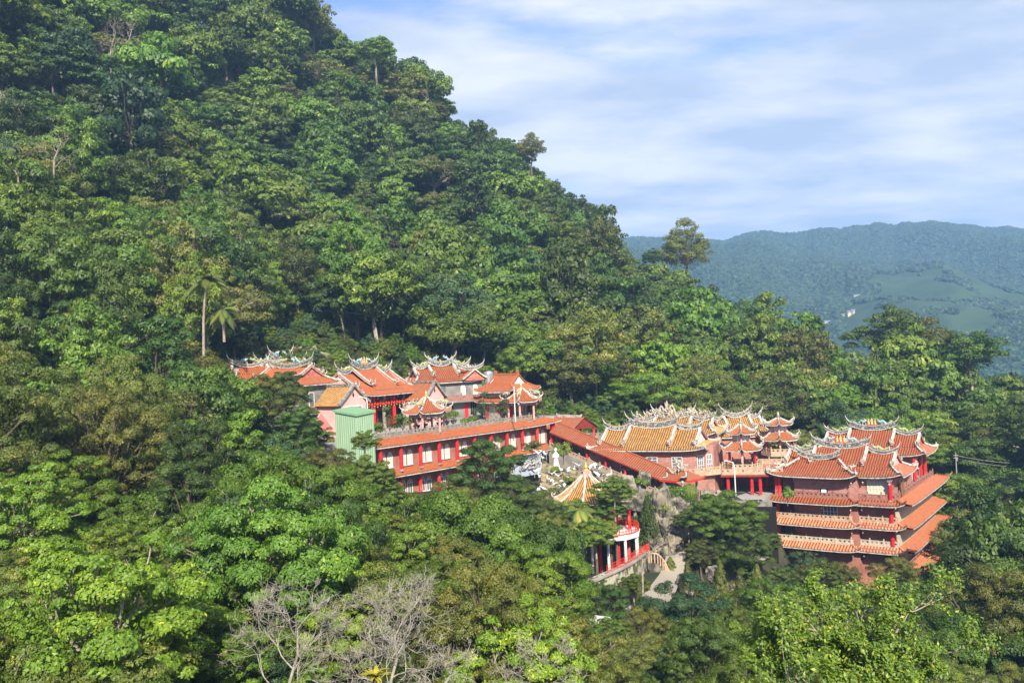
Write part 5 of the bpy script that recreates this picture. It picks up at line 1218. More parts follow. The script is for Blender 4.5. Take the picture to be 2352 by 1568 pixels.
# retaining walls, red fence, path
def garden():
    top = [P(1325, 1352, 108), P(1395, 1322, 112), P(1445, 1298, 116), P(1478, 1276, 120), P(1492, 1268, 124)]
    M_RW = mat('mossy_retaining_wall', (0.42,0.40,0.31), 0.95, (0.09,0.085,0.045), 1.6, bump=.8, bscale=3, noise_lo=.44, noise_hi=.58, stretch=(1,1,.5), detail=9)
    org = top[2].copy(); w = empty('retaining_wall', (org.x, org.y, org.z-9), 0, 'curved mossy stone retaining wall below the white columned pavilion', 'retaining wall')
    def smooth(L_, n=6):
        out = []
        for i in range(len(L_)-1):
            for k in range(n):
                t = k/n; p0 = L_[max(i-1, 0)]; p1 = L_[i]; p2 = L_[i+1]; p3 = L_[min(i+2, len(L_)-1)]
                out.append(.5*((2*p1)+(-p0+p2)*t+(2*p0-5*p1+4*p2-p3)*t*t+(-p0+3*p1-3*p2+p3)*t**3))
        return out+[L_[-1]]
    tp = smooth(top); loc = w.location; mb = MB()
    A = [p-loc for p in tp]; mb.strip([a-Vector((0, 0, 5.5)) for a in A], A); cp = MB(); sweep(cp, A, .5, .25)
    bk = [a+Vector((-.1, 2.2, 0)) for a in A]; mb.strip(A, bk); mb.build('upper_tier', M_RW, w); cp.build('coping', M_CONC, w)
    A2 = [a+Vector((.9, -2.0, -3.0)) for a in A]; m2 = MB(); m2.strip([a-Vector((0, 0, 7)) for a in A2], A2); m2.strip(A2, [a-Vector((0, 0, 3.0)) for a in A]); m2.build('lower_tier', M_RW, w)
    f = empty('red_fence', tp[9], 0, 'low red metal fence along the top of the mossy retaining wall', 'fence'); fb = MB(); A = [p-Vector(f.location)+Vector((0, .25, .25)) for p in tp[6:]]
    for a, b in zip(A[:-1], A[1:]):
        for z in (.1, .55, 1.0): fb.bar(a+Vector((0, 0, z)), b+Vector((0, 0, z)), .04, .05)
    fb.build('rail', M_BRED, f); pb = MB()
    for a, b in zip(A[:-1], A[1:]):
        for k in range(3): q = a.lerp(b, k/3); pb.bar(q, q+Vector((0, 0, 1.0)), .035, .035, up=(1, 0, 0))
    pb.build('baluster', M_BRED, f)
    # path and steps
    M_PATH = mat('worn_path', (0.27,0.24,0.19), 0.95, (0.27,0.24,0.19), 0.6, bump=.15, bscale=3)
    def ribbon(name, pts, wd, label, cat):
        pts = smooth([Vector((p.x, p.y, 0)) for p in pts], 8); mb = MB(); rows = []
        for i, p in enumerate(pts):
            d = pts[min(i+1, len(pts)-1)]-pts[max(i-1, 0)]; s = Vector((-d.y, d.x, 0)).normalized(); ww = wd[0]+(wd[1]-wd[0])*i/(len(pts)-1)
            rows.append([(p.x+s.x*ww*u, p.y+s.y*ww*u, max(gh(p.x+s.x*ww*u, p.y+s.y*ww*u), gh(p.x, p.y)-.2)+.12) for u in (-1, -.5, 0, .5, 1)])
        n = 5; mb.add([v for r in rows for v in r], [(i*n+j, i*n+j+1, (i+1)*n+j+1, (i+1)*n+j) for i in range(len(rows)-1) for j in range(n-1)])
        o = mb.build(name, M_PATH); tag(o, label, cat, kind='structure'); return o
    ribbon('path', [P(1556, 1262, 127), P(1552, 1300, 122), P(1530, 1350, 116), P(1500, 1385, 110), P(1468, 1425, 104)], (1.2, 1.9), 'worn concrete path curving down past the rock grotto', 'path')
    ribbon('road', [P(1560, 1345, 116), P(1620, 1325, 119), P(1690, 1300, 124), P(1760, 1290, 128)], (1.5, 1.5), 'concrete lane leading right below the grotto', 'road')
    fb = empty('path_handrail', P(1505, 1285, 120), 0, 'curved pale stone handrail where the steps meet the red fence', 'handrail'); pts = smooth([P(1490, 1270, 120), P(1510, 1272, 120), P(1527, 1290, 120), P(1537, 1315, 120)]); hb = MB()
    A = [p-Vector(fb.location) for p in pts]; hb.tube([a+Vector((0, 0, 0)) for a in A], .12, 6)
    for a in A[::2]: hb.tube([a, a-Vector((0, 0, 1.3))], .1, 5)
    hb.build('rail', M_BUFF, fb); rb = MB(); rb.strip([a-Vector((0, 0, 1.3)) for a in A], [a-Vector((0, 0, 6)) for a in A]); rb.build('wall', M_ROCK, fb)
garden()
# rockwork
def rock_mesh(seed, tall=1.0):
    g = np.random.RandomState(seed); import bmesh
    bm = bmesh.new(); bmesh.ops.create_icosphere(bm, subdivisions=4, radius=1.0); q = np.random.RandomState(seed).uniform(-1, 1, (14, 3)); a = g.uniform(.15, .5, 14)
    from mathutils import noise
    for v in bm.verts:
        d = v.co.normalized(); k = 1+.42*noise.noise(d*1.6+Vector((seed, 0, 0)))+.26*noise.noise(d*4+Vector((seed, 3, 0)))+.13*abs(noise.noise(d*9+Vector((0, seed, 0))))
        k -= .25*max(0, noise.noise(Vector((d.x*5, d.y*5, d.z*1.2))+Vector((seed, 9, 2)))); v.co = Vector((d.x*k, d.y*k, d.z*k*tall))
    me = bpy.data.meshes.new('rock'); bm.to_mesh(me); bm.free(); me.materials.append(M_ROCK); return me
ROCKS = [rock_mesh(3, 1.5), rock_mesh(8, 1.0), rock_mesh(14, 2.0), rock_mesh(21, .8)]
def grotto():
    spec = [(1440,1135,139,2.3,0,'craggy grey boulder at the foot of the covered stairway'),(1470,1160,137,2.2,1,'broken grey boulder left of the clipped shrubs'),(1405,1110,141,1.9,3,'low pale boulder among the stone cranes'),
     (1520,1180,136,2.6,2,'tall fluted rock column at the left of the grotto'),(1545,1215,134,2.5,0,'hanging pale rock face in the middle of the grotto'),(1560,1165,136,2.2,3,'flat rock shelf carrying the round clipped bush'),
     (1625,1150,137,2.0,1,'rounded boulder below the pink brick corner'),(1655,1162,136,1.8,0,'grey boulder right of the round clipped bush'),(1545,1262,131,2.4,1,'pale sunlit rock at the foot of the grotto'),(1512,1252,131,1.7,3,'jutting rock ledge left of the grotto mouth'),
     (1598,1225,134,1.5,2,'slim rock pillar before the dark cave'),(1480,1100,144,1.5,1,'small boulder beneath the stair balustrade'),(1668,1245,128,1.9,3,'mossy boulder under the big round tree'),(1567,1330,116,.9,1,'lone rounded boulder beside the concrete path'),(1640,1318,116,1.5,3,'pale rock mound right of the path')]
    for px, py, Y, s, k, lab in spec:
        p = P(px, py, Y); o = bpy.data.objects.new('rock', ROCKS[k]); link(o); s *= .74; o.location = p; o.scale = (s, s*.9, s*1.1); o.rotation_euler = (0, 0, px*.7); tag(o, lab, 'rock', 'rockwork of the grotto')
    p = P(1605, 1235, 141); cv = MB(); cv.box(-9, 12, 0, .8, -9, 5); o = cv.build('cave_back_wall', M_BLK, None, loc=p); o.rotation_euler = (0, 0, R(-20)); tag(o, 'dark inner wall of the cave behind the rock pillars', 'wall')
    # waterfall slope carrying the cranes
    sl = MB(); n = 24; rows = []
    A, B_, C_, D = P(1245, 1062, 150), P(1400, 1085, 148), P(1240, 1185, 133), P(1430, 1190, 136); rg = random.Random(5)
    for i in range(n+1):
        r = []
        for j in range(n+1):
            p = A.lerp(B_, j/n).lerp(C_.lerp(D, j/n), i/n); st = math.floor(i/n*5)/5-i/n; r.append(p+Vector((rg.uniform(-.3, .3), rg.uniform(-.3, .3)+st*4, rg.uniform(-.35, .35)-st*-1.5)))
        rows.append(r)
    N1 = n+1; sl.add([v for r in rows for v in r], [(i*N1+j, i*N1+j+1, (i+1)*N1+j+1, (i+1)*N1+j) for i in range(n) for j in range(n)]); c = sum((Vector(v) for v in sl.v), Vector())/len(sl.v); sl.v = [tuple(Vector(v)-c) for v in sl.v]
    M_FALL = mat('dry_waterfall_rock', (0.30,0.25,0.14), 0.95, (0.09,0.08,0.05), 1.2, bump=.8, bscale=2.5, stretch=(1,1,.3)); o = sl.build('rock_slope', M_FALL, None, loc=c); tag(o, 'tan terraced rock slope where the stone cranes perch', 'rock slope')
grotto()
def bird_mesh(pose, seed):
    mb = MB(); g = random.Random(seed)
    if pose == 'stand':
        mb.blob((0, 0, .75), (.36, .2, .24), 1, 0, 8, 6, .04); mb.tube([(.25, 0, .85), (.42, 0, 1.1), (.34, 0, 1.35), (.46, 0, 1.5)], [.11, .07, .05, .05], 6, 0); mb.tube([(.46, 0, 1.5), (.72, 0, 1.46)], [.045, .01], 5, 1)
        mb.tube([(-.25, 0, .78), (-.6, 0, .62)], [.16, .05], 6, 1)
        for s in (-.08, .08): mb.tube([(0, s, .6), (.03, s, .3), (0, s, 0)], [.035, .03, .03], 4, 1)
    else:
        mb.blob((0, 0, .9), (.42, .17, .18), 2, 0, 8, 6, .04); mb.tube([(.3, 0, .95), (.6, 0, 1.12), (.85, 0, 1.1)], [.1, .06, .05], 6, 0); mb.tube([(.85, 0, 1.1), (1.08, 0, 1.05)], [.045, .01], 5, 1)
        for s in (-1, 1):
            mb.add([(.25, s*.1, .98), (-.25, s*.1, .96), (-.35, s*.65, 1.3), (.12, s*.7, 1.38), (-.3, s*1.2, 1.5), (-.02, s*1.25, 1.52), (.25, s*.1, .92), (-.25, s*.1, .9), (-.35, s*.65, 1.24), (.12, s*.7, 1.32)], [(0, 1, 2, 3), (3, 2, 4, 5), (6, 9, 8, 7), (0, 3, 9, 6), (1, 7, 8, 2)], 0)
            mb.tube([(-.3, s*.06, .85), (-.7, s*.05, .75)], [.03, .02], 4, 1)
        mb.tube([(-.35, 0, .9), (-.7, 0, .88)], [.13, .03], 5, 1); mb.tube([(0, 0, .8), (0, 0, 0)], [.05, .07], 5, 1)
    me = bpy.data.meshes.new('stone_crane'); me.from_pydata(mb.v, [], mb.f); me.materials.append(M_WHITE); me.materials.append(M_DTRIM); me.polygons.foreach_set('material_index', mb.m); me.update(); return me
def statues():
    BM = [bird_mesh('stand', 1), bird_mesh('fly', 2)]; g = random.Random(12)
    B = [(1238,1046,150),(1255,1048,150),(1247,1052,149),(1268,1092,146),(1262,1105,145),(1283,1098,146),(1290,1080,147),(1303,1085,147),(1318,1078,148),(1330,1072,148),(1352,1080,146),(1372,1082,145),(1336,1098,144),(1378,1098,144),(1398,1096,144),
         (1392,1108,142),(1245,1122,142),(1258,1132,141),(1270,1140,140),(1280,1128,141),(1293,1122,142),(1300,1112,143),(1312,1120,142),(1268,1118,143),(1240,1098,146),(1228,1088,147),(1416,1118,140),(1440,1122,141),(1250,1150,138),(1236,1140,139)]
    row = {0: 'top', 1: 'upper', 2: 'middle', 3: 'lowest'}; near = {}
    for i, (px, py, Y) in enumerate(B):
        p = P(px, py, Y); o = bpy.data.objects.new('crane_statue', BM[i % 2 if i % 5 else 1]); link(o); o.location = p-Vector((0, 0, .6)); s = g.uniform(.9, 1.25); o.scale = (s, s, s); o.rotation_euler = (0, 0, g.uniform(0, 6.28))
        pose = 'spread winged' if o.data is BM[1] else 'folded winged'
        ref = 'below the white goddess statue' if px < 1275 and py < 1095 else 'left of the yellow cone roof' if px < 1310 else 'above the yellow cone roof' if px < 1360 else 'right of the gold finial'
        k = (pose, ref); near[k] = near.get(k, 0)+1
        tag(o, 'white %s stone crane %s, %s from the top' % (pose, ref, ['first','second','third','fourth','fifth','sixth','seventh','eighth','ninth','tenth','eleventh','twelfth'][near[k]-1]), 'statue', 'white stone cranes on the rock slope')
    p = P(1278, 1073, 149); st = empty('goddess_statue', p, R(-20), 'tall white robed goddess statue on a gold ringed pedestal above the cranes', 'statue')
    mb = MB(); mb.lathe([(.5, 0), (.55, .3), (.4, .9), (.36, 1.6), (.46, 2.1), (.3, 2.45), (.14, 2.6)], 12, 0); mb.blob((0, 0, 2.85), (.2, .2, .27), 2, 0, 9, 7, .03); mb.lathe([(.26, 0), (.24, .25), (.06, .45)], 9, 0, (0, .05, 2.85))
    mb.tube([(-.42, 0, 2.2), (-.4, -.3, 1.7), (0, -.45, 1.8)], [.13, .12, .08], 6); mb.tube([(.42, 0, 2.2), (.42, -.3, 1.75), (.05, -.45, 1.8)], [.13, .12, .08], 6); mb.build('body', M_WHITE, st)
    pd = MB(); pd.lathe([(.8, -.5), (.85, -.2), (.6, 0)], 12, 0); pd.build('pedestal', M_GOLD, st)
    # white dragon relief under the gallery's right end
    M_REL = mat('stained_white_relief', (.56,.55,.52), .8, (.3,.29,.27), 2.5)
    q = P(1215, 1068, 157); rl = empty('white_relief', q, R(47), 'white dragon and cloud relief under the right end of the long gallery', 'relief'); F = FR(0, 0, 0); mb = MB(); g = random.Random(4)
    for i in range(60):
        x = g.uniform(-4.5, 4.5); z = g.uniform(-1.5, 1.9); mb.tube([F(x, 0, z), F(x+g.uniform(-.5, .5), .3, z+.3), F(x+g.uniform(-.8, .8), .35, z+.5), F(x+g.uniform(-.8, .8), .2, z+g.uniform(.2, .9))], [.16, .14, .1, .03], 5)
    mb.build('cloud_relief', M_REL, rl); dragon(rl, F, -1.5, .5, -.8, 6, 1.8, M_REL, 1); dragon(rl, F, 2, .5, .2, 4, 1.4, M_REL, -1); rl.scale = (.62, .62, .62); bw = MB(); bw.box(-5.5, 5.5, .3, .7, -3, 2.6); bw.build('panel', M_BLUE, rl)
statues()
# ---- shed, tent, lamps, pots, small things
def shed():
    c = P(818, 951, 128); h = empty('green_shed', (c.x, c.y, c.z-8), R(-38), 'tall pale green corrugated metal shed at the left end of the gallery', 'shed'); mb = MB()
    M_G = mat('green_corrugated_sheet', (0.29,0.42,0.27), 0.5, (0.23,0.35,0.22), 1.5, stretch=(3,3,.2)); M_G2 = mat('green_roof_edge', (0.20,0.36,0.20), 0.45)
    def corr(p0, p1, z0, za, zc):
        p0 = Vector(p0); p1 = Vector(p1); d = p1-p0; L_ = d.length; n = int(L_/.42); nr = Vector((d.y, -d.x, 0)).normalized(); A = []; B_ = []
        for i in range(n*4+1):
            t = i/(n*4); o = .07 if i % 4 in (1, 2) else 0; q = p0+d*t+nr*o; A.append((q.x, q.y, z0)); B_.append((q.x, q.y, za+(zc-za)*t))
        mb.strip(A, B_)
    corr((-4.6, 0, 0), (0, 0, 0), -2, 8.35, 7.8); corr((0, 0, 0), (0, 3.4, 0), -2, 7.8, 8.1); corr((0, 3.4, 0), (-4.6, 3.4, 0), -2, 8.1, 8.6); corr((-4.6, 3.4, 0), (-4.6, 0, 0), -2, 8.6, 8.35); mb.build('wall', M_G, h)
    r = MB(); r.add([(-4.85, -.25, 8.3), (.25, -.25, 7.72), (.25, 3.6, 8.0), (-4.85, 3.6, 8.6), (-4.85, -.25, 8.6), (.25, -.25, 8.02), (.25, 3.6, 8.35), (-4.85, 3.6, 8.9)], [(3, 2, 1, 0), (4, 5, 6, 7), (0, 1, 5, 4), (1, 2, 6, 5), (2, 3, 7, 6), (3, 0, 4, 7)]); r.build('roof', M_G2, h)
    c = P(738, 975, 139); t = empty('festival_tent', (c.x, c.y, c.z-2), R(20), 'small pyramid tent with red and white canvas left of the green shed', 'tent'); tb = MB(); z0, z1 = 1.5, 3.9
    for k, m_ in enumerate((0, 1, 0, 1)):
        a = k*math.pi/2+math.pi/4; b = a+math.pi/2; p = [(2.0*math.cos(a), 2.0*math.sin(a), z0), (2.0*math.cos(b), 2.0*math.sin(b), z0)]; tb.add([p[0], p[1], (0, 0, z1)], [(0, 1, 2)], m_); tb.add([p[0], p[1], (p[1][0], p[1][1], z0-.35), (p[0][0], p[0][1], z0-.35)], [(0, 1, 2, 3)], m_)
    tb.build('canopy', [M_TENT, M_CLOTH], t); lb = MB()
    for k in range(4): a = k*math.pi/2+math.pi/4; lb.tube([(1.95*math.cos(a), 1.95*math.sin(a), -2), (1.95*math.cos(a), 1.95*math.sin(a), z0)], .04, 5)
    lb.build('frame', M_METAL, t)
shed()
def lamp(px, py, Y, h_, lab, rz):
    b = P(px, py, Y); e = empty('street_lamp', b, R(rz), lab, 'street lamp', 'street lamps of the temple courts'); mb = MB(); mb.tube([(0, 0, 0), (0, 0, h_*.85), (.15, 0, h_*.95), (1.0, 0, h_)], [.1, .08, .07, .05], 7); mb.build('pole', M_FRAME, e)
    hb = MB(); hb.blob((1.25, 0, h_+.02), (.42, .16, .1), 1, 0, 8, 5, .02); hb.build('lamp_head', M_FRAME, e)
lamp(846, 985, 146, 5.3, 'white street lamp before the main hall columns', 160)
lamp(1008, 985, 151, 4.6, 'white street lamp just right of the left hexagonal pavilion', 40)
lamp(1184, 968, 156, 6.0, 'white street lamp beside the right hexagonal pavilion', 90)
lamp(1690, 1138, 143, 5.6, 'curved white street lamp in front of the lower court', 165)
def pots():
    g = np.random.RandomState(5)
    def shrub(nm, loc, r, hh, kind, lab, grp, cat='shrub', n=900, size=.3, pot=None, rnd=False, stems=True):
        c, nn, t, cs = crown_points(int(loc.x*7) % 999, r, hh, 9 if not rnd else 20, max(60, n//9), .8, .42 if not rnd else .35); 
        if rnd: 
            d = np.random.RandomState(2).randn(n, 3); d /= np.linalg.norm(d, axis=1, keepdims=True); c = d*np.array([r, r, hh])*np.random.RandomState(3).uniform(.9, 1.02, (n, 1)); nn = d+np.random.RandomState(4).randn(n, 3)*.3; t = np.random.RandomState(5).rand(n)*.8
        e = empty(nm, loc, 0, lab, cat, grp); me = leaf_mesh('foliage', c+np.array([0, 0, hh*1.0+.3]), nn, size, .5, t, LM[kind]); o = bpy.data.objects.new('foliage', me); link(o); o.parent = e
        if stems:
            s = MB(); s.tube([(0, 0, -.8), (.05, 0, hh)], [.1, .05], 5)
            for a in range(4): s.tube([(0, 0, hh*.4), (r*.5*math.cos(a*1.6), r*.5*math.sin(a*1.6), hh*1.2)], [.05, .02], 4)
            s.build('stem', BARK, e)
        if pot is not None:
            q = MB(); q.lathe([(.32, -.75), (.3, -.55), (.16, -.4), (.5, -.05), (.62, .3), (.66, .36)], 10, 0); q.build('pot', pot, e)
        return e
    M_POT = mat('dark_glazed_pot', (0.05,0.055,0.065), .35)
    ordn = ['first', 'second', 'third', 'fourth', 'fifth', 'sixth', 'seventh']
    for i, px in enumerate((957, 975, 1010, 1025, 1042)):
        p = P(px, 978-i*1.6, 152.5+i*1.9); p.z = TZ+.8; shrub('potted_shrub', p, 1.1, .75, 'mid', 'clipped shrub in a dark pot, %s from the left behind the terrace balustrade' % ordn[i], 'potted shrubs on the gallery terrace', pot=M_POT, n=700, size=.25)
    for i, (px, Y, r, hh, kd, lab) in enumerate(((895, 146, 1.3, 2.2, 'dark', 'thin leafy sapling before the carved columns of the main hall'), (925, 147, 1.2, 1.9, 'dark', 'thin dark sapling left of the left hexagonal pavilion'), (862, 144, 1.3, 1.2, 'olive', 'low sapling behind the left end of the terrace balustrade'),
        (1121, 163, 1.9, 3.0, 'blue', 'tall feathery conifer on the terrace before the east wing'), (1157, 164, 1.2, 1.9, 'dark', 'spiky bonsai pine left of the right hexagonal pavilion'), (1250, 172, 2.4, 2.8, 'olive', 'pale olive bush right of the drum tower'), (1085, 160, 1.0, .8, 'lime', 'bright low shrub on the terrace under the east wing'), (1068, 159, .8, .6, 'mid', 'small shrub in a tray on the terrace'), (1225, 168, 1.4, 1.0, 'mid', 'green shrub beside the right hexagonal pavilion'))):
        p = P(px, 980, Y); p.z = TZ; shrub('terrace_shrub', p, r, hh, kd, lab, None, n=900, size=.3)
    for px, py, Y, r, hh, kd, lab, rnd in ((1584, 1136, 138, 1.45, 1.45, 'lime', 'round clipped yellow green bush on the grotto shelf', True), (1545, 1140, 138.5, 1.9, 1.4, 'mid', 'spreading fresh green shrub at the foot of the stairway', False), (1500, 1150, 139, 1.6, 1.1, 'mid', 'low green shrub on the rocks under the stair balustrade', False),
        (1520, 1172, 136, 1.8, .9, 'lime', 'bright shrub hanging over the grotto edge', False), (1465, 1112, 142, 1.2, .7, 'mid', 'small shrub among rocks below the stair', False), (1770, 1085, 160, 1.0, .7, 'mid', 'potted green bush in white pots between the red columns', False), (1808, 1138, 139, .9, .8, 'mid', 'leafy plant on the left corner of the top balcony', False),
        (1293, 1040, 152, 1.6, 1.2, 'mid', 'green bush at the head of the crane slope', False), (1222, 1032, 156, 1.4, 1.0, 'olive', 'bush at the right end of the gallery roof', False), (1306, 1108, 143, 1.0, .7, 'lime', 'bright tuft of leaves on the crane slope', False), (1275, 1085, 147, .7, .7, 'lime', 'round mossy tuft beside the goddess statue', False), (1315, 1135, 139, .9, .6, 'mid', 'tuft of green at the left of the cone roof', False)):
        p = P(px, py, Y)-Vector((0, 0, hh)); shrub('garden_shrub' if not rnd else 'clipped_bush', p, r, hh, kd, lab, None, n=1100 if not rnd else 2600, size=.3 if not rnd else .2, rnd=rnd)
    return shrub
SHRUB = pots()
# ---- the houses far across the valley, pylons and cars
def far_house(px, py, Y, w, hh, lab, m, n=2, rz=10):
    p = hit(px, py+4, 560.0); Y = p.y; k = Y/1500.0; w *= k; hh *= k; g = p.z; z = p.z+4*k
    h = empty('hillside_house', (p.x, p.y, z), R(rz), lab, 'house', 'pale houses on the far mountain'); body(h, -w/2, w/2, 0, w*.6, min(g, z)-6-z, hh, m)
    rb = MB(); rb.prism([(-w/2-1, -1, hh), (w/2+1, -1, hh), (w/2+1, w*.3, hh+hh*.28), (-w/2-1, w*.3, hh+hh*.28)], (0, 0, .6)); rb.build('roof', M_DTRIM, h)
    for k in range(n):
        window(h, FR(0, 0, 0), -w*.3+k*w*.6/max(n-1, 1), hh*.35, w*.16, hh*.35, M_FRAME, M_PANE, (1, 1), sill=False)
for a in ((2257, 786, 1080, 10, 7, 'tall white house on the wooded shoulder at the far right', M_WHITEW, 3, -15), (1905, 748, 1500, 15, 5, 'long white house low on the far mountain', M_WHITEW, 3, 5), (1895, 753, 1480, 9, 4, 'small white annex just below the long far house', M_WHITEW, 2, 5),
          (1953, 724, 1580, 8, 4, 'cream house above the long far house', M_CREAM, 2, 0), (1960, 720, 1620, 6, 3, 'small grey house beside the cream far house', M_BEIGE, 1, 0), (1969, 686, 1720, 9, 4, 'highest white house on the far mountain', M_WHITEW, 2, 0), (1950, 699, 1690, 8, 3, 'low cream house between the far white houses', M_CREAM, 2, 5), (1937, 729, 1560, 5, 3, 'tiny grey hut left of the cream far house', M_BEIGE, 1, 0)): far_house(*a)
def poles():
    a = P(2195, 1045, 182); b = P(2420, 1062, 190); mb = None
    for i, (q, lab) in enumerate(((a, 'grey utility pole among the trees right of the stepped hall'),)):
        e = empty('utility_pole', q-Vector((0, 0, 3.6)), R(20), lab, 'utility pole', scale=.6); m_ = MB(); m_.tube([(0, 0, -4), (0, 0, 7)], [.22, .16], 8); m_.build('pole', M_CONC, e); c_ = MB(); c_.box(-1.1, 1.1, -.08, .08, 5.9, 6.1); c_.box(-1.0, 1.0, -.08, .08, 5.0, 5.2); c_.build('crossarm', M_DTRIM, e); t_ = MB(); t_.lathe([(.3, 4), (.32, 4.1), (.32, 4.9), (.2, 5)], 9, 0, (.45, 0, 0)); t_.build('transformer', M_METAL, e)
    for k, (dy, dz, lab) in enumerate(((0, 0, 'upper power cable crossing the trees at the right'), (.8, -1.0, 'lower power cable crossing the trees at the right'))):
        w = MB(); p0 = a+Vector((0, dy, dz*.6)); p1 = b+Vector((0, dy, dz)); w.tube([p0.lerp(p1, t)-Vector((0, 0, 3.2*t*(1-t))) for t in [i/12 for i in range(13)]], .05, 4); o = w.build('power_cable', M_DTRIM, None); tag(o, lab, 'cable', 'power cables')
poles()
def car(px, py, Y, rz, lab):
    p = P(px, py, Y); z = gh(p.x, p.y)+.05; e = empty('parked_car', (p.x, p.y, max(z, p.z-.8)), R(rz), lab, 'car', 'white cars parked under the trees')
    b = MB(); pr = [(-2.1, .35), (-2.15, .75), (-1.5, .95), (-.9, 1.4), (.7, 1.42), (1.3, .95), (2.05, .8), (2.15, .4)]; b.prism([(x, -.85, z_) for x, z_ in pr], (0, 1.7, 0)); b.build('body', M_WHITE, e)
    g = MB(); gl = [(-1.35, .97), (-.85, 1.34), (.62, 1.36), (1.12, .97)]
    for y in (-.865, .845): g.prism([(x, y, z_) for x, z_ in gl], (0, .02, 0))
    g.add([(1.34, -.7, .98), (1.34, .7, .98), (.76, .65, 1.40), (.76, -.65, 1.40)], [(0, 1, 2, 3)]); g.build('window', M_PANE, e)
    for x in (-1.35, 1.35):
        for y in (-.8, .8): w = MB(); w.tube([(x, y-.1, .32), (x, y+.1, .32)], .32, 12); w.build('wheel', M_BLACK, e)
    for y in (-.6, .6): l = MB(); l.blob((2.1, y, .65), (.08, .18, .1), 1, 0, 7, 4, 0); l.build('headlight', M_FRAME, e)
car(1378, 1432, 92, 60, 'white parked car glimpsed between the trees below the retaining wall'); car(1345, 1452, 88, 75, 'second white parked car, the lower and more hidden of the two')
# ---------------------------------------------------------------- trees one can tell apart
def mtree(px, py, Y, rad, kind, label, group=None, lod=None, nm='broadleaf_tree', idx=0, zs=1.0, gz_=None):
    """crown centred where the survey puts it, trunk down to the ground below"""
    lod = lod or ('near' if Y < 150 else 'mid'); L_ = [p for p in PROTO if p['kind'] == kind and p['lod'] == lod]; p = L_[idx % len(L_)]
    c = P(px, py, Y); g = gh(c.x, c.y) if gz_ is None else gz_; s = rad/p['r']; Hc = max((c.z-g)/s, p['cz']*.45)
    e = empty(nm, (c.x, c.y, c.z-Hc*s), (px*.37) % 6.28, label, 'tree', group, scale=s)
    o = bpy.data.objects.new('crown', p['crown']); link(o); o.parent = e; o.location = (0, 0, Hc-p['cz']*zs); o.scale = (1, 1, zs)
    t = bpy.data.objects.new('limbs', p['trunk']); link(t); t.parent = e; t.location = (0, 0, Hc-p['cz']); st = MB()
    if Hc > p['cz']+.5: st.tube([(0, 0, -1), (.1, .1, (Hc-p['cz'])*.5), (0, 0, Hc-p['cz']+.5)], [.36, .33, .3], 7); st.build('trunk', BARK, e)
    return e
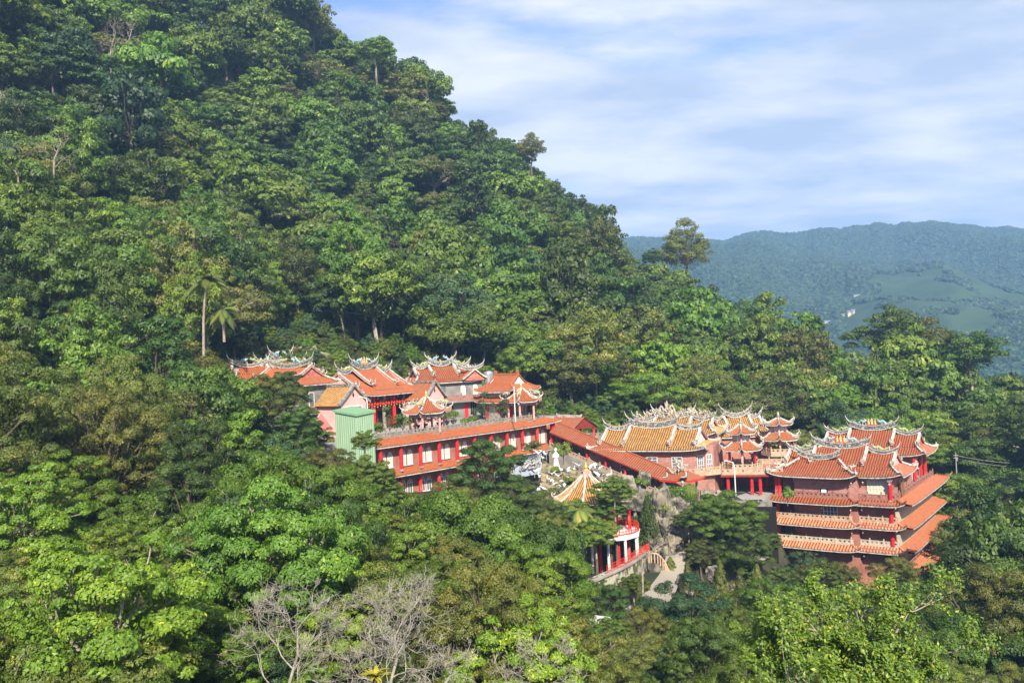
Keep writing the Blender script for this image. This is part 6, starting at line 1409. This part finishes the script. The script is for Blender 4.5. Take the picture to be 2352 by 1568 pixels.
for a in (
 (1122,1092,118,4.9,'dark','big dense dark tree standing in front of the long gallery windows'),
 (925,1160,118,2.6,'mid','low bushy tree under the left end of the lower gallery eave'),
 (1035,1150,114,2.8,'olive','small olive tree against the lower gallery storey'),
 (868,1125,114,2.8,'mid','bushy tree beside the shed at the gallery corner'),
 (1052,1200,111,4.3,'olive','olive tree just below the left side of the big dense tree'),
 (1185,1185,113,4.3,'dark','dark tree right of and below the big dense tree before the gallery'),
 (960,1235,104,4.3,'lime','bright yellow green tree below the left part of the gallery'),
 (860,1235,101,5.0,'mid','broad fresh green tree below the green shed'),
 (838,1015,117,1.7,'lime','feathery bright tree in front of the green shed'),
 (830,1095,113,3.2,'mid','bushy green tree at the foot of the green shed'),
 (760,1105,112,4.2,'olive','olive tree left of the green shed foot'),
 (690,985,131,3.6,'dark','dark tree left of the festival tent'),
 (625,925,136,4.6,'olive','rounded olive tree before the west shrine'),
 (760,1215,100,5.0,'mid','fresh green tree in the middle of the left foreground wood'),
 (1410,1130,125,2.6,'mid','leafy tree leaning over the right side of the yellow cone roof'),
 (1400,1172,126,2.1,'mid','small tree before the upper red columns of the white columned pavilion'),
 (1268,1325,108,3.8,'dark','dark tree at the left foot of the white columned pavilion'),
 (1240,1240,112,3.8,'olive','olive tree left of the palms by the cone pavilion'),
 (1275,1200,121,2.6,'dark','small dark tree among the palms by the cone pavilion'),
 (1660,1190,125,4.6,'mid','broad round crowned tree right of the rock grotto'),
 (1700,1265,122,3.9,'dark','lower companion of the broad round crowned tree'),
 (1610,1275,121,2.2,'olive','low olive tree beside the cave mouth'),
 (1850,1318,128,3.0,'blue','blue green tree at the foot of the stepped hall'),
 (1790,1345,124,2.6,'dark','dark shrubby tree left of the foot porch'),
 (1925,1345,122,3.2,'olive','olive tree right of the foot porch'),
 (2130,1375,130,4.2,'dark','dark tree at the right foot of the stepped hall'),
 (2215,1240,150,4.8,'olive','olive tree close to the lowest orange eave at the right'),
 (2240,1330,140,4.6,'mid','green tree on the right slope below the stepped hall'),
 (2200,1130,165,4.2,'mid','green tree on the right slope level with the orange eaves'),
 (1480,1470,88,3.2,'olive','olive tree at the lower end of the concrete path'),
 (1380,1400,96,3.0,'dark','dark tree below the lower tier of the mossy wall'),
 (1585,1440,90,4.4,'blue','blue green tree in the middle of the lower foreground'),
 (1680,1480,80,3.8,'mid','fresh green tree left of the nearest yellow green tree'),
 (1400,1447,86,1.5,'mid','leafy young tree partly hiding the white parked car'),
 (1752,1245,137,2.6,'mid','narrow green tree in front of the dark undercroft'),
 (1368,1228,119,2.7,'mid','leafy tree veiling the left half of the white columned pavilion'),
 (712,1015,133,3.0,'olive','olive tree in front of the paving left of the green shed'),
 (655,905,140,3.6,'dark','dark tree hiding the left end of the west wing'),
 (1885,1325,118,2.6,'mid','fresh green tree hiding the bottom wall of the stepped hall'),
 (2060,1330,122,3.0,'olive','olive tree below the right corner of the stepped hall'),
 (1455,1345,108,1.8,'mid','small tree growing against the mossy wall'),
 (1328,1168,127,1.7,'mid','small leafy tree at the lower left edge of the yellow cone roof'),
 (1580,1195,130,1.9,'mid','bushy green growth over the middle of the grotto rocks'),
 (1572,578,345,9.4,'olive','lone tall tree standing clear of the ridge against the far mountain'),
 (1503,592,345,4.0,'dark','small dark tree beside the lone tall ridge tree'),
 (862,120,338,6.6,'mid','tall open crowned tree breaking the ridge skyline near the top'),
 (1152,352,362,5.2,'dark','dark tree left of the notch trees on the ridge'),
 (1218,342,362,6.0,'olive','open tree standing proud of the ridge right of the notch'),
 (2040,770,252,9.0,'dark','tall dark tree at the left end of the right hand knoll'),
 (2140,800,248,8.0,'olive','broad olive tree in the middle of the right hand knoll'),
 (2230,815,240,8.0,'mid','wide green tree on the right part of the knoll')): mtree(*a, zs=1.25 if a[5].startswith('lone') else 1.0)
# clipped conifers by the lane
def conifer(px, py, Y, hh, r, label, group=None, mt='dark', up=.0):
    c = P(px, py, Y); z = c.z-hh*.5; g = np.random.RandomState(int(px)); n = int(1500*r); t = g.rand(n)**.8; a = g.uniform(0, 6.28, n); rr = r*(1-t*.92)*g.uniform(.55, 1, n)*(1+.25*np.sin(a*5+t*14))
    q = np.c_[rr*np.cos(a), rr*np.sin(a), .3+t*hh]; nn = np.c_[np.cos(a), np.sin(a), .5+0*a]+g.randn(n, 3)*.4
    e = empty('conifer', (c.x, c.y, z), 0, label, 'tree', group); me = leaf_mesh('crown', q, nn, .34, .35, g.rand(n)*.7, LM[mt], droop=-1.2 if up else .2, seed=3); o = bpy.data.objects.new('crown', me); link(o); o.parent = e
    tb = MB(); tb.tube([(0, 0, -4), (0, 0, hh*.8)], [.16, .04], 6); tb.build('trunk', BARK, e)
conifer(1488, 1195, 131, 6.6, 2.3, 'upright dark juniper between the white columned pavilion and the grotto', up=1); conifer(1462, 1230, 131, 5, 1.8, 'smaller juniper overlapping the left side of the tall juniper', up=1)
for px, py, Y, hh, r, lab in ((1580,1330,113,4.0,1.2,'ragged pine at the path edge below the lone boulder'),(1605,1375,109,4.6,1.3,'taller ragged pine beside the concrete path'),(1655,1330,114,4.4,1.3,'ragged pine on the right side of the lane'),(1700,1345,112,3.4,1.0,'low pine right of the lane'),(1740,1335,114,3.8,1.4,'spreading pine below the broad round crowned tree'),(1470,1385,104,3.8,1.0,'thin pine against the lower tier of the mossy wall'),(1540,1300,121,1.9,1.1,'clipped round pine at the bend of the path')): conifer(px, py, Y, hh, r, lab, mt='olive')
# palms
def palm(px, py, Y, hh, fr, label, nf=13, lean=(0, 0), seed=0, group=None):
    """(px, py): the crown shaft's top"""
    c = P(px, py, Y); g = random.Random(seed); e = empty('palm_tree', (c.x-lean[0], c.y-lean[1], c.z-hh), 0, label, 'palm', group)
    tb = MB(); tb.tube([(0, 0, -2), (lean[0]*.2, lean[1]*.2, hh*.35), (lean[0]*.55, lean[1]*.55, hh*.7), (lean[0]*.85, lean[1]*.85, hh*.86)], [.24, .2, .17, .15], 8); tb.build('trunk', PALEBARK, e)
    M_SH = bpy.data.materials.get('palm_crownshaft') or mat('palm_crownshaft', (.24, .30, .08), .4, (.36, .34, .12), 2); sb = MB(); sb.tube([(lean[0]*.85, lean[1]*.85, hh*.85), (lean[0], lean[1], hh)], [.21, .12], 8); sb.build('crown_shaft', M_SH, e)
    M_FR = bpy.data.materials.get('palm_fronds') or leaf_mat('palm_fronds', (0.05,0.11,0.02), (0.14,0.22,0.04), (0.34,0.36,0.08), gloss=.5); M_FR.name = 'palm_fronds'
    for k in range(nf):
        a = k*2.4+g.uniform(-.2, .2); el = g.uniform(-.1, 1.25); L_ = fr*g.uniform(.8, 1.1); C_ = []; N_ = []; Tn = []; ry = []
        o = Vector((lean[0], lean[1], hh)); d = Vector((math.cos(a), math.sin(a), 0)); tint = .95 if g.random() < .08 else g.uniform(.2, .8)
        ns = 22
        for i in range(ns+1):
            t = i/ns; ry.append(o+d*(L_*t*(.5+.5*math.cos(el*.8))*1.0)+Vector((0, 0, L_*(math.sin(el)*t*.9-(.75+.3*(1.2-el))*t*t))))
        fb = MB(); fb.tube(ry, [.05*(1-i/ns)+.012 for i in range(ns+1)], 4); vs = []; 
        for i in range(2, ns):
            p = ry[i]; s = Vector((-d.y, d.x, 0)); fw = (ry[i+1]-ry[i]).normalized(); ll = L_*.26*math.sin(math.pi*min(1, i/ns+.12))**.7
            for sg in (-1, 1):
                for off in (0, .5):
                    pp = p.lerp(ry[i+1], off); tip = pp+(s*sg*.85+fw*.55).normalized()*ll+Vector((0, 0, -ll*.55)); md = pp.lerp(tip, .5)+Vector((0, 0, ll*.12)); w = fw*.045
                    fb.add([pp-w, pp+w, md+w*1.3, tip, md-w*1.3], [(0, 1, 2, 4), (4, 2, 3)])
        o_ = fb.build('frond', M_FR, e); at = o_.data.attributes.new('tint', 'FLOAT', 'POINT'); at.data.foreach_set('value', [tint]*len(o_.data.vertices))
    return e
palm(474, 645, 148, 10.8, 4.4, 'tall palm with a pale bare trunk standing alone on the left slope', nf=14, lean=(1.0, 0), seed=3)
palm(512, 712, 152, 3.5, 3.4, 'darker low palm crowding the right side of the tall palm', nf=11, seed=5)
for i, (px, py, Y, hh, lab) in enumerate(((1290,1160,126,5.5,'palm with drooping fronds left of the yellow cone pavilion'),(1330,1172,125,5,'middle palm directly below the yellow cone roof'),(1362,1180,126,4.6,'palm right of the middle one below the yellow cone roof'),(1300,1215,120,4.5,'lowest palm of the cluster below the yellow cone roof'))): palm(px, py, Y, hh, 3.2, lab, nf=12, seed=20+i, group='palms below the yellow cone roof')
palm(1750, 1385, 104, 3.6, 3.0, 'pale fan of palm fronds left of the nearest yellow green tree', nf=9, seed=31); palm(2225, 1245, 148, 6, 3.6, 'palm on the right slope beside the lowest orange eave', nf=11, seed=33); palm(2290, 1185, 152, 6, 3.6, 'palm farther right on the slope beyond the stepped hall', nf=11, seed=35)

# dead trees
SNAG = mat('old_snag_wood', (.36,.31,.24), .9, (.15,.12,.09), 2.0)
def dead_tree(name, base, hh, spread, seed, label, lean=(0, 0), depth=6, r0=.2, mat_=None, start=.25, cat='dead tree', first=5, droop=0.0):
    g = random.Random(seed); e = empty(name, base, 0, label, cat); tb = MB(); bb = MB(); tw = MB()
    tr = [Vector((0, 0, -3)), Vector((lean[0]*.1+g.uniform(-.2, .2), lean[1]*.2, hh*.15)), Vector((lean[0]*.3-.15, lean[1]*.4, hh*.35)), Vector((lean[0]*.5+.25, lean[1]*.7, hh*.55)), Vector((lean[0], lean[1], hh*.72))]
    tb.tube(tr, [r0*1.15, r0, r0*.8, r0*.6, r0*.4], 8); tb.build('trunk', mat_ or DEADWOOD, e)
    def grow(p, d, L_, r, k):
        n = 4; pts = [p]; q = p.copy(); dd = d.copy()
        for i in range(n):
            dd = (dd+Vector((g.gauss(0, .22), g.gauss(0, .22), g.gauss(0, .18)+.05-droop*.1))).normalized(); q = q+dd*(L_/n); pts.append(q.copy())
        bb.tube(pts, [r*(1-.13*i) for i in range(n+1)], 5 if k > 2 else 3, cap=False)
        if k <= 0: return
        for j in range(g.choice((2, 3, 3)) if k > 1 else 3):
            i = g.randint(2, n); a = (dd+Vector((g.gauss(0, .62), g.gauss(0, .62), g.gauss(0, .5)))).normalized(); grow(pts[i], a, L_*g.uniform(.6, .85), max(r*.56, .010), k-1)
    for k in range(first+4):
        t = start+(1-start)*k/(first+3); i = min(3, int(t*4)); p = tr[i].lerp(tr[i+1], t*4-i) if i < 4 else tr[4]; a = k*2.4+g.uniform(-.4, .4)
        d = Vector((math.cos(a)*spread, math.sin(a)*spread*.8, .55+.8*t)).normalized(); grow(p, d, hh*g.uniform(.2, .3)*(1.25-t*.45), r0*.46*(1.1-.5*t), depth-2)
    bb.build('branches', mat_ or DEADWOOD, e); return e
b0 = P(668, 1690, 47); dead_tree('dead_tree', b0, 7.8, 1.4, 4, depth=7, label='slender grey dead tree with a bent trunk, left of the three bleached trees', lean=(.6, 0), r0=.11)
b0 = P(900, 1690, 48); dead_tree('dead_tree', b0, 7.4, 1.8, 9, depth=7, label='widest bleached dead tree with twisting limbs, middle of the three', lean=(.4, 0), r0=.12, first=8)
b0 = P(1215, 1690, 50); dead_tree('dead_tree', b0, 5.4, 2.2, 15, depth=7, label='low sprawling dead tree reaching right, lowest of the three bleached trees', lean=(1.2, 0), r0=.13, start=.1, droop=.5, first=6)
b0 = P(1010, 1650, 46); dead_tree('dead_branch', b0, 4.0, 1.9, 19, 'tangle of bare twigs between the widest and the low dead trees', lean=(.8, 0), r0=.1, start=.05, cat='dead branch')
for px, py, Y, hh, sp, sdn, lab, ln in ((270,150,262,13,.9,21,'bleached snag with forked limbs near the top left of the slope',(2,0)),(310,130,268,11,1.0,22,'smaller bleached snag right of the forked one at the upper left',(1.5,0)),(30,255,205,5,1.1,23,'fan of bare grey twigs at the left edge of the slope',(0,0)),(75,420,178,8,1.3,24,'pale bent trunk emerging from the trees at the left edge',(-2.5,0)),
    (150,400,182,9,1.3,27,'pale forked trunk under an umbrella crown on the left slope',(2,0)),(535,470,235,7,1.4,25,'hanging bleached branches in the middle of the upper slope',(2,0)),(960,290,338,15,1.5,26,'bare tan snag with long arms near the ridge',(5,0)),(845,330,322,11,1.2,28,'pale many branched trunk below the ridge skyline',(2,0)),(560,595,196,6,1.4,29,'thin bleached branches above the tall palm',(1,0)),
    (1470,1290,99,4,1.2,32,'long pale bare branch leaning before the mossy wall',(3,0))):
    b0 = P(px, py, Y)+Vector((0, -5 if Y > 150 else -1, 0)); dead_tree('bare_snag', b0-Vector((0, 0, hh*.12)), hh, sp, sdn, lab, lean=ln, depth=5, r0=(.2*hh/9+.04)*.8, first=4, cat='snag', mat_=SNAG)
def bamboo():
    c = P(1838, 872, 246); e = empty('bamboo_canes', c, 0, 'clump of bare leaning bamboo canes on the lower right slope', 'bamboo'); g = random.Random(8); M_B = mat('dry_bamboo', (.50,.44,.24), .6, (.36,.30,.17), 2)
    for i in range(13):
        x = g.uniform(-3, 3); t = g.gauss(0, 2.0); h_ = g.uniform(8, 14); b = MB(); b.tube([(x, 0, -3), (x+t*.3, 0, h_*.5), (x+t, 0, h_)], [.09, .075, .03], 5); b.build('cane', M_B, e)
    for s, t in ((-5, 8), (-1, 7)): b = MB(); b.tube([(s, -.5, 1), (s+t, -.5, 4.5)], [.09, .04], 5); b.build('cane', M_B, e)
bamboo()
# nearest tree: loose sprays of big yellow green leaves on pale branches
def near_tree():
    c = P(1925, 1508, 25); g = random.Random(6); gn = np.random.RandomState(6); base = Vector((c.x, c.y, gh(c.x, c.y))); e = empty('broadleaf_tree', base, 0, 'nearest tree, big yellow green leaves on pale open branches, bottom right', 'tree')
    H = c.z-base.z; br = MB(); tips = []; tb = MB(); tb.tube([(0, 0, -1), (.2, 0, H*.3), (-.1, .1, H*.6), (0, 0, H-1.6)], [.34, .28, .22, .16], 9); tb.build('trunk', PALEBARK, e)
    def grow(p, d, L_, r, k):
        pts = [p]; q = p.copy(); dd = d.copy()
        for i in range(4): dd = (dd+Vector((g.gauss(0, .14), g.gauss(0, .14), g.gauss(0, .1)+.07))).normalized(); q = q+dd*(L_/4); pts.append(q.copy()); tips.append((q.copy(), dd.copy(), k))
        br.tube(pts, [max(r*(1-.14*i), .008) for i in range(5)], 5, cap=False)
        if k <= 0: return
        for j in range(g.choice((2, 3, 3))): a = (dd+Vector((g.gauss(0, .5), g.gauss(0, .5), g.gauss(0, .32)+.1))).normalized(); grow(pts[g.randint(2, 4)], a, L_*g.uniform(.6, .8), r*.6, k-1)
    for k in range(22):
        a = k*2.4+g.uniform(-.3, .3); fl = g.uniform(.15, 1.1); d = Vector((math.cos(a)*1.1, math.sin(a)*.9, fl)).normalized(); grow(Vector((0, 0, H-1.9+g.uniform(-.9, .7))), d, g.uniform(1.25, 1.7)*(1.15 if abs(math.cos(a)) > .6 else 1), .065, 4)
    br.build('branches', PALEBARK, e); C_ = []; N_ = []; T_ = []
    for p, d, k in tips:
        if k > 2: continue
        n = 12 if k == 0 else 7 if k == 1 else 3
        for i in range(n):
            o = Vector((g.gauss(0, 1), g.gauss(0, 1), g.gauss(0, .7)+.2)).normalized(); C_.append(p+o*g.uniform(.04, .2)); N_.append(o*.5+Vector((g.gauss(0, .4), g.gauss(0, .4)-.15, .7))); T_.append(min(1, max(0, g.gauss(.5, .26)+(.12 if k == 0 else 0))))
    me = leaf_mesh('crown', np.array(C_), np.array(N_), .122, .5, np.array(T_), leaf_mat('young_glossy_leaves', (.06,.125,.012), (.155,.245,.022), (.34,.36,.03), gloss=.4, rvar=.1, wt=(1, 1, 1)), droop=-.35, seed=2); o = bpy.data.objects.new('crown', me); link(o); o.parent = e; print('near leaves', len(C_))
near_tree()
# broad yellow fern beneath the dead trees
def fern():
    c = P(862, 1555, 44); e = empty('bird_nest_fern', c, 0, 'bright yellow green rosette of broad fern blades at the bottom edge', 'fern'); g = random.Random(2); M_F = leaf_mat('fern_blades', (.16,.24,.02), (.34,.40,.03), (.46,.44,.05)); mb = MB()
    for k in range(34):
        a = k*2.4; el = g.uniform(.3, 1.3); L_ = g.uniform(.7, 1.05); d = Vector((math.cos(a), math.sin(a), 0)); s = Vector((-d.y, d.x, 0)); A = []; B_ = []
        for i in range(6): t = i/5; p = d*(L_*t*math.cos(el*.7))+Vector((0, 0, L_*(math.sin(el)*t-.5*t*t))); w = .09*math.sin(math.pi*min(.97, t*.9+.08)); A.append(p-s*w); B_.append(p+s*w)
        mb.strip(A, B_)
    o = mb.build('blades', M_F, e); at = o.data.attributes.new('tint', 'FLOAT', 'POINT'); at.data.foreach_set('value', [g.random()*.8 for _ in range(len(o.data.vertices))])
    st = MB(); st.tube([(0, 0, -3), (0, 0, .05)], [.2, .12], 7); st.build('stem', BARK, e)
fern()
# bare cliff behind the west wing
def cliff():
    for i, (px, py, Y, s, lab) in enumerate(((690, 805, 184, 5.5, 'tan cliff face left of the shrine ridges'), (735, 812, 184, 4.8, 'tan cliff face behind the tallest shrine ridges'), (775, 830, 183, 3.2, 'low rock outcrop between west wing and main hall'))):
        p = P(px, py, Y); o = bpy.data.objects.new('cliff', ROCKS[(1, 3, 1)[i]].copy()); link(o); o.location = p+Vector((0, 2.5, -2.2)); o.scale = (s*.9, s*.5, s*.55); tag(o, lab, 'cliff')
        o.data.materials.clear(); o.data.materials.append(M_CLIFF)
M_CLIFF = mat('tan_cliff_rock', (.24,.21,.13), .95, (.07,.09,.035), .8, bump=.8, bscale=2, noise_lo=.4, noise_hi=.65)
cliff()
# ---------------------------------------------------------------- set out the forest
LAND = [((466,700),'the tall pale trunked palm'),((700,760),'the bare cliff patch'),((640,850),'the grey walled west wing'),((800,985),'the green metal shed'),((1000,1040),'the long red gallery'),
 ((1185,880),'the two tiered drum tower'),((1310,970),'the hipped gatehouse roof'),((1500,1020),'the yellow roofed hall'),((1790,990),'the far twin pavilion'),((2080,1000),'the rear red hall'),((2150,1200),'the stepped hall'),
 ((1370,1130),'the yellow cone roof'),((1430,1250),'the white columned pavilion'),((1540,1340),'the concrete path'),((1640,1230),'the rock grotto'),((1570,570),'the lone tall ridge tree'),((1840,830),'the bare bamboo canes'),
 ((660,1440),'the left dead tree'),((880,1420),'the central dead tree'),((1240,1450),'the right dead tree'),((1950,1450),'the nearest yellow green tree'),((270,60),'the twin bleached snags'),
 ((985,240),'the bare snag on the ridge'),((30,60),'the hilltop corner at upper left'),((680,20),'the top of the hill'),((60,850),'the left edge of the hill'),((60,1500),'the bottom left corner'),((1110,330),'the notch in the ridge line'),
 ((300,1250),'the sunlit left foreground bank'),((2300,800),'the knoll before the far mountain'),((2310,1450),'the bottom right corner'),((1280,650),'the middle of the great slope'),((560,400),'the upper dark gully'),
 ((900,480),'the centre of the upper slope'),((250,640),'the shaded hollow at left'),((1650,750),'the right shoulder of the slope'),((2250,1100),'the power line on the right'),((1150,1100),'the big tree before the gallery')]
ORD = ['nearest','second nearest','third nearest','fourth nearest','fifth nearest','sixth nearest','seventh nearest','eighth nearest','ninth nearest','tenth nearest','eleventh nearest','twelfth nearest','thirteenth nearest','fourteenth nearest','fifteenth nearest']
def set_forest():
    N_IND = 225
    T = sorted(TREES, key=lambda t: -(t[3]*t[5]['r']/t[1]))
    vis = [t for t in T if -40 < t[6] < 2392 and -60 < t[7] < 1600]
    ind = vis[:N_IND]; ids = set(id(t) for t in ind); rest = [t for t in T if id(t) not in ids]
    # name each standing tree by its tone and the landmark it grows by
    buckets = {}
    for t in ind:
        d = [((t[6]-a)**2+(t[7]-b)**2, k) for k, ((a, b), _) in enumerate(LAND)]; dd, k = min(d)
        a, b = LAND[k][0]; dx = t[6]-a; dy = t[7]-b
        side = ('right of' if dx > 0 else 'left of') if abs(dx) > abs(dy) else ('below' if dy > 0 else 'above')
        buckets.setdefault((t[5]['kind'], k, side), []).append((dd, t))
    srcs = {}
    for (kind, k, side), L_ in sorted(buckets.items(), key=lambda q: str(q[0])):
        L_.sort(key=lambda q: q[0])
        for i, (dd, t) in enumerate(L_):
            lab = '%s broadleaf tree %s %s' % (TONE[kind], side, LAND[k][1])
            if len(L_) > 1: lab += ', %s to it' % ORD[min(i, 14)]
            e = plant(t[5], (t[0], t[1], t[2]-0.3), t[3], t[4], lab, 'broadleaf trees of the wooded slopes', sz=t[8])
            srcs.setdefault(id(t[5]), e)
    mass('forest', rest, srcs, 'unbroken broadleaf wood over the steep hillside behind the temple')
    mass('undergrowth', UNDER, srcs, 'low leafy undergrowth closing the floor of the wood')
    print('forest', len(ind), len(rest), len(UNDER), len(srcs))
def mass(name, rest, srcs, label):
    """one object; its crowns reuse the standing trees' own meshes"""
    pts = {}
    for t in rest: pts.setdefault(id(t[5]), []).append(t)
    protos = {id(p): p for p in PROTO}
    allp = []; keys = list(pts.keys())
    for n, k in enumerate(keys):
        for t in pts[k]: allp.append((t[0], t[1], t[2]-0.3, n, t[3], t[4], t[8]))
    A = np.array(allp)
    me = bpy.data.meshes.new(name); me.vertices.add(len(A)); me.vertices.foreach_set('co', A[:, :3].ravel())
    for nm, col in (('pk', 3), ('sc', 4), ('rz', 5), ('hz', 6)):
        at = me.attributes.new(nm, 'FLOAT', 'POINT'); at.data.foreach_set('value', A[:, col].astype(np.float32))
    o = bpy.data.objects.new(name, me); link(o)
    tag(o, label, name, kind='stuff')
    ng = bpy.data.node_groups.new(name+'_growth', 'GeometryNodeTree')
    ng.interface.new_socket(name='Geometry', in_out='INPUT', socket_type='NodeSocketGeometry'); ng.interface.new_socket(name='Geometry', in_out='OUTPUT', socket_type='NodeSocketGeometry')
    N = ng.nodes; L = ng.links; gi = N.new('NodeGroupInput'); go = N.new('NodeGroupOutput'); jn = N.new('GeometryNodeJoinGeometry'); L.new(jn.outputs[0], go.inputs[0])
    def attr(nm):
        a = N.new('GeometryNodeInputNamedAttribute'); a.data_type = 'FLOAT'; a.inputs[0].default_value = nm; return a.outputs[0]
    pk, sc, rz, hz = attr('pk'), attr('sc'), attr('rz'), attr('hz')
    cr = N.new('ShaderNodeCombineXYZ'); L.new(rz, cr.inputs[2])
    mu = N.new('ShaderNodeMath'); mu.operation = 'MULTIPLY'; L.new(sc, mu.inputs[0]); L.new(hz, mu.inputs[1])
    cs = N.new('ShaderNodeCombineXYZ'); L.new(sc, cs.inputs[0]); L.new(sc, cs.inputs[1]); L.new(mu.outputs[0], cs.inputs[2])
    for n, k in enumerate(keys):
        p = protos[k]
        if k not in srcs:
            t = min(pts[k], key=lambda q: q[1])
            srcs[k] = plant(p, (t[0], t[1], t[2]-0.3), t[3]*.9, t[4]+1, '%s broadleaf tree standing in the thick of the far wood' % TONE[p['kind']], 'trees in the thick of the far wood')
        kids = [c for c in srcs[k].children] if name == 'forest' else [c for c in srcs[k].children if c.name.startswith('crown')]
        cmp_ = N.new('ShaderNodeMath'); cmp_.operation = 'COMPARE'; L.new(pk, cmp_.inputs[0]); cmp_.inputs[1].default_value = n; cmp_.inputs[2].default_value = 0.4
        for ch in kids:
            oi = N.new('GeometryNodeObjectInfo'); oi.transform_space = 'ORIGINAL'; oi.inputs['Object'].default_value = ch; oi.inputs['As Instance'].default_value = True
            ip = N.new('GeometryNodeInstanceOnPoints'); L.new(gi.outputs[0], ip.inputs['Points']); L.new(cmp_.outputs[0], ip.inputs['Selection'])
            L.new(oi.outputs['Geometry'], ip.inputs['Instance']); L.new(cr.outputs[0], ip.inputs['Rotation']); L.new(cs.outputs[0], ip.inputs['Scale'])
            L.new(ip.outputs[0], jn.inputs[0])
    md = o.modifiers.new('growth', 'NODES'); md.node_group = ng
set_forest()
def far_forest():
    g = np.random.RandomState(9); n = 60000
    y = 900 + (2560-900)*g.rand(n)**0.8; t = g.uniform(0.02, 0.72, n); x = t*y
    ok = field_mask(x, y) < 0.0 + vnoise(x, y, 45, 4)*0.8+vnoise(x, y, 17, 6)*0.5-.2
    x, y = x[ok], y[ok]; z = far_blend(x, y)
    pr = projn(np.c_[x, y, z]); ok = (pr[:, 0] > 1360) & (pr[:, 0] < 2420); x, y, z = x[ok], y[ok], z[ok]
    A = np.c_[x, y, z]
    me = bpy.data.meshes.new('mountain_forest'); me.vertices.add(len(A)); me.vertices.foreach_set('co', A.ravel())
    at = me.attributes.new('sc', 'FLOAT', 'POINT'); at.data.foreach_set('value', (g.uniform(4.0, 8.5, len(A))).astype(np.float32))
    o = bpy.data.objects.new('mountain_forest', me); link(o); tag(o, 'blue hazed woodland covering the mountain across the valley', 'forest', kind='stuff')
    m = leaf_mat('far_canopy', (0.014,0.045,0.016), (0.035,0.085,0.03), (0.07,0.12,0.04), rvar=.8, trans=0.0)
    ng = bpy.data.node_groups.new('far_growth', 'GeometryNodeTree')
    ng.interface.new_socket(name='Geometry', in_out='INPUT', socket_type='NodeSocketGeometry'); ng.interface.new_socket(name='Geometry', in_out='OUTPUT', socket_type='NodeSocketGeometry')
    N = ng.nodes; L = ng.links; gi = N.new('NodeGroupInput'); go = N.new('NodeGroupOutput')
    ic = N.new('GeometryNodeMeshIcoSphere'); ic.inputs['Radius'].default_value = 1.0; ic.inputs['Subdivisions'].default_value = 3
    no = N.new('ShaderNodeTexNoise'); no.inputs['Scale'].default_value = 1.7; no.inputs['Detail'].default_value = 3
    nv = N.new('GeometryNodeInputNormal'); sb = N.new('ShaderNodeMath'); sb.operation = 'SUBTRACT'; L.new(no.outputs[0], sb.inputs[0]); sb.inputs[1].default_value = 0.5
    vm = N.new('ShaderNodeVectorMath'); vm.operation = 'SCALE'; L.new(nv.outputs[0], vm.inputs[0]); m2 = N.new('ShaderNodeMath'); m2.operation = 'MULTIPLY'; L.new(sb.outputs[0], m2.inputs[0]); m2.inputs[1].default_value = 1.8; L.new(m2.outputs[0], vm.inputs['Scale'])
    sp = N.new('GeometryNodeSetPosition'); L.new(ic.outputs[0], sp.inputs[0]); L.new(vm.outputs[0], sp.inputs['Offset'])
    sm = N.new('GeometryNodeSetMaterial'); L.new(sp.outputs[0], sm.inputs[0]); sm.inputs['Material'].default_value = m
    a = N.new('GeometryNodeInputNamedAttribute'); a.data_type = 'FLOAT'; a.inputs[0].default_value = 'sc'
    rv = N.new('FunctionNodeRandomValue'); rv.data_type = 'FLOAT_VECTOR'; rv.inputs[1].default_value = (.4, .4, 6.28)
    ip = N.new('GeometryNodeInstanceOnPoints'); L.new(gi.outputs[0], ip.inputs['Points']); L.new(sm.outputs[0], ip.inputs['Instance']); L.new(a.outputs[0], ip.inputs['Scale']); L.new(rv.outputs[0], ip.inputs['Rotation'])
    L.new(ip.outputs[0], go.inputs[0]); md = o.modifiers.new('growth', 'NODES'); md.node_group = ng
    print('far', len(A))
far_forest()
# ---------------------------------------------------------------- air
def haze():
    mb = MB(); mb.box(-5200, 6900, -75, 4300, -240, 420)
    m = bpy.data.materials.new('valley_haze'); m.use_nodes = True; N = m.node_tree.nodes; N.clear()
    out = N.new('ShaderNodeOutputMaterial'); pv = N.new('ShaderNodeVolumePrincipled'); pv.inputs['Color'].default_value = (0.34, 0.61, 1.0, 1); pv.inputs['Density'].default_value = 0.00023
    pv.inputs['Anisotropy'].default_value = 0.0
    m.node_tree.links.new(pv.outputs[0], out.inputs['Volume'])
    o = mb.build('haze', m); tag(o, 'thin blue morning haze filling the valley', 'haze', kind='stuff')
haze()
